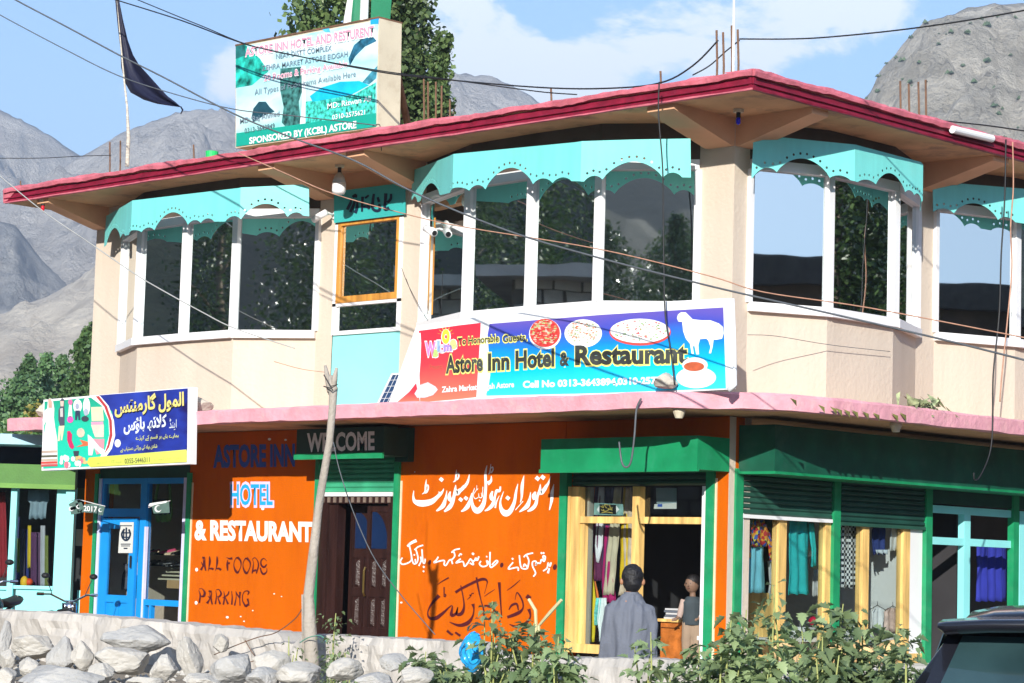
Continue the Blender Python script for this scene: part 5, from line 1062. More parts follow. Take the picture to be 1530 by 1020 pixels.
# right hand shop: dresses on the side facade
def check_mat():
    m = bpy.data.materials.new('black_white_check'); m.use_nodes = True; t_ = m.node_tree; N = t_.nodes; L = t_.links
    c = N.new('ShaderNodeTexCoord'); mp2 = N.new('ShaderNodeMapping'); mp2.inputs['Rotation'].default_value = (0, 0, 0); ck = N.new('ShaderNodeTexChecker'); ck.inputs['Scale'].default_value = 1; mp2.inputs['Scale'].default_value = (0.001, 34, 34)
    L.new(c.outputs['Object'], mp2.inputs[0]); L.new(mp2.outputs[0], ck.inputs[0]); ck.inputs[1].default_value = (0.72, 0.74, 0.75, 1); ck.inputs[2].default_value = (0.02, 0.025, 0.035, 1)
    L.new(ck.outputs[0], N['Principled BSDF'].inputs['Base Color']); N['Principled BSDF'].inputs['Roughness'].default_value = 0.85; return m
def embroid():
    m = M('embroidery', (0.5, 0.05, 0.05), 0.8); t_ = m.node_tree; N = t_.nodes; L = t_.links
    c = N.new('ShaderNodeTexCoord'); v = N.new('ShaderNodeTexVoronoi'); v.inputs['Scale'].default_value = 40; L.new(c.outputs['Object'], v.inputs[0]); cr = N.new('ShaderNodeValToRGB'); cr.color_ramp.interpolation = 'CONSTANT'
    sp = N.new('ShaderNodeSeparateColor'); L.new(v.outputs['Color'], sp.inputs[0]); e = cr.color_ramp.elements; e[0].color = (0.5, 0.02, 0.03, 1); e[1].color = (0.75, 0.30, 0.03, 1); e[1].position = 0.35
    for p_, cc in ((0.6, (0.05, 0.12, 0.45)), (0.78, (0.7, 0.55, 0.08)), (0.9, (0.02, 0.02, 0.03))): q_ = e.new(p_); q_.color = (*cc, 1)
    L.new(sp.outputs[0], cr.inputs[0]); L.new(cr.outputs[0], N['Principled BSDF'].inputs['Base Color']); return m
EMB = embroid(); CHK = check_mat(); R2 = plane_x(-0.15)
def hanger(parent, px, py, surf, w=12):
    a = hit(surf, px, py-8); p0 = hit(surf, px-w, py+5); p1 = hit(surf, px+w, py+5); part('hanger', MB().tube([p0, hit(surf, px, py-2), p1], 0.004, 5).tube([hit(surf, px, py-2), a], 0.003, 5), ST, parent)
def dress(label, rows, mat, sleeves=(), px=0, py=0, extra=(), surf=R2, cat='dress'):
    t_ = thing('hanging_dress', label, cat, tuple(hit(surf, px, py)), 'dresses hanging in the right shop windows')
    drape('body', rows, surf, 0, mat, t_, amp=0.022, nf=2.5, seed=px)
    for s_ in sleeves: drape('sleeve', s_[0], surf, 0.03, s_[1], t_, amp=0.008, nf=1, nx=6)
    for n_, rw, mt in extra: drape(n_, rw, surf, 0.045, mt, t_, amp=0.02, nf=2.5, seed=px)
    hanger(t_, px, py, surf); return t_
LBL = CL('light_blue', (0.20, 0.55, 0.66)); TLC = CL('teal', (0.03, 0.50, 0.50)); DKC = CL('dark', (0.02, 0.02, 0.03))
dress('light blue dress with red embroidered yoke and sleeves hanging in the first right window', [(775, 1122, 1136), (795, 1116, 1144), (830, 1117, 1142), (885, 1111, 1146)], LBL, [([(795, 1112, 1119), (815, 1111, 1118), (834, 1111, 1118)], EMB), ([(795, 1140, 1147), (815, 1145, 1152), (838, 1147, 1154)], EMB)], 1129, 773, [('yoke', [(776, 1120, 1138), (796, 1115, 1146), (816, 1117, 1143)], EMB)])
dress('plain turquoise long dress hanging between the first and second wooden posts', [(765, 1188, 1202), (775, 1180, 1212), (800, 1179, 1208), (888, 1178, 1210)], TLC, [([(780, 1205, 1213), (820, 1209, 1216), (846, 1209, 1216)], TLC)], 1195, 764)
dress('black and white checked long shirt hanging right of the green post', [(772, 1258, 1278), (782, 1254, 1282), (820, 1256, 1283), (878, 1254, 1284)], CHK, [([(790, 1279, 1285), (830, 1281, 1287), (872, 1282, 1288)], CHK)], 1268, 771)
dress('dark blue short shirt hanging in the last right window', [(780, 1308, 1320), (792, 1303, 1325), (822, 1303, 1324), (828, 1304, 1323)], CL('navy', (0.03, 0.05, 0.20)), (), 1314, 779, [('hem', [(821, 1303, 1323), (827, 1305, 1322)], CL('pale', (0.6, 0.65, 0.7)))], cat='shirt')
T(drape('paper_bag', [(780, 1326, 1329), (800, 1325, 1336), (822, 1324, 1333)], R2, 0.05, PAPER, amp=0.004), 'pale printed paper hanging beside the dark blue shirt', 'paper')
dress('small white and red shirt on a hanger low in the last right window', [(908, 1306, 1316), (914, 1302, 1320), (940, 1303, 1318)], CL('white2', (0.70, 0.70, 0.70)), (), 1311, 906, surf=plane_x(-0.18), cat='shirt')
dress('small pale pink patterned shirt on a hanger low in the last right window', [(908, 1328, 1340), (914, 1322, 1346), (944, 1323, 1345)], CL('pale_pink', (0.66, 0.48, 0.42), 0.3, 20), (), 1334, 907, surf=plane_x(-0.18), cat='shirt')
T(drape('cloth', [(850, 1216, 1224), (890, 1213, 1226)], plane_x(-0.35), 0, CL('grey_white', (0.55, 0.55, 0.55), 0.2, 12)), 'pale patterned cloth hanging behind the turquoise dress', 'cloth')
T(drape('cloth', [(838, 1148, 1156), (870, 1150, 1162), (925, 1140, 1166)], plane_x(-0.4), 0, CL('grey_white', (0.55, 0.55, 0.55), 0.2, 12)), 'pale grey cloth hanging behind the embroidered dress', 'cloth')
T(drape('blue_cloth', [(808, 1460, 1504), (898, 1459, 1503)], plane_x(-0.35), 0, CL('royal', (0.02, 0.03, 0.30)), amp=0.03, nf=4), 'dark blue cloth hanging behind the turquoise door frame', 'cloth')
p = hit(plane_x(-0.25), 1219, 928); o = part('red_cap', MB().ell((p.x, p.y, p.z), 0.07, 0.09, 0.055), M('red_cap', (0.65, 0.01, 0.06), 0.7), None, loc=tuple(p), smooth=True); T(o, 'red cap with white band behind the third wooden post', 'cap')
o = part('window_shelf', MB().box(-0.6, -0.12, 0.3, 3.0, 1.02, 1.06), WHITE, None, loc=(-0.4, 1.6, 1.02)); T(o, 'white display shelf inside the right shop windows', 'shelf')
for i, (px, py, w, h) in enumerate(((1200, 938, 0.10, 0.05), (1212, 952, 0.12, 0.04), (1196, 956, 0.09, 0.04))):
    p = hit(plane_x(-0.3), px, py); o = part('shoe_box', MB().box(-0.42, -0.2, p.y-w, p.y+w, 1.062+i*0.002, 1.062+h*2), WHITE, None, loc=(-0.3, p.y, 1.062)); T(o, ('white box at the left on the display shelf behind the third wooden post', 'flat white box in the middle of the display shelf', 'small white box nearest the first wooden post')[i], 'box', 'white boxes on the display shelf')
p = hit(plane_x(-0.5), 1129, 920); t = thing('wooden_stand', 'yellow wooden box stand behind the first wooden post of the right shop', 'stand', (-0.5, p.y, FLR)); part('side_board', MB().box(-0.62, -0.35, p.y-0.1, p.y+0.02, FLR, 1.5), YWOOD, t); part('front_board', MB().box(-0.35, -0.32, p.y-0.1, p.y+0.25, FLR, 1.42), YWOOD, t)
# sacks at the foot of the right shop
SACK = M('sack', (0.62, 0.42, 0.20), 0.9, 0.2, 8, 0.6, 30)
for i, (px, py) in enumerate(((1172, 978), (1252, 976), (1282, 980), (1325, 978))):
    p = hit(plane_x(0.35), px, py); stone((0.35, p.y, FLR+0.12), (0.16, 0.2, 0.15), 60+i, ('beige sack left of the others at the foot of the right shop', 'beige sack under the checked shirt', 'beige sack between two others at the foot of the right shop', 'rightmost beige sack at the foot of the right shop')[i], 'sack', 'beige sacks at the foot of the right shop', 'sack', SACK)
# goods in the blue shop
bs_ = plane_y(0.35)
t = thing('hanging_bag', 'green shoulder bag hanging in the upper part of the blue shop window', 'bag', tuple(F(245, 775, 0.3)))
sg2 = plane_y(0.25); LG = CL('bag_green', (0.22, 0.42, 0.10)); drape('bag_body', [(748, 231, 256), (768, 230, 257), (779, 234, 254)], sg2, 0, LG, t, amp=0.01); drape('bag_flap', [(746, 231, 256), (768, 231, 256)], sg2, 0.03, CL('black', (0.01, 0.012, 0.015)), t, amp=0.005)
part('strap', MB().tube([hit(sg2, 232, 750), hit(sg2, 236, 725), hit(sg2, 240, 712)], 0.02, 6).tube([hit(sg2, 255, 750), hit(sg2, 253, 725), hit(sg2, 250, 712)], 0.02, 6), LG, t)
zs_ = [F(250, 866, 0.5).z, F(250, 838, 0.6).z]
t = thing('shoe_shelf', 'pale slatted shoe shelf behind the blue shop window', 'shelf', (-9.0, 0.5, zs_[0]))
for k in range(5): part('slat', MB().box(-9.35, -8.45, 0.35+0.06*k, 0.40+0.06*k, zs_[0]+0.045*k, zs_[0]+0.02+0.045*k), M('slat_pale', (0.50, 0.46, 0.34), 0.7), t)
part('front_board', MB().box(-9.1, -8.42, 0.30, 0.33, zs_[0]-0.10, zs_[0]+0.0), M('box_brown', (0.40, 0.25, 0.12), 0.7), t)
def shoe(p, col, lab, rz):
    mb = MB(); d = Vector((math.cos(rz), math.sin(rz), 0)); s_ = Vector((-d.y, d.x, 0)); rg = []
    for u, w, h in ((-0.11, 0.02, 0.05), (-0.09, 0.035, 0.075), (-0.03, 0.036, 0.06), (0.04, 0.045, 0.04), (0.10, 0.04, 0.03), (0.125, 0.015, 0.012)):
        rg.append([Vector(p)+d*u+s_*(w*math.cos(a))+Vector((0, 0, max(0, h*math.sin(a)))) for a in [2*math.pi*k/10 for k in range(10)]])
    mb.loft(rg); o_ = part('shoe', mb, col, None, loc=tuple(p), smooth=True); T(o_, lab, 'shoe', 'shoes on the shelf of the blue shop'); return o_
rs = random.Random(3); SC_ = [('pink', (0.65, 0.08, 0.18)), ('beige', (0.6, 0.45, 0.3)), ('black', (0.012, 0.012, 0.014)), ('blue', (0.1, 0.22, 0.5))]
for i in range(15):
    px = 222+(i % 8)*7.3; row = i//8; n_, c_ = SC_[0 if (row == 1 and i % 3 == 0) else (1 if row == 1 and i % 3 == 1 else 2)]
    p = F(px, (845, 828)[row]+rs.uniform(-2, 2), 0.45+0.2*row); shoe(tuple(p), M('shoe_'+n_, c_, 0.25 if n_ == 'black' else 0.5), n_+' shoe in the '+('lower' if row == 0 else 'upper')+' row of the blue shop shelf, '+('first', 'second', 'third', 'fourth', 'fifth', 'sixth', 'seventh', 'eighth')[i % 8]+' from the left', rs.uniform(-2.6, -1.2))
T(drape('cloth_heap', [(842, 176, 190), (862, 172, 202), (880, 172, 203)], plane_y(0.5), 0, CL('mixed', (0.12, 0.12, 0.16), 0.9, 10), amp=0.05), 'heap of dark clothes behind the glass of the blue door', 'clothes')
# ================================================================== neighbouring turquoise shop at the left
dr_ = np.array((R3[0][0], R3[1][0])); dr_ /= np.linalg.norm(dr_)
nA = np.array((-10.52, 0.02)); nB = nA-dr_*9
NS = [tuple(nB), tuple(nA)]; nn_ = Vector((dr_[1], -dr_[0], 0))
nb = thing('neighbour_shop', 'low turquoise shop with green beam and pale blue flat roof at the far left', 'shop building', (nB[0]+3, nB[1]+3, 0))
def sbox(name, x0, x1, y0, y1, o0, o1, mat, parent=nb, surf=NS):
    c = [hit(surf, *q) for q in ((x0, y0), (x1, y0), (x1, y1), (x0, y1))]; z1 = (c[0].z+c[1].z)/2; z0 = (c[2].z+c[3].z)/2
    b = [Vector((q.x, q.y, z)) for q, z in zip(((c[0]+c[3])/2, (c[1]+c[2])/2, (c[1]+c[2])/2, (c[0]+c[3])/2), (z1, z1, z0, z0))]
    return part(name, MB().loft([[v+nn_*o0 for v in b], [v+nn_*o1 for v in b]]), mat, parent)
PBL = M('pale_blue_paint', (0.36, 0.60, 0.70), 0.7, 0.12, 2, 0.2, dirt=0.3, dirtcol=(0.5, 0.5, 0.5)); GRN2 = M('leaf_green_paint', (0.07, 0.20, 0.035), 0.6, 0.15, 3, 0.15); DKB2 = M('dark_eave', (0.02, 0.03, 0.05), 0.8)
nL = -110
sbox('roof_edge', nL, 110, 652, 667, 0.0, 0.75, PBL); sbox('roof', nL, 118, 650, 656, -6, 0.0, CONC); sbox('eave_wall', nL, 118, 664, 694, -0.1, 0.02, DKB2)
sbox('green_beam', nL, 116, 693, 728, 0.0, 0.16, GRN2); sbox('beam_lip', nL, 116, 722, 729, 0.16, 0.19, M('lip_green', (0.13, 0.30, 0.05), 0.6), nb)
for a, b, o in ((12, 21, 0.08), (80, 94, 0.05), (95, 108, 0.12), (-60, -50, 0.08)): sbox('post', a, b, 728, 1020, -0.06, o, TURQP)
for a, b in ((21, 80), (-50, 12)):
    sbox('lower_panel', a, b, 879, 1020, -0.05, 0.02, TURQP); sbox('sill', a, b, 875, 880, -0.05, 0.06, TURQP); sbox('pane', a, b, 728, 875, -0.02, -0.015, GLASS)
sbox('lower_panel', 108, 124, 882, 1020, -0.3, -0.2, TURQP); sbox('shutter', 108, 124, 728, 748, -0.3, -0.2, M('olive_shutter', (0.10, 0.12, 0.03), 0.6), nb); sbox('cream_panel', 108, 121, 790, 815, -0.35, -0.25, CREAM)
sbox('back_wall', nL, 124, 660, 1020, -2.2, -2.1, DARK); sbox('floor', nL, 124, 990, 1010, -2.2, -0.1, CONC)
NS2 = [(nB[0]-nn_.x*0.3, nB[1]-nn_.y*0.3), (nA[0]-nn_.x*0.3, nA[1]-nn_.y*0.3)]
T(drape('hanging_shirt', [(732, 44, 74), (748, 43, 75), (752, 47, 72), (775, 45, 70)], NS2, 0.08, CL('pale_shirt', (0.22, 0.30, 0.36))), 'pale blue shirt hanging at the top of the neighbouring shop window', 'shirt')
NCL = [((22, 30), 772, 876, (0.03, 0.03, 0.12), 'navy'), ((26, 31), 804, 855, (0.16, 0.22, 0.03), 'olive green'), ((31, 38), 790, 876, (0.06, 0.05, 0.09), 'grey violet'), ((37, 43), 790, 866, (0.02, 0.03, 0.16), 'deep blue'), ((42, 47), 785, 848, (0.55, 0.40, 0.02), 'yellow'), ((47, 56), 795, 876, (0.09, 0.03, 0.09), 'violet'), ((55, 61), 795, 876, (0.12, 0.06, 0.12), 'mauve'), ((61, 68), 785, 878, (0.38, 0.38, 0.42), 'pale grey'), ((68, 73), 800, 878, (0.16, 0.19, 0.05), 'moss green')]
for i, ((a, b), y0, y1, c_, n_) in enumerate(NCL): T(drape('hanging_cloth', [(y0, a, b), (y1, a-0.5, b+0.3)], NS2, 0.02*(i % 3), CL('n_'+n_.replace(' ', '_'), c_), amp=0.012, nf=1.5, nx=6), n_+' cloth hanging in the neighbouring shop window', 'cloth', 'cloths hanging in the neighbouring shop window')
T(drape('hanging_cloth', [(735, -5, 8), (780, -6, 10), (862, -6, 11)], NS2, 0.02, CL('wine', (0.30, 0.02, 0.03))), 'dark red cloth at the left edge behind the motorcycle', 'cloth')
for i, (px, c_, n_) in enumerate(((39, (0.8, 0.45, 0.02), 'yellow'), (46, (0.75, 0.08, 0.02), 'orange red'))):
    p = hit(NS2, px, 873, 0.12); o = part('toy', MB().ell((p.x, p.y, p.z+0.03), 0.06, 0.05, 0.05+0.03*(1-i)), M('toy_'+n_.replace(' ', '_'), c_, 0.5), None, loc=tuple(p), smooth=True); T(o, n_+' soft toy on the sill of the neighbouring shop window', 'toy')
# pennants on a string between the two shops
def pennants(pts, label):
    t_ = thing('pennants', label, 'pennants', tuple(F(*pts[0][:2], -0.55))); sf_ = plane_y(-0.55)
    part('string', MB().tube([F(x, y, -0.55) for x, y, *_ in pts], 0.005, 5), WHITE, t_); return t_, sf_
PG = M('pennant_dark', (0.10, 0.17, 0.15), 0.7, 0.2, 10)
t, sf_ = pennants([(104, 748), (118, 746), (140, 752), (157, 756)], 'silvery green independence day pennants strung left of the blue door')
for q_ in ([(103, 753), (115, 746), (119, 757), (107, 764)], [(104, 760), (112, 756), (121, 766), (107, 769)], [(113, 752), (122, 750), (126, 758), (117, 766)], [(127, 753), (141, 752), (138, 766), (122, 765)], [(141, 752), (147, 753), (145, 767), (139, 766)], [(148, 753), (157, 757), (154, 770), (147, 769)]): shape('flag', q_, sf_, 0.004, PG, t); PGk = 0
text('2017', 126, 763, 146, 764.5, 8, sf_, 0.010, WIN2, t, bold=0.02)
def crescent(cx, cy, r, sf2, par, off=0.01): shape('crescent', [(cx+r*math.cos(a), cy+r*math.sin(a)) for a in [math.pi*(0.1+1.6*k/12) for k in range(13)]]+[(cx+0.25*r+0.75*r*math.cos(a), cy-0.1*r+0.75*r*math.sin(a)) for a in [math.pi*(1.65-1.5*k/10) for k in range(11)]], sf2, off, WIN2, par)
crescent(107.5, 760, 3.6, sf_, t); crescent(118, 757, 3.0, sf_, t); crescent(151, 762, 3.0, sf_, t)
t, sf_ = pennants([(222, 758), (236, 752), (254, 748)], 'small crescent pennant on a string across the blue shop window')
shape('flag', [(226, 751), (253, 748), (254, 766), (230, 767)], sf_, 0.004, PG, t); crescent(237, 760, 5.2, sf_, t); shape('flag', [(224, 752), (250, 748), (249, 751), (222, 756)], sf_, 0.006, WIN2, t)
# ================================================================== people
def blob(name, build, voxel, mat, parent, smooth_it=6, disp=0.0, dsc=6, loc=(0, 0, 0), dstretch=(1, 1, 1)):
    mb = MB(); build(mb); me = bpy.data.meshes.new(name); me.from_pydata(mb.v, [], mb.f); bm = bmesh.new(); bm.from_mesh(me); bmesh.ops.recalc_face_normals(bm, faces=bm.faces); bm.to_mesh(me); bm.free()
    o_ = bpy.data.objects.new(name, me); COL.objects.link(o_); md = o_.modifiers.new('r', 'REMESH'); md.mode = 'VOXEL'; md.voxel_size = voxel; ms = o_.modifiers.new('s', 'SMOOTH'); ms.iterations = smooth_it; ms.factor = 0.5
    bpy.context.view_layer.update(); m2 = bpy.data.meshes.new_from_object(o_.evaluated_get(bpy.context.evaluated_depsgraph_get())); bpy.data.objects.remove(o_)
    if disp:
        bm = bmesh.new(); bm.from_mesh(m2); bm.normal_update()
        for v in bm.verts:
            c = Vector((v.co.x*dstretch[0], v.co.y*dstretch[1], v.co.z*dstretch[2])); w = noise.noise(c*dsc)+0.5*noise.noise(c*dsc*2.3); v.co += v.normal*w*disp
        bm.to_mesh(m2); bm.free()
    for p_ in m2.polygons: p_.use_smooth = True
    return adopt(m2, name, mat, parent, loc=loc)
SKIN = M('skin', (0.36, 0.17, 0.09), 0.55, 0.08, 8, 0.05); HAIR = M('black_hair', (0.010, 0.009, 0.010), 0.5, 0.2, 20, 0.4, 90)
GREYC = M('grey_kameez', (0.125, 0.138, 0.172), 0.8, 0.07, 3, 0.25, 60)
def ring(c, rx, ry, ax=(1, 0), n=14):
    ax = Vector((ax[0], ax[1], 0)).normalized(); ay = Vector((-ax.y, ax.x, 0)); return [Vector(c)+ax*rx*math.cos(2*math.pi*k/n)+ay*ry*math.sin(2*math.pi*k/n) for k in range(n)]
mpos = Vector(CAM+ray(943, 862)*19.9); mpos.z = 0
man = thing('person', 'man with black hair in a grey long shirt seen from behind at the shop doorway', 'person', tuple(mpos))
fw = Vector((R3[0][2], R3[1][2], 0)).normalized(); rt = Vector((R3[0][0], R3[1][0], 0)).normalized()
fw = (fw+rt*0.10).normalized(); rt = Vector((fw.y, -fw.x, 0)); ax = (rt.x, rt.y)
def mp3(r_, f_, z): return mpos+rt*r_+fw*f_+Vector((0, 0, z))
def mbody(mb):
    mb.loft([ring(mp3(0, 0, 0.86), .15, .11, ax), ring(mp3(0, 0, 1.0), .155, .11, ax), ring(mp3(0, 0, 1.2), .15, .10, ax), ring(mp3(0, 0, 1.33), .15, .09, ax), ring(mp3(0, 0, 1.43), .10, .07, ax)])
    mb.tube([mp3(0, 0, 1.38), mp3(0.005, 0.01, 1.47), mp3(0.01, 0.02, 1.52)], [.065, .055, .052], 12)
    h = mp3(0.015, 0.02, 1.60); mb.ell(h, .077, .088, .112); mb.ell(mp3(0.02, 0.055, 1.555), .052, .055, .062)
    mb.tube([mp3(0.025, 0.10, 1.60), mp3(0.03, 0.128, 1.575)], [.010, .016], 8)
    for s_ in (-1, 1):
        mb.ell(mp3(0.012+s_*0.092, 0.012, 1.585), .014, .02, .032)
        mb.tube([mp3(s_*.135, 0, 1.35), mp3(s_*.182, -.01, 1.12), mp3(s_*.195, .02, .86), mp3(s_*.192, .03, .82)], [.045, .038, .028, .026], 10)
        mb.ell(mp3(s_*.192, .035, .77), .024, .042, .055)
        for k in range(4): mb.tube([mp3(s_*.192, .005+.02*k, .745), mp3(s_*.185, .008+.021*k, .70), mp3(s_*.17, .01+.021*k, .665+.006*abs(k-1.5))], [.0105, .0095, .007], 6)
        mb.tube([mp3(s_*.185, .06, .79), mp3(s_*.165, .085, .75), mp3(s_*.16, .085, .715)], [.013, .011, .008], 6)
        mb.tube([mp3(s_*.09, 0, .90), mp3(s_*.10, .01, .50), mp3(s_*.10, 0, .10)], [.085, .055, .038], 10); mb.ell(mp3(s_*.10, .06, .045), .045, .12, .045)
body = blob('body', mbody, 0.0085, SKIN, man, 3)
def mtunic(mb):
    mb.loft([ring(mp3(0, -.005, .42), .23, .18, ax, 20), ring(mp3(0, -.005, .65), .205, .155, ax, 20), ring(mp3(0, 0, .92), .178, .135, ax, 20), ring(mp3(0, 0, 1.10), .168, .128, ax, 20), ring(mp3(0, 0, 1.25), .175, .126, ax, 20), ring(mp3(0, -.005, 1.34), .178, .115, ax, 20), ring(mp3(0, 0, 1.40), .145, .095, ax, 20), ring(mp3(0.003, .005, 1.445), .10, .078, ax, 20), ring(mp3(0.005, .01, 1.485), .068, .068, ax, 20)])
    for s_ in (-1, 1): mb.tube([mp3(s_*.11, 0, 1.385), mp3(s_*.155, 0, 1.345), mp3(s_*.182, -.01, 1.22), mp3(s_*.195, -.015, 1.08), mp3(s_*.203, .01, .92), mp3(s_*.20, .025, .83)], [.050, .062, .056, .050, .046, .044], 14)
blob('kameez', mtunic, 0.012, GREYC, man, 3, 0.026, 7.5, dstretch=(1.8, 1.8, 0.4))
blob('trousers', lambda mb: [mb.tube([mp3(s_*.09, 0, .85), mp3(s_*.10, .01, .45), mp3(s_*.10, 0, .09)], [.13, .12, .085], 12) for s_ in (-1, 1)], 0.015, GREYC, man, 3, 0.01, 6)
def mhair(mb):
    mb.ell(mp3(0.012, 0.002, 1.632), .092, .098, .104); mb.ell(mp3(0.012, -.018, 1.572), .082, .08, .075); mb.ell(mp3(0.012, .055, 1.685), .065, .06, .035)
blob('hair', mhair, 0.009, HAIR, man, 3, 0.006, 26)
part('shoe', MB().ell(mp3(-.10, .07, .04), .052, .14, .05), BLACKM, man, smooth=True); part('shoe', MB().ell(mp3(.10, .07, .04), .052, .14, .05), BLACKM, man, smooth=True)
part('collar', MB().loft([ring(mp3(0.005, .01, 1.455), .073, .073, ax, 18), ring(mp3(0.007, .012, 1.50), .062, .064, ax, 18)], cap=False), GREYC, man, smooth=True)
# child inside the doorway
cp = F(1033, 985, 0.42); cp.z = FLR
ch = thing('person', 'child in a dark waistcoat and beige trousers standing inside the right of the doorway', 'person', tuple(cp))
k_ = 0.50
def c3(r_, f_, z): return cp+rt*r_+fw*f_+Vector((0, 0, z))
def cbody(mb):
    mb.loft([ring(c3(0, 0, .36), .075, .06, ax), ring(c3(0, 0, .45), .08, .062, ax), ring(c3(0, 0, .58), .088, .062, ax), ring(c3(0, 0, .64), .05, .045, ax)]); mb.tube([c3(0, 0, .62), c3(0, 0, .68)], [.034, .03], 10); mb.ell(c3(-.01, 0, .765), .068, .076, .09); mb.ell(c3(-.075, -.01, .76), .014, .012, .016)
    for s_ in (-1, 1):
        mb.tube([c3(s_*.085, 0, .60), c3(s_*.11, -.01, .49), c3(s_*.10-.05, -.05, .42)], [.028, .024, .018], 8); mb.ell(c3(s_*.10-.065, -.06, .415), .022, .016, .018)
        for f_ in range(4): mb.tube([c3(s_*.10-.08, -.062, .424-.009*f_), c3(s_*.10-.105, -.066, .418-.009*f_)], [.006, .004], 5)
        mb.tube([c3(s_*.04, 0, .38), c3(s_*.045, .005, .2), c3(s_*.045, 0, .03)], [.045, .032, .022], 8); mb.ell(c3(s_*.045-.01, -.03, .022), .022, .05, .02)
blob('body', cbody, 0.006, M('child_skin', (0.20, 0.12, 0.08), 0.6, 0.05), ch, 2)
for s_ in (-1, 1): part('eye', MB().ell(c3(-.045+s_*.022, -.066, .775), .007, .006, .005), BLACKM, ch)
part('nose', MB().ell(c3(-.045, -.075, .755), .009, .012, .013), MATS['child_skin'], ch, smooth=True); part('mouth', MB().ell(c3(-.042, -.070, .728), .015, .006, .004), M('lips', (0.20, 0.07, 0.06), 0.6), ch)
blob('waistcoat', lambda mb: mb.loft([ring(c3(0, 0, .36), .10, .075, ax), ring(c3(0, 0, .48), .098, .076, ax), ring(c3(0, 0, .585), .105, .074, ax), ring(c3(0, 0, .645), .06, .055, ax)]), 0.008, M('waistcoat', (0.035, 0.05, 0.06), 0.8, 0.2, 8), ch, 3)
blob('trousers', lambda mb: [mb.tube([c3(s_*.04, 0, .39), c3(s_*.05, .005, .2), c3(s_*.05, 0, .035)], [.062, .055, .042], 10) for s_ in (-1, 1)], 0.008, M('beige_cloth', (0.30, 0.22, 0.155), 0.85, 0.1, 6), ch, 3)
blob('hair', lambda mb: [mb.ell(c3(0.0, .01, .795), .072, .080, .075)], 0.008, HAIR, ch, 2); blob('sleeve', lambda mb: [mb.tube([c3(s_*.085, 0, .61), c3(s_*.115, -.01, .49), c3(s_*.10-.03, -.04, .43)], [.036, .034, .028], 9) for s_ in (-1, 1)], 0.008, M('pale_sleeve', (0.4, 0.3, 0.26), 0.8, 0.1, 6), ch, 2)
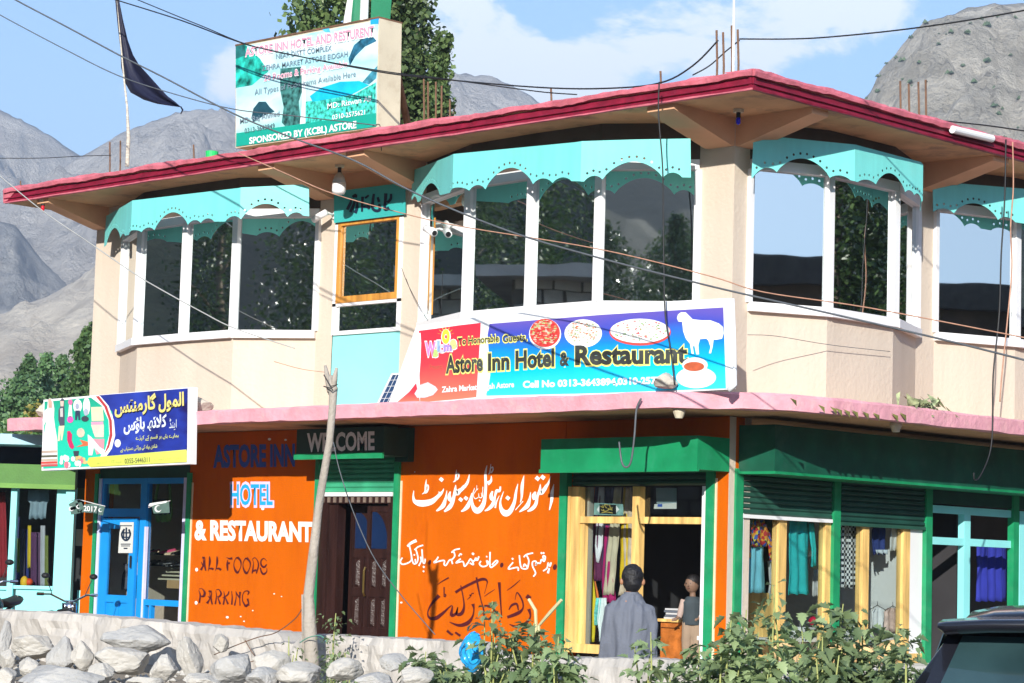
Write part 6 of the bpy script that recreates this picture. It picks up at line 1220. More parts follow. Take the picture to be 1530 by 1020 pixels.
# ================================================================== motorcycles
CHROME = M('chrome', (0.7, 0.7, 0.72), 0.15, 0.05, 5, 0, metal=1); DGP = M('dark_green_tank', (0.01, 0.10, 0.07), 0.25, 0.1, 4, 0); RUB = BLACKM
def motorcycle(base, ang, label, tank):
    t_ = thing('motorcycle', label, 'motorcycle', base); d = Vector((math.cos(ang), math.sin(ang), 0)); s = Vector((-d.y, d.x, 0)); B = Vector(base)
    def P(u, w, z): return B+d*u+s*w+Vector((0, 0, z))
    for u in (-0.62, 0.62):
        pts = [P(u+0.27*math.cos(a), 0, 0.3+0.27*math.sin(a)) for a in [2*math.pi*k/24 for k in range(25)]]
        w = part('wheel', MB().tube(pts, 0.045, 8, cap=False), RUB, t_, smooth=True); rm = MB().tube([P(u+0.22*math.cos(a), 0, 0.3+0.22*math.sin(a)) for a in [2*math.pi*k/24 for k in range(25)]], 0.015, 6, cap=False)
        for k in range(12): a = 2*math.pi*k/12; rm.tube([P(u, 0.02*(-1)**k, 0.3), P(u+0.22*math.cos(a), 0, 0.3+0.22*math.sin(a))], 0.003, 4)
        part('rim', rm, CHROME, w)
        part('mudguard', MB().tube([P(u+0.33*math.cos(a), 0, 0.3+0.33*math.sin(a)) for a in [math.pi*(0.15+0.7*k/8) for k in range(9)]], 0.05, 8), tank, t_, smooth=True)
    part('fork', MB().tube([P(0.62, 0.07, 0.3), P(0.42, 0.07, 0.92)], 0.02, 8).tube([P(0.62, -0.07, 0.3), P(0.42, -0.07, 0.92)], 0.02, 8), CHROME, t_)
    part('handlebar', MB().tube([P(0.25, 0.36, 1.02), P(0.36, 0.22, 1.02), P(0.42, 0.06, 0.94), P(0.42, -0.06, 0.94), P(0.36, -0.22, 1.02), P(0.25, -0.36, 1.02)], 0.012, 8).tube([P(0.25, 0.36, 1.02), P(0.30, 0.29, 1.02)], 0.02, 8).tube([P(0.25, -0.36, 1.02), P(0.30, -0.29, 1.02)], 0.02, 8), CHROME, t_)
    for k in (1, -1): part('mirror', MB().tube([P(0.36, 0.2*k, 1.02), P(0.36, 0.27*k, 1.2)], 0.006, 5).ell(P(0.36, 0.29*k, 1.24), 0.05, 0.05, 0.035), BLACKM, t_)
    part('headlight', MB().ell(P(0.50, 0, 0.86), 0.085, 0.085, 0.085), CHROME, t_, smooth=True)
    part('tank', MB().loft([ring(P(u, 0, 0.74), w, h, (s.x, s.y)) if False else [P(u, w*math.cos(a), 0.74+h*math.sin(a)) for a in [2*math.pi*k/12 for k in range(12)]] for u, w, h in ((0.36, .06, .08), (0.28, .12, .12), (0.05, .13, .12), (-0.1, .08, .08))]), tank, t_, smooth=True)
    part('seat', MB().loft([[P(u, w*math.cos(a), z+0.05*math.sin(a)) for a in [2*math.pi*k/12 for k in range(12)]] for u, w, z in ((-0.05, .09, .76), (-0.2, .13, .75), (-0.55, .13, .77), (-0.72, .09, .80))]), BLACKM, t_, smooth=True)
    part('engine', MB().box(0, 0, 0, 0, 0, 0).ell(P(0.08, 0, 0.42), 0.16, 0.12, 0.14), ST, t_, smooth=True); part('frame', MB().tube([P(0.42, 0, 0.85), P(0.25, 0, 0.4), P(-0.15, 0, 0.3), P(-0.62, 0.06, 0.3)], 0.022, 6).tube([P(0.42, 0, 0.8), P(-0.3, 0, 0.65), P(-0.7, 0, 0.75)], 0.02, 6), ST, t_)
    part('exhaust', MB().tube([P(0.15, -0.12, 0.3), P(-0.3, -0.13, 0.26), P(-0.8, -0.13, 0.32)], [0.02, 0.03, 0.035], 8), CHROME, t_, smooth=True); return t_
YARD = 0.34
bp1 = Vector(CAM+ray(-6, 860)*27.6); motorcycle((bp1.x, bp1.y, YARD), -0.95, 'motorcycle parked at the left edge in front of the turquoise shop', DGP)
bp2 = Vector(CAM+ray(96, 860)*28.2); motorcycle((bp2.x, bp2.y, YARD-0.15), 2.35, 'black motorcycle parked between the turquoise shop and the orange wall', BLACKM)
# ================================================================== ground, retaining wall, rocks
GRD = M('dusty_ground', (0.24, 0.21, 0.17), 0.95, 0.2, 0.35, 0.4, 8, dirt=0.3, dirtcol=(0.24, 0.20, 0.15)); ASP = M('asphalt', (0.055, 0.055, 0.058), 0.9, 0.2, 2, 0.3, 30)
mb = MB(); n = 40
def gco(k): return 2500*(abs(k)/20)**3*(1 if k > 0 else -1)
mb.v = [(gco(i-20), gco(j-20), 0.0 if (abs(gco(i-20)) < 60 and abs(gco(j-20)) < 60) else -0.5) for j in range(n+1) for i in range(n+1)]
mb.f = [(j*(n+1)+i, j*(n+1)+i+1, (j+1)*(n+1)+i+1, (j+1)*(n+1)+i) for j in range(n) for i in range(n)]
part('ground', mb, GRD, None, kind='structure')
part('yard', MB().box(-24, -8.6, -3.3, 0.0, -0.1, YARD-0.12).box(-24, -11.2, 0.0, 1.5, -0.1, YARD-0.12), GRD, None, kind='structure')
mb = MB(); mb.add([(-40, -21.5, 0.004), (60, -21.5, 0.004), (60, -7.6, 0.004), (-40, -7.6, 0.004)], [(0, 1, 2, 3)]); part('road', mb, ASP, None, kind='structure')
part('road', MB().add([(3.5, -7.6, 0.004), (10, -7.6, 0.004), (10, 40, 0.004), (3.5, 40, 0.004)], [(0, 1, 2, 3)]), ASP, None, kind='structure')
# wall
WTOP = [(-300, 893), (0, 912), (60, 914), (150, 921), (280, 933), (400, 943), (412, 946), (424, 958), (436, 962), (452, 947), (590, 954), (690, 959), (712, 975), (800, 982), (1000, 985), (1090, 986), (1250, 1000), (1420, 1012)]
WY = -3.5; mb = MB(); cols = []
for i in range(len(WTOP)-1):
    n = max(1, int((WTOP[i+1][0]-WTOP[i][0])/5))
    for k in range(n): cols.append((WTOP[i][0]+(WTOP[i+1][0]-WTOP[i][0])*k/n, WTOP[i][1]+(WTOP[i+1][1]-WTOP[i][1])*k/n))
m = 14; depthr = [-0.0, -0.05, -0.17, -0.33, -0.38]
for c in cols:
    p = F(c[0], c[1], WY); zt = p.z+0.014*noise.noise(Vector((p.x*5, 0, 3)))+0.012*noise.noise(Vector((p.x*17, 0, 8)))
    for j in range(m+1):
        z = zt*(1-j/m); w = 0.05*noise.fractal(Vector((p.x*1.6, z*2.2, 1)), 0.8, 2.0, 5) + 0.03*noise.noise(Vector((p.x*7, z*8, 2)))
        mb.v.append((p.x, WY-0.03-w-0.10*(j/m)+(0.03 if j == 0 else 0), z))
    for q_ in (0.10, 0.24, 0.36): mb.v.append((p.x, WY+q_, zt+0.01*noise.noise(Vector((p.x*8, q_*9, 4)))))
    mb.v.append((p.x, WY+0.38, -0.1))
K = m+5
for i in range(len(cols)-1):
    for j in range(m): a = i*K+j; mb.f.append((a, a+K, a+K+1, a+1) if False else (a, a+1, a+K+1, a+K))
    top_ = [i*K, i*K+m+1, i*K+m+2, i*K+m+3, i*K+m+4]
    for a, b in zip(top_, top_[1:]): mb.f.append((a, a+K, b+K, b))
rw = part('retaining_wall', mb, CONC, None, loc=(0, WY, 0), smooth=False); T(rw, 'rough grey cement retaining wall along the front of the shop yard', 'wall')
# rubble bank
ROCK = M('pale_rock', (0.45, 0.43, 0.39), 0.95, 0.14, 2.5, 0.6, 16, dirt=0.35, dirtcol=(0.34, 0.30, 0.24)); ROCK2 = M('grey_rock', (0.38, 0.375, 0.36), 0.95, 0.2, 2.0, 0.6, 20, dirt=0.4, dirtcol=(0.26, 0.24, 0.2))
mb = MB(); nx, ny = 150, 26
for j in range(ny+1):
    for i in range(nx+1):
        x = -20+26*i/nx; y = -3.55-3.8*j/ny; h = 0.60*(1-(j/ny))**0.8+0.10*noise.fractal(Vector((x*1.5, y*1.5, 0)), 1, 2, 4)
        mb.v.append((x, y, max(h*min(1, (6-x)/2.0 if x > 4 else 1), -0.05) if j < ny else -0.05))
mb.f = [(j*(nx+1)+i, (j+1)*(nx+1)+i, (j+1)*(nx+1)+i+1, j*(nx+1)+i+1) for j in range(ny) for i in range(nx)]
o = part('rubble_bank', mb, GRD, None, kind='structure')
RK = [(205,956,96,42,-4.15,'large pale boulder high against the wall, right of the flat slab rocks'),(183,990,84,42,-4.75,'rounded grey boulder in front of the large pale boulder'),(50,968,76,34,-4.2,'slanting flat rock at the left below the wall'),(92,981,42,52,-4.5,'pale triangular rock between the slanting rock and the boulders'),(122,977,36,42,-4.4,'blocky pale rock just right of the triangular one'),(46,997,46,30,-4.9,'small pale rock under the slanting flat rock'),
 (92,1016,135,40,-5.4,'broad smooth boulder cut by the bottom edge at the left'),(284,984,46,62,-4.5,'upright pale rock left of the middle of the wall'),(246,1000,48,40,-4.9,'rounded rock right of the grey boulder'),(6,955,26,48,-4.2,'pale rock at the very left edge'),(12,985,30,30,-4.6,'dark mossy rock at the very left edge'),(214,1020,56,22,-5.3,'low flat rock below the rounded boulder'),
 (352,1000,68,48,-4.8,'pale broken rock below the cracked part of the wall'),(300,1020,60,26,-5.3,'flat rock at the bottom between two boulders'),(405,990,52,34,-4.5,'grey rock left of the wooden pole'),(395,1015,60,34,-5.1,'low rock at the bottom left of the wooden pole'),(452,1006,86,34,-4.9,'pale flat rock at the foot of the wooden pole'),(515,1002,60,32,-4.7,'rounded rock at the foot of the vine'),(560,1018,60,24,-5.2,'flat rock right of the vine'),
 (150,1012,50,40,-5.1,'grey rock in front of the grey boulder'),(330,960,34,26,-3.95,'small rock leaning on the wall right of the upright rock'),(590,990,46,26,-4.2,'pale rock left of the blue bag plant'),(620,1012,56,26,-5.0,'low rock under the leafy weeds left of the blue bag'),(10,1014,46,30,-5.3,'pale rock in the bottom left corner')]
for i, (px, py, w, h, yy, lb) in enumerate(RK):
    p = F(px, py, yy); Dp = float(np.dot(np.array(p)-CAM, R3[:, 2])); sx = w/2*Dp/FL*1.12; sz = h/2*Dp/FL*1.15
    stone(tuple(p), (sx, sx*0.8, sz), 100+i, lb, 'rock', 'rocks piled against the retaining wall', 'rock', ROCK if i % 3 else ROCK2, sub=4)
rr_ = random.Random(11)
for i in range(120):
    px = rr_.uniform(-90, 620); yy = -4.3-rr_.random()*2.2; x = F(px, 980, yy).x; z = 0.60*(1-((-3.55-yy)/3.8))**0.8; r0 = rr_.uniform(0.04, 0.15)
    stone((x, yy, z), (r0*1.2, r0, r0*0.8), 200+i, ('small ' if r0 < .09 else 'mid-sized ')+('pale' if i % 2 else 'grey')+' loose rock '+('near the left edge below the wall' if px < 100 else 'below the wall in front of the blue shop' if px < 280 else 'below the orange wall with lettering' if px < 440 else 'near the foot of the wooden pole' if px < 520 else 'between the wooden pole and the blue bag'), 'rock', 'small loose rocks below the wall', 'rock', ROCK if i % 2 else ROCK2, sub=2)
mb = MB(); rg = random.Random(77)
for k in range(900):
    px = rg.uniform(-60, 640); yy = -3.75-rg.random()*2.8; x = F(px, 980, yy).x; z = 0.60*(1-((-3.55-yy)/3.8))**0.8+0.03; r0 = rg.uniform(0.012, 0.05); o_ = Vector((x, yy, z+rg.uniform(0, .05)))
    vs = [o_+Vector((a*r0*rg.uniform(.6, 1.3), b*r0*rg.uniform(.6, 1.3), c*r0*rg.uniform(.5, 1))) for a, b, c in ((1,0,0),(0,1,0),(-1,0,0),(0,-1,0),(0,0,1),(0,0,-1))]
    mb.add(vs, [(0,1,4),(1,2,4),(2,3,4),(3,0,4),(1,0,5),(2,1,5),(3,2,5),(0,3,5)])
part('gravel', mb, ROCK, None, kind='stuff')
# ================================================================== leafy weeds
LEAF1 = MLEAF('weed_leaf', (0.12, 0.19, 0.08), (0.28, 0.36, 0.17), 0.5, 0.25); STEM = M('pale_stem', (0.33, 0.36, 0.12), 0.7, 0.2, 10, 0.1)
def leaf_mesh(seed, lobes=3):
    r = random.Random(seed); out = []; n = 11
    prof = [(0.0, 0.03), (0.12, 0.20), (0.2, 0.40), (0.28, 0.24), (0.42, 0.42), (0.5, 0.24), (0.62, 0.28), (0.70, 0.15), (0.85, 0.10), (1.0, 0.0)]
    mb = MB(); L = [(u, -w*(1+r.uniform(-.15, .15))) for u, w in prof]; Rr = [(u, w*(1+r.uniform(-.15, .15))) for u, w in prof]
    for i, (u, w) in enumerate(prof):
        zc = -0.25*u*u; mb.v += [(u, L[i][1], zc+abs(L[i][1])*0.35-0.0), (u, 0, zc), (u, Rr[i][1], zc+abs(Rr[i][1])*0.35)]
    for i in range(len(prof)-1): a = i*3; mb.f += [(a, a+1, a+4, a+3), (a+1, a+2, a+5, a+4)]
    me = bpy.data.meshes.new('leaf'); me.from_pydata(mb.v, [], mb.f); me.materials.append(LEAF1); me.polygons.foreach_set('use_smooth', [True]*len(me.polygons)); return me
LEAVES = [leaf_mesh(k) for k in range(5)]
def weed(base, top, spread, label, nleaf=40, big=0.17, fill=110, seed=0, stemlean=0.15):
    r = random.Random(seed); B = Vector(base); t_ = thing('weed_plant', label, 'plant', base, 'leafy weeds growing along the wall'); H = top-B.z
    sm = MB(); tips = []
    for k in range(5):
        a = r.uniform(0, 6.28); lean = spread*r.uniform(0.1, 1.0); h = H*(1 if k == 0 else r.uniform(0.5, 0.92)); p = [B+Vector((0.03*math.cos(a), 0.03*math.sin(a), 0))]
        if k == 0: lean *= 0.3
        for s in (0.35, 0.7, 1.0): p.append(B+Vector((lean*s**1.3*math.cos(a)+r.uniform(-.03, .03), lean*0.6*s**1.3*math.sin(a), h*s)))
        sm.tube(p, [0.014, 0.011, 0.008, 0.004], 6); tips.append(p)
    part('stems', sm, STEM, t_, smooth=True)
    def lp():
        p = r.choice(tips) if r.random() > 0.25 else tips[0]; s = r.random()**0.7*2.99; i = int(s); q = p[i].lerp(p[i+1], s-i); return q, s/3
    mbv, mbf = [], []
    for k in range(nleaf+fill):
        q, s = lp(); size = big*r.uniform(0.6, 1.25)*(1.05-0.45*s) if k < nleaf else big*r.uniform(0.3, 0.7)
        az = r.uniform(0, 6.28); out = Vector((math.cos(az), math.sin(az), 0)); q = q+out*r.uniform(0, 0.10 if k < nleaf else 0.16)+Vector((0, 0, r.uniform(-.06, .04)))
        rot = Matrix.Rotation(az, 4, 'Z') @ Matrix.Rotation(r.uniform(-0.4, 0.9), 4, 'Y') @ Matrix.Rotation(r.uniform(-.6, .6), 4, 'X')
        mw = rot @ Matrix.Scale(size, 4)
        if k < nleaf:
            o_ = bpy.data.objects.new('leaf', LEAVES[k % 5]); COL.objects.link(o_); o_.parent = t_; o_.matrix_local = Matrix.Translation(q-B) @ mw
        else:
            me = LEAVES[k % 5]; o0 = len(mbv); mbv += [tuple(mw @ v.co+q) for v in me.vertices]; mbf += [tuple(o0+i for i in p_.vertices) for p_ in me.polygons]
    mb_ = MB(); mb_.v = mbv; mb_.f = mbf
    f_ = part('foliage', mb_, LEAF1, t_, smooth=True); f_['kind'] = 'stuff'; return t_
def wtop(px, py, yy): return F(px, py, yy).z
WD = [(640, 968, .32, 'low spreading weed left of the blue bag'), (672, 985, .25, 'low weed just below and left of the blue bag'), (735, 892, .16, 'tall thin weed right of the blue bag'), (752, 935, .30, 'bushy weed directly right of the blue bag'), (795, 925, .22, 'weed below the right end of the Urdu lettering'), (832, 945, .22, 'weed beside the green trim of the yellow framed shop'), (700, 995, .25, 'low weed under the blue bag'), (860, 985, .14, 'small low weed under the yellow framed window'),
 (968, 938, .17, 'weed reaching up in front of the man in grey'), (1000, 985, .18, 'low weed right of the man in grey'), (1048, 955, .20, 'weed in front of the green trim right of the doorway'), (1088, 920, .22, 'weed in front of the orange corner column'), (1120, 905, .28, 'dense tall weed under the embroidered dress'), (1165, 868, .14, 'tallest weed, rising in front of the turquoise dress'), (1150, 945, .34, 'broad dense weed under the first wooden post'), (1205, 915, .26, 'weed under the second wooden post'), (1245, 895, .22, 'tall weed in front of the green post'), (1240, 945, .34, 'broad weed below the checked shirt'),
 (1290, 925, .26, 'weed below the last right window'), (1330, 930, .22, 'weed in front of the pale pink shirt'), (1360, 955, .18, 'rightmost weed beside the dark car'), (1310, 975, .30, 'low weed left of the dark car'), (1090, 975, .30, 'low bushy weed at the foot of the orange corner column')]
for i, (px, py, sp, lb) in enumerate(WD):
    yy = -4.3-0.5*((i*7) % 3)/2; zt = wtop(px, py, yy); x = F(px, py, yy).x; zb_ = 0.28
    if zt < 0.6: zt = 0.75
    weed((x, yy, zb_), zt-0.03, sp, lb, 34 if sp < .2 else 58, 0.18 if sp > .17 else 0.15, 130 if sp < .2 else 260, 300+i)
# dry pale stems beside the lettering
for i, (pts, lb) in enumerate(((((790, 895), (800, 912), (801, 940)), 'broken pale dry stem in front of the last Urdu letter'), (((839, 896), (822, 915), (805, 935)), 'pale dry stem leaning towards the green trim'))):
    q = [F(x, y, -4.5) for x, y in pts]; q.append(q[-1]+Vector((0.02, 0, -0.55))); T(part('dry_stem', MB().tube(q, [0.012, 0.014, 0.012, 0.012], 6), M('straw', (0.60, 0.55, 0.30), 0.8), None, loc=tuple(q[-1])), lb, 'stem')
# vine on the pole
x = F(492, 990, -4.05)
weed((F(500, 990, -4.05).x, -4.05, 0.30), wtop(485, 915, -4.05), 0.22, 'green creeper climbing the right side of the wooden pole', 40, 0.07, 420, 500)
weed((F(520, 990, -4.1).x, -4.1, 0.30), wtop(520, 975, -4.1), 0.16, 'low green creeper right of the wooden pole', 20, 0.07, 240, 501)
weed((F(430, 990, -4.0).x, -4.0, 0.30), wtop(425, 950, -4.0), 0.14, 'dry pink and green weed left of the wooden pole', 10, 0.06, 90, 502)
# wooden pole
PW = M('weathered_wood', (0.37, 0.33, 0.28), 0.9, 0.2, 3, 0.6, 30, dirt=0.5, dirtcol=(0.22, 0.18, 0.14), stretch=(4, 4, .6)); py_ = -3.85
t = thing('wooden_pole', 'crooked weathered wooden pole with forked top in front of the brown door', 'pole', (F(466, 985, py_).x, py_, 0))
PP = [(468, 1040), (467, 985), (464, 940), (462, 890), (467, 830), (476, 760), (484, 715), (492, 660), (496, 610), (497, 580), (493, 562)]; PR = [11, 10.5, 10, 8, 7.4, 6.2, 6, 5.6, 5.8, 6.8, 4]
def prad(px, r): return r*float(np.dot(np.array(F(px, 800, py_))-CAM, R3[:, 2]))/FL
part('trunk', MB().tube([F(x, y, py_)+Vector((0.012*math.sin(y), 0, 0)) for x, y in PP], [prad(x, r) for (x, y), r in zip(PP, PR)], 12), PW, t, smooth=True)
part('fork', MB().tube([F(496, 590, py_), F(500, 565, py_), F(503, 549, py_)], [prad(500, 6), prad(500, 4.5), prad(500, 2)], 8).tube([F(494, 585, py_), F(489, 562, py_), F(486, 546, py_)], [prad(490, 5.5), prad(490, 4), prad(490, 2)], 8), PW, t, smooth=True)
part('wire_wrap', MB().tube([F(484, 560, py_-0.06), F(494, 577, py_-0.1), F(505, 574, py_-0.03), F(494, 580, py_-0.1), F(484, 577, py_-0.03)], 0.006, 6), ST, t)
T(part('plank', MB().bar(F(456, 1030, -3.8), F(455, 888, -3.8), 0.05, 0.03, up=(0, 1, 0)), PW, None, loc=tuple(F(456, 1030, -3.8))), 'grey upright plank tied left of the wooden pole', 'plank')
T(part('steel_bar', MB().bar(F(462, 1030, -3.75), F(459, 895, -3.75), 0.03, 0.03, up=(0, 1, 0)), RUST, None, loc=tuple(F(462, 1030, -3.75))), 'dark rusty bar between the plank and the pole', 'bar')
# barbed wire from the pole and on the wall
def cable(pts, yy, r, label, mat=None, surf=None, cat='cable', name='cable', grp=None, sm=True):
    q = [hit(surf or plane_y(yy), x, y) for x, y in pts] if surf is None or True else None
    out = []
    for i in range(len(q)-1):
        p0, p1, p2, p3 = q[max(i-1, 0)], q[i], q[i+1], q[min(i+2, len(q)-1)]
        for k in range(6):
            s = k/6; out.append(0.5*((2*p1)+(p2-p0)*s+(2*p0-5*p1+4*p2-p3)*s*s+(3*p1-p0-3*p2+p3)*s**3))
    out.append(q[-1]); o_ = part(name, MB().tube(out, r*0.82, 6), mat or CBL, None, loc=tuple(q[0]), smooth=True); T(o_, label, cat, grp); return o_
CBL = M('grey_cable', (0.10, 0.11, 0.12), 0.5, 0.2, 10, 0); CBL2 = M('salmon_cable', (0.45, 0.24, 0.16), 0.6, 0.2, 10, 0); CBK = M('black_cable', (0.015, 0.016, 0.018), 0.5, 0.1, 5, 0)
cable([(320, 978), (350, 965), (385, 952), (412, 945), (440, 925), (452, 908)], -3.72, 0.006, 'strand of barbed wire rising from the wall to the wooden pole', RUST, name='barbed_wire', cat='wire')
cable([(366, 956), (375, 972), (382, 985), (365, 990), (345, 986)], -3.72, 0.005, 'rusty wire hanging down the cracked part of the wall', RUST, name='barbed_wire', cat='wire')
cable([(448, 960), (462, 952), (480, 950), (490, 962)], -3.95, 0.006, 'green wire looped round the foot of the pole', M('green_wire', (0.1, 0.3, 0.22), 0.5), name='wire_loop', cat='wire')
# blue plastic bag
BLB = M('blue_plastic', (0.02, 0.33, 0.72), 0.18, 0.12, 6, 0.25, 12); p = F(706, 974, -4.75)
def bagm():
    bm = bmesh.new(); bmesh.ops.create_icosphere(bm, subdivisions=5, radius=1)
    for v in bm.verts:
        d = v.co.normalized(); k = 1+0.10*noise.noise(d*1.6+Vector((4, 0, 0)))*2-0.10*abs(noise.noise(d*2.6+Vector((1, 7, 2))))*2
        w = 0.105*(1-0.30*max(d.z, 0)**2); v.co = Vector((d.x*w*k, d.y*0.10*k, d.z*0.15*k))
    me = bpy.data.meshes.new('plastic_bag'); bm.to_mesh(me); bm.free(); me.transform(Matrix.Translation(p)); o_ = adopt(me, 'plastic_bag', BLB, None, loc=tuple(p)); T(o_, 'crumpled bright blue plastic bag caught among the leafy weeds', 'bag')
bagm()
# ================================================================== cables
G1 = 'overhead cables crossing the view'
cable([(-40, -36), (24, 0), (100, 40), (180, 83), (240, 113), (350, 170), (435, 205), (530, 240), (620, 288), (760, 345), (895, 385), (1040, 422), (1120, 441), (1240, 468), (1400, 505), (1560, 545)], -3.0, 0.011, 'thick grey cable running diagonally across the whole front from top left to lower right', CBL, grp=G1)
cable([(-40, -2), (0, 22), (100, 75), (180, 114), (270, 143), (350, 163), (430, 172), (563, 187)], -2.0, 0.008, 'thin cable from the left edge to the foot of the roof billboard', CBL, grp=G1)
cable([(140, -12), (175, 0), (270, 30), (350, 60), (400, 74), (560, 106), (660, 118), (800, 130), (900, 132), (985, 124), (1035, 98), (1073, 60)], -1.0, 0.010, 'upper cable passing in front of the roof billboard and on to the corner rebars', CBK, grp=G1)
cable([(180, -10), (207, 0), (300, 38), (390, 72), (560, 104), (660, 117), (800, 136), (862, 141)], -1.05, 0.008, 'cable close above the other in front of the roof billboard', CBK, grp=G1)
cable([(355, 228), (420, 256), (500, 290), (620, 323), (700, 340), (895, 372), (1060, 412), (1140, 436), (1300, 460), (1560, 510)], -2.4, 0.007, 'thin salmon coloured cable across the upper windows', CBL2, grp=G1)
cable([(1105, 58), (1180, 58), (1240, 55), (1340, 45), (1440, 31), (1560, 10)], -0.2, 0.009, 'black cable from the corner rebars out to the upper right edge', CBK, grp=G1)
cable([(1405, 180), (1480, 188), (1560, 200)], 0.0, 0.010, 'dark cable over the right roof edge', CBK, surf=plane_x(0.4), grp=G1)
cable([(-20, 236), (60, 236), (120, 233), (166, 232)], -0.4, 0.006, 'thin cable from the left edge to the first rebar', CBK, grp=G1)
cable([(-10, 254), (60, 312), (130, 360), (200, 408), (240, 432), (300, 465), (350, 490), (440, 520)], -2.2, 0.008, 'pale jointed cable hanging across the left window', M('pale_cable', (0.4, 0.4, 0.38), 0.6), grp=G1)
cable([(985, 122), (984, 170), (990, 250), (991, 330), (992, 400), (994, 470), (1003, 530), (1008, 575)], -1.2, 0.009, 'black cable hanging from the roof edge down to the stone on the banner', CBK, grp=G1)
cable([(958, 595), (951, 612), (948, 650), (943, 688), (936, 698), (929, 690), (925, 660)], -1.25, 0.012, 'grey cable dangling in a hook before the green shutter box', CBL, grp=G1)
cable([(1503, 208), (1501, 300), (1496, 380), (1493, 470), (1484, 560), (1483, 640), (1478, 680), (1464, 712), (1456, 716), (1455, 706)], 0, 0.010, 'black cable hanging down the right side and curling at its end', CBK, surf=plane_x(1.25), grp=G1)
cable([(1513, 212), (1514, 280), (1510, 340), (1512, 400), (1506, 470), (1497, 560), (1494, 600)], 0, 0.009, 'reddish cable hanging down the right side', CBL2, surf=plane_x(1.3), grp=G1)
cable([(498, 660), (508, 705), (530, 770), (560, 835), (600, 890), (650, 948)], -3.2, 0.006, 'thin guy wire slanting from the wooden pole across the brown door', CBL, grp=G1)
cable([(1035, 112), (1060, 98), (1085, 76), (1105, 60)], -0.15, 0.008, 'short black cable looping between the corner rebars', CBK, grp=G1)
cable([(497, 500), (495, 545), (494, 575)], -3.6, 0.004, 'thin cable rising from the fork of the wooden pole', CBK, grp=G1)
cable([(410, 540), (450, 551), (487, 556)], -3.8, 0.004, 'faint reddish wire leading left from the fork of the pole', CBL2, grp=G1)
cable([(1117, 500), (1160, 502), (1240, 515), (1330, 525)], 0, 0.004, 'faint wire along the sill of the right bay window', CBL, surf=plane_x(0.45), grp=G1)
cable([(600, 400), (612, 430), (640, 480), (655, 492)], -0.2, 0.004, 'thin wire curling on the pier left of the middle bay', CBK, grp=G1)
cable([(570, 225), (568, 200), (567, 186), (557, 188)], -0.95, 0.006, 'short wire over the roof edge below the billboard', CBK, grp=G1)
# ================================================================== dark car at the lower right
CARP = M('dark_car_paint', (0.010, 0.011, 0.016), 0.22, 0.05, 3, 0.0); 
CARP.node_tree.nodes['Principled BSDF'].inputs['Coat Weight'].default_value = 0.6
CGL = M('car_glass', (0.02, 0.045, 0.05), 0.05, 0.3, 3, 0, spec=0.9)
cfw = Vector((R3[0][2], R3[1][2], 0)).normalized(); cfw = (cfw+Vector((cfw.y, -cfw.x, 0))*0.27).normalized(); crt = Vector((cfw.y, -cfw.x, 0))
cb = Vector(CAM+ray(1606, 880)*10.9); cb.z = 0
car = thing('parked_car', 'dark hatchback with roof spoiler cut by the lower right corner', 'car', tuple(cb))
def cP(u, w, z): return cb+cfw*u+crt*w+Vector((0, 0, z))
def csec(u, z0, z1, wb, wt, n=6, round_=0.12):
    """closed rounded section across the car"""
    pts = []
    for (sx, zz, w) in ((1, z0, wb), (1, z1, wt), (-1, z1, wt), (-1, z0, wb)):
        pass
    L_ = [(-wb, z0), (-wb-0.0, z0+(z1-z0)*0.35), (-wt-(wb-wt)*0.3, z0+(z1-z0)*0.7), (-wt+0.0, z1-0.10), (-wt+0.07, z1-0.03), (-wt+0.20, z1), (0, z1+0.025), (wt-0.20, z1), (wt-0.07, z1-0.03), (wt, z1-0.10), (wt+(wb-wt)*0.3, z0+(z1-z0)*0.7), (wb, z0+(z1-z0)*0.35), (wb, z0)]
    return [cP(u, w, z) for w, z in L_]
part('body', MB().loft([csec(0.0, .32, .80, .80, .78), csec(0.05, .25, .95, .84, .80), csec(0.6, .22, .96, .85, .80), csec(2.6, .22, .95, .85, .80), csec(3.6, .24, .86, .84, .74), csec(4.15, .30, .62, .78, .70)]), CARP, car, smooth=True)
part('roof', MB().loft([csec(0.42, .93, 1.49, .79, .585), csec(0.60, .93, 1.515, .79, .60), csec(1.3, .93, 1.54, .79, .62), csec(2.1, .93, 1.50, .79, .60), csec(3.1, .90, .98, .79, .62)]), CARP, car, smooth=True)
hatch = [cP(0.03, -.78, .94), cP(0.03, .78, .94), cP(0.36, .60, 1.42), cP(0.36, -.60, 1.42)]
part('hatch', MB().loft([hatch, [q+cfw*0.25 for q in hatch]]), CARP, car)
rwq = [cP(0.045, -.69, .99), cP(0.045, .69, .99), cP(0.33, .53, 1.395), cP(0.33, -.53, 1.395)]; 
rwv = [q-cfw*0.012+Vector((0, 0, 0.008)) for q in rwq]; part('rear_window', MB().add(rwv+[v+cfw*0.02 for v in rwv], [(0, 1, 2, 3), (7, 6, 5, 4), (0, 4, 5, 1), (1, 5, 6, 2), (2, 6, 7, 3), (3, 7, 4, 0)]), CGL, car)
sp = []
for w in (-.635, -.60, -.4, 0, .4, .60, .635):
    k = 1-0.25*(abs(w)/.635)**3; e = 0.012 if abs(w) > .61 else 0.03; uo = 0.09+0.06*(abs(w)/.635)**2; zt = 1.505-0.035*(abs(w)/.635)**2
    sp.append([cP(uo, w, zt-0.02-e), cP(uo-0.01, w, zt-0.025), cP(uo+0.02, w, zt-0.008), cP(0.45, w, zt+0.004), cP(0.45, w, zt-0.06), cP(uo+0.05, w, zt-0.02-e*1.6)])
part('spoiler', MB().loft(sp), CARP, car, smooth=True)
part('rear_bumper', MB().loft([csec(-0.06, .28, .60, .76, .74), csec(0.12, .25, .62, .86, .82)]), CARP, car, smooth=True)
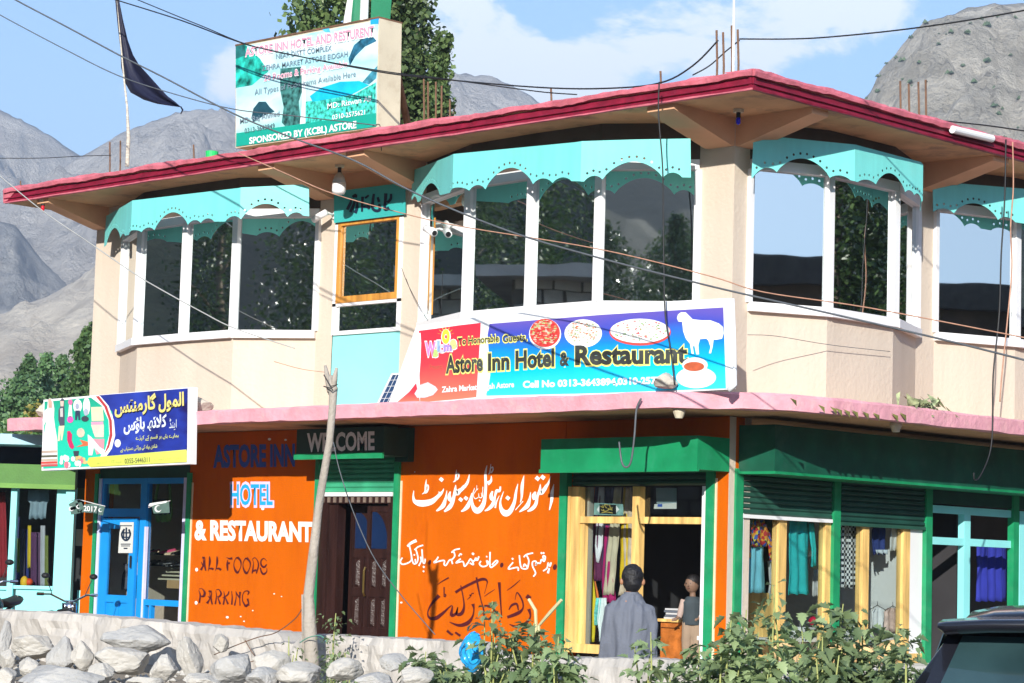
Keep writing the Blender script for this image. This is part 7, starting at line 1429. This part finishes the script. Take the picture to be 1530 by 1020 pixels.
for s in (-1, 1):
    part('tail_light', MB().box(0, 0, 0, 0, 0, 0).loft([[cP(-0.01, s*.80, .70), cP(-0.01, s*.60, .72), cP(-0.01, s*.60, .88), cP(0.02, s*.80, .90)], [cP(0.2, s*.845, .70), cP(0.1, s*.60, .72), cP(0.1, s*.60, .88), cP(0.2, s*.83, .90)]]), M('tail_red', (0.4, 0.01, 0.01), 0.2), car)
    part('side_window', MB().loft([[cP(u, s*(.795 if z < 1.1 else .655), z) for u, z in ((0.75, 1.0), (2.6, 1.0), (2.0, 1.42), (0.85, 1.42))], [cP(u, s*(.80 if z < 1.1 else .66), z) for u, z in ((0.75, 1.0), (2.6, 1.0), (2.0, 1.42), (0.85, 1.42))]]), CGL, car)
    for u in (0.75, 3.3):
        w_ = part('wheel', MB().tube([cP(u, s*.70, .31), cP(u, s*.87, .31)], 0.31, 24), BLACKM, car, smooth=False); part('rim', MB().tube([cP(u, s*.86, .31), cP(u, s*.88, .31)], 0.19, 16), CHROME, w_)
part('number_plate', MB().loft([[cP(-0.07, -.25, .46), cP(-0.07, .25, .46), cP(-0.07, .25, .58), cP(-0.07, -.25, .58)], [cP(-0.06, -.25, .46), cP(-0.06, .25, .46), cP(-0.06, .25, .58), cP(-0.06, -.25, .58)]]), WHITE, car)
# ================================================================== trees
BARK = M('bark', (0.20, 0.16, 0.12), 0.95, 0.25, 4, 0.5, 20)
def tree(base, H, rfun, n, leaf, mat, label, seed, group=None, trunk_r=0.14, zlo=0.12, name='poplar_tree', kind_shape=1.0, limbs=10, pos=None):
    """trunk with limbs and a crown of many small leaf faces gathered in clumps"""
    r = np.random.default_rng(seed); B = Vector(base); t_ = thing(name, label, 'tree', base, group)
    tm = MB(); tm.tube([B, B+Vector((0.1, 0, H*0.4)), B+Vector((-0.05, 0.1, H*0.93))], [trunk_r, trunk_r*0.65, 0.02], 8); ends = []
    for k in range(limbs):
        z = H*(zlo+(0.9-zlo)*k/limbs); a = k*2.4; rr = rfun(z/H)*0.75; e = B+Vector((rr*math.cos(a), rr*math.sin(a), z+H*0.10)); tm.tube([B+Vector((0, 0, z)), (B+Vector((0, 0, z))).lerp(e, .5)+Vector((0, 0, 0.1)), e], [trunk_r*0.4*(1-z/H)+0.02, 0.02, 0.008], 5)
    part('trunk', tm, BARK, t_, smooth=True)
    nc = max(40, n//55); z = (zlo+(1-zlo)*r.random(nc))*H; a = r.random(nc)*6.283; R0 = np.array([rfun(q/H) for q in z]); q = np.sqrt(r.random(nc))*0.95; cc = np.stack([R0*q*np.cos(a), R0*q*np.sin(a), z], 1); cr = R0*0.26*(0.6+0.8*r.random(nc))+leaf*1.5
    idx = r.integers(0, nc, n); g = r.normal(size=(n, 3)); g /= np.linalg.norm(g, axis=1)[:, None]; c = cc[idx]+g*(cr[idx]*r.random(n)**0.5)[:, None]*np.array((1, 1, 1.5*kind_shape)); 
    nrm = r.normal(size=(n, 3))+np.array((0, 0, 0.4)); nrm /= np.linalg.norm(nrm, axis=1)[:, None]; u = np.cross(nrm, r.normal(size=(n, 3))); u /= np.linalg.norm(u, axis=1)[:, None]; w = np.cross(nrm, u); s = (leaf*(0.6+0.8*r.random(n)))[:, None]
    v = np.stack([c-u*s*0.5, c+w*s*0.38, c+u*s*0.5, c-w*s*0.38], 1).reshape(-1, 3)
    me = bpy.data.meshes.new('crown'); me.vertices.add(4*n); me.vertices.foreach_set('co', v.ravel()); me.loops.add(4*n); me.loops.foreach_set('vertex_index', np.arange(4*n)); me.polygons.add(n); me.polygons.foreach_set('loop_start', np.arange(0, 4*n, 4)); me.polygons.foreach_set('loop_total', np.full(n, 4)); me.update(calc_edges=True); me.validate()
    me.materials.append(mat); o_ = bpy.data.objects.new('crown', me); COL.objects.link(o_); o_.parent = t_; return t_
LF_POP = MLEAF('poplar_leaf', (0.035, 0.075, 0.022), (0.18, 0.26, 0.09), 0.45, 0.2); LF_DK = MLEAF('dark_leaf', (0.05, 0.12, 0.045), (0.12, 0.22, 0.08), 0.5, 0.15); LF_RF = MLEAF('reflected_leaf', (0.02, 0.05, 0.015), (0.10, 0.17, 0.05), 0.35); LF_MID = MLEAF('mid_leaf', (0.05, 0.13, 0.035), (0.14, 0.24, 0.07), 0.5, 0.2); LF_YL = MLEAF('yellow_leaf', (0.13, 0.13, 0.02), (0.24, 0.20, 0.03), 0.5, 0.2)
def pop(w): return lambda t: w*(0.35+0.65*math.sin(math.pi*min(1, 0.12+t*0.86))**0.8)*(1 if t < 0.85 else max(0.05, (1-t)/0.15)**0.7)
def rnd(w): return lambda t: w*math.sqrt(max(0.02, 1-(2*t-1.05)**2))
def at(px, D): v = CAM+ray(px, horizon(px))*D; return (float(v[0]), float(v[1]), 0.0)
tree(at(500, 46), 16.5, pop(1.55), 48000, 0.13, LF_POP, 'tall dense poplar rising behind the roof billboard', 1, 'poplars behind the hotel', 0.2, 0.25)
tree(at(566, 45), 14.0, pop(1.1), 24000, 0.13, LF_POP, 'poplar between the tall dense one and the thin one behind the billboard', 2, 'poplars behind the hotel', 0.2, 0.3)
tree(at(636, 44), 11.8, pop(0.55), 8000, 0.12, LF_POP, 'thin poplar with loose crown just right of the billboard', 3, 'poplars behind the hotel', 0.12, 0.3)
tree(at(388, 46), 10.9, pop(0.5), 1500, 0.12, LF_POP, 'small poplar top showing above the left end of the billboard', 4, 'poplars behind the hotel', 0.1, 0.5)
LT = [(4, 78, 7.2, 1.7, 0, 'dark round tree at the left edge beyond the turquoise shop'), (30, 84, 8.6, 0.8, 1, 'pointed dark tree, first from the left beyond the turquoise shop'), (55, 86, 8.9, 0.62, 1, 'narrow dark poplar, second from the left'), (79, 88, 9.0, 0.62, 1, 'narrow dark poplar in the middle of the left trees'), (95, 86, 8.3, 0.55, 1, 'small dark poplar left of the tall bright one'), (119, 76, 9.0, 1.0, 2, 'tall brighter poplar next to the hotel wall'), (137, 74, 7.2, 0.8, 2, 'bright poplar partly hidden by the hotel wall'),
      (26, 66, 5.2, 1.7, 3, 'mid green round tree at the left below the dark ones'), (66, 62, 5.4, 1.2, 4, 'yellowing bush tree among the left trees'), (10, 58, 3.6, 1.4, 4, 'low yellow green tree above the turquoise roof'), (100, 64, 5.2, 1.8, 3, 'mid green tree behind the garment sign'), (50, 56, 4.3, 1.9, 3, 'leafy mid green tree just above the turquoise roof')]
for i, (px, D, H, w, k, lb) in enumerate(LT):
    tree(at(px, D), H, (rnd(w) if k in (0, 3, 4) else pop(w)), 14000 if k != 4 else 8000, 0.15 if D > 70 else 0.14, (LF_DK, LF_DK, LF_MID, LF_MID, LF_YL)[k], lb, 20+i, 'trees beyond the turquoise shop', 0.15, 0.08, 'tree' if k in (0, 3, 4) else 'poplar_tree')
# across the road, seen in the window panes
for i, (x, y, H, w) in enumerate(((-15, -22, 12, 2.2), (-20, -18.5, 13, 2.0), (-26, -22, 14, 2.4), (-12, -25, 11, 2.2), (-30, -17, 13, 2.2), (-23.5, -27, 15, 2.6), (-34, -24, 14, 2.5), (-17, -29, 13, 2.5), (-9, -22.5, 9, 1.8), (1, -27, 12, 2.2), (6, -30, 14, 2.4), (-4, -30, 13, 2.4), (10, -35, 14, 2.6), (13.5, -32, 10.6, 2.2), (9.5, -31.5, 10.4, 2.2), (17.5, -35, 11, 2.2), (-19.5, -2.5, 9, 1.5), (-22, 1.5, 10, 1.6))):
    tree((x, y, 0), H, pop(w), 26000, 0.10, LF_RF, 'dark poplar across the road reflected in the windows', 60+i, 'poplars across the road', 0.2, 0.1)
for i, (x, y, H, w) in enumerate(((9.0, 12.5, 10.5, 1.1), (11, 17.5, 12, 1.3))): tree((x, y, 0), H, pop(w), 20000, 0.10, LF_RF, 'dark poplar beyond the side street reflected in the right windows', 80+i, 'poplars beyond the side street', 0.2, 0.1)
# stone building across the road
BLK = M('stone_block', (0.42, 0.39, 0.34), 0.9, 0.25, 2, 0.4, 20); MORT = M('mortar', (0.16, 0.15, 0.13), 0.95)
sb = thing('stone_house', 'stone block house with flat roof across the road, reflected in the middle bay window', 'building', (-17, -15, 0))
dv = Vector((0.72, -0.69, 0)); ov = Vector((0.69, 0.72, 0)); o0 = Vector((-17.5, -12.6, 0))
part('wall', MB().loft([[o0+dv*0.0, o0+dv*6.5, o0+dv*6.5+Vector((0, 0, 7.0)), o0+Vector((0, 0, 7.0))], [o0-ov*5, o0+dv*6.5-ov*5, o0+dv*6.5-ov*5+Vector((0, 0, 7.0)), o0-ov*5+Vector((0, 0, 7.0))]]), MORT, sb)
bmsh = bpy.data.meshes.new('stone_block'); b0 = MB().box(-0.21, 0.21, -0.05, 0.05, -0.14, 0.14); bmsh.from_pydata(b0.v, [], b0.f); bmsh.materials.append(BLK); ang = math.atan2(dv.y, dv.x); rb = random.Random(4)
for r_i in range(15):
    for c_i in range(14):
        q = o0+dv*(0.25+c_i*0.45+(0.2 if r_i % 2 else 0))+ov*(0.03+rb.uniform(0, .03))+Vector((0, 0, 2.9+r_i*0.29)); o_ = bpy.data.objects.new('stone_block', bmsh); COL.objects.link(o_); o_.parent = sb; o_.location = q-WLOC[sb.name]; o_.rotation_euler = (0, 0, ang); o_.scale = (rb.uniform(.85, 1), 1, rb.uniform(.85, 1))
part('roof_slab', MB().loft([[o0-dv*0.6+ov*0.7+Vector((0, 0, 7.0)), o0+dv*7.1+ov*0.7+Vector((0, 0, 7.0)), o0+dv*7.1+ov*0.7+Vector((0, 0, 7.22)), o0-dv*0.6+ov*0.7+Vector((0, 0, 7.22))], [o0-dv*0.6-ov*5.5+Vector((0, 0, 7.0)), o0+dv*7.1-ov*5.5+Vector((0, 0, 7.0)), o0+dv*7.1-ov*5.5+Vector((0, 0, 7.22)), o0-dv*0.6-ov*5.5+Vector((0, 0, 7.22))]]), CONC, sb)
# brick building across the side street (right hand panes)
DBR = M('dark_brick', (0.11, 0.075, 0.05), 0.9, 0.4, 1.2, 0.4, 8)
rb_ = thing('brick_house', 'dark brick house across the side street, reflected in the right bay windows', 'building', (16, 24, 0))
part('wall', MB().box(14.5, 30, 17, 40, 0, 7.2), DBR, rb_); part('parapet', MB().box(14.3, 30.2, 16.8, 40.2, 7.2, 7.6), ST, rb_)
rb2 = thing('brick_house', 'long low dark brick house facing the hotel side, reflected in the first right pane', 'building', (20, 4, 0)); part('wall', MB().box(17, 34, -3, 12, 0, 6.6), DBR, rb2); part('parapet', MB().box(16.8, 34.2, -3.2, 12.2, 6.6, 7.1), ST, rb2)
bmr = bpy.data.meshes.new('brick'); b0 = MB().box(-0.05, 0.05, -0.5, 0.5, -0.14, 0.14); bmr.from_pydata(b0.v, [], b0.f); bmr.materials.append(M('pale_brick', (0.30, 0.25, 0.18), 0.9))
for r_i in range(4):
    for c_i in range(9):
        o_ = bpy.data.objects.new('brick', bmr); COL.objects.link(o_); o_.parent = rb_; o_.location = Vector((13.47, 18+c_i*2.1+(0.9 if r_i % 2 else 0), 5.0+r_i*0.45))-WLOC[rb_.name]
# ================================================================== hills and mountains
def terrain(name, ridge, D1, D0, z0, mat, px0, px1, rough, seed, nx=220, ny=60, curve=1.0, origin=None, kind='structure'):
    """ridge (pixel, pixel y) seen at distance D1, slopes down towards the viewer to z0 at D0, and down again behind"""
    mb = MB(); ny2 = ny+12
    for j in range(ny2+1):
        for i in range(nx+1):
            px = px0+(px1-px0)*i/nx; yr = np.interp(px, [q[0] for q in ridge], [q[1] for q in ridge]); d = ray(px, yr); hd = ray(px, horizon(px)); zr = 1.65+d[2]*D1
            t_ = j/ny; D = D0+(D1-D0)*t_; f = t_**curve if t_ <= 1 else 1-(t_-1)*3
            p = CAM+hd*D; env = min(1, t_*2.5)*(1 if t_ <= 0.8 else max(0.12, 1-(t_-0.8)*4.4)) if t_ <= 1 else 0.15
            s_ = 9/(D1-D0); q = Vector((p[0]*s_, p[1]*s_, seed)); nz_ = noise.ridged_multi_fractal(q*0.7, 1.0, 2.1, 6, 1.0, 2.0)-1.0+0.5*noise.fractal(q*2.5, 0.9, 2.0, 5)
            tiny = 0.10*noise.fractal(q*14, 0.6, 2.0, 4)
            mb.v.append((p[0], p[1], z0+(zr-z0)*f+rough*(nz_*env+tiny*max(env, 0.35))))
    mb.f = [(j*(nx+1)+i, j*(nx+1)+i+1, (j+1)*(nx+1)+i+1, (j+1)*(nx+1)+i) for j in range(ny2) for i in range(nx)]
    return part(name, mb, mat, None, smooth=True, kind=kind)
def rockmat(name, c1, c2, scale, bump=0.6, bdist=4.0):
    m = bpy.data.materials.new(name); m.use_nodes = True; t_ = m.node_tree; N = t_.nodes; L = t_.links; b = N['Principled BSDF']; b.inputs['Roughness'].default_value = 1; b.inputs['Specular IOR Level'].default_value = 0.1
    c = N.new('ShaderNodeTexCoord'); n1 = N.new('ShaderNodeTexNoise'); n1.inputs['Scale'].default_value = scale; n1.inputs['Detail'].default_value = 12; n1.inputs['Roughness'].default_value = 0.68; n1.inputs['Distortion'].default_value = 0.6; L.new(c.outputs['Object'], n1.inputs[0])
    cr = N.new('ShaderNodeValToRGB'); e = cr.color_ramp.elements; e[0].position = 0.38; e[1].position = 0.62; e[0].color = (*c1, 1); e[1].color = (*c2, 1); L.new(n1.outputs[0], cr.inputs[0]); L.new(cr.outputs[0], b.inputs['Base Color'])
    n2 = N.new('ShaderNodeTexNoise'); n2.inputs['Scale'].default_value = scale*5; n2.inputs['Detail'].default_value = 9; n2.inputs['Roughness'].default_value = 0.7; L.new(c.outputs['Object'], n2.inputs[0]); bp = N.new('ShaderNodeBump'); bp.inputs['Strength'].default_value = bump; bp.inputs['Distance'].default_value = bdist; L.new(n2.outputs[0], bp.inputs['Height']); L.new(bp.outputs[0], b.inputs['Normal']); return m
MFAR = rockmat('far_rock', (0.40, 0.38, 0.36), (0.60, 0.57, 0.53), 0.024, 1.0, 14); MMID = rockmat('mid_rock', (0.24, 0.25, 0.26), (0.40, 0.39, 0.37), 0.025, 0.9, 9); MTAN = rockmat('tan_slope', (0.36, 0.32, 0.27), (0.54, 0.49, 0.41), 0.05, 0.7, 3); MHILL = rockmat('scree_hill', (0.36, 0.335, 0.28), (0.60, 0.56, 0.48), 0.07, 1.0, 4)
terrain('mountain', [(-600, 60), (-300, 100), (-100, 125), (0, 167), (40, 192), (88, 222), (150, 262), (300, 330), (500, 400)], 1700, 1100, 0, MFAR, -600, 500, 27, 3.3, 180, 60)
terrain('mountain', [(-200, 420), (40, 262), (88, 228), (120, 205), (180, 172), (230, 152), (270, 146), (310, 157), (350, 178), (430, 160), (600, 100), (665, 91), (715, 97), (750, 122), (830, 165), (900, 205), (1000, 250), (1300, 330), (2000, 400)], 1500, 800, 0, MFAR, -200, 2000, 30, 8.1, 320, 80, 0.9)
terrain('hill', [(-500, 240), (-150, 290), (0, 332), (40, 385), (75, 414), (100, 440), (200, 520)], 1050, 680, 0, MMID, -500, 200, 15, 5.7, 120, 50)
terrain('hill', [(-500, 560), (-100, 500), (0, 468), (50, 444), (100, 412), (145, 378), (250, 310), (420, 280), (700, 380), (1100, 500)], 850, 260, 0, MTAN, -500, 1100, 9, 2.2, 200, 70, 0.8)
hr = [(1120, 400), (1200, 270), (1255, 170), (1290, 128), (1305, 92), (1335, 58), (1370, 20), (1405, 6), (1440, -10), (1475, -20), (1530, -18), (1620, -55), (1800, -90), (2300, -160), (2700, -160)]
HILLR = terrain('hill', hr, 620, 230, 0, MHILL, 1120, 2700, 13, 6.4, 260, 90, 0.95)
# shrubs dotted over the right hill
SHR = MLEAF('shrub_leaf', (0.03, 0.06, 0.03), (0.07, 0.11, 0.05), 0.8, 0.1)
mb = MB(); rs2 = random.Random(9)
hv = HILLR.data.vertices; HW = 261
for k in range(420):
    i = int(rs2.uniform(18, 120)); j = int(rs2.uniform(28, 89)); v = hv[j*HW+i].co; s_ = rs2.uniform(0.4, 1.5)
    cx_, cy_, cz_ = v
    for q in range(3):
        ox, oy = rs2.uniform(-.8, .8)*s_*.5, rs2.uniform(-.8, .8)*s_*.5
        vs = []
        for a in range(6): ang_ = a*1.047+rs2.random(); vs.append((cx_+ox+s_*.5*math.cos(ang_), cy_+oy+s_*.5*math.sin(ang_), cz_+s_*rs2.uniform(.1, .5)))
        vs.append((cx_+ox, cy_+oy, cz_+s_*rs2.uniform(.8, 1.1))); mb.add(vs, [(a, (a+1) % 6, 6) for a in range(6)])
part('shrubs', mb, SHR, None, kind='stuff')
# slopes across the valley (behind the viewer; they show in the window panes)
def backhill(name, az0, az1, D1, D0, hfun, mat, seed, rough):
    mb = MB(); nx, ny = 120, 40
    for j in range(ny+1):
        for i in range(nx+1):
            a = math.radians(az0+(az1-az0)*i/nx); D = D0+(D1-D0)*j/ny; x, y = D*math.cos(a), D*math.sin(a); q = Vector((x*0.006, y*0.006, seed)); mb.v.append((x, y, hfun(i/nx)*(j/ny)**0.9+rough*(noise.ridged_multi_fractal(q, 1, 2.1, 5, 1, 2)-1)*min(1, j/8)))
    mb.f = [(j*(nx+1)+i, j*(nx+1)+i+1, (j+1)*(nx+1)+i+1, (j+1)*(nx+1)+i) for j in range(ny) for i in range(nx)]
    part(name, mb, mat, None, smooth=True, kind='structure')
WOOD_ = rockmat('wooded_slope', (0.020, 0.035, 0.018), (0.06, 0.07, 0.045), 0.05, 1.0, 4)
backhill('hill', 185, 305, 620, 120, lambda t_: 250*(0.55+0.45*math.sin(t_*3.1))+40*math.sin(t_*11), WOOD_, 1.1, 25)
backhill('hill', 38, 95, 700, 200, lambda t_: 210*min(1, t_*5+0.2), WOOD_, 4.1, 14)

# ================================================================== air
HZ = bpy.data.materials.new('haze_air'); HZ.use_nodes = True; t_ = HZ.node_tree; t_.nodes.clear(); vo = t_.nodes.new('ShaderNodeVolumePrincipled'); vo.inputs['Color'].default_value = (0.80, 0.88, 1.0, 1); vo.inputs['Density'].default_value = 0.00052; vo.inputs['Anisotropy'].default_value = 0.2
ou = t_.nodes.new('ShaderNodeOutputMaterial'); t_.links.new(vo.outputs[0], ou.inputs['Volume'])
part('haze', MB().box(-2600, 2600, -2600, 2600, -2.0, 430), HZ, None, kind='stuff')
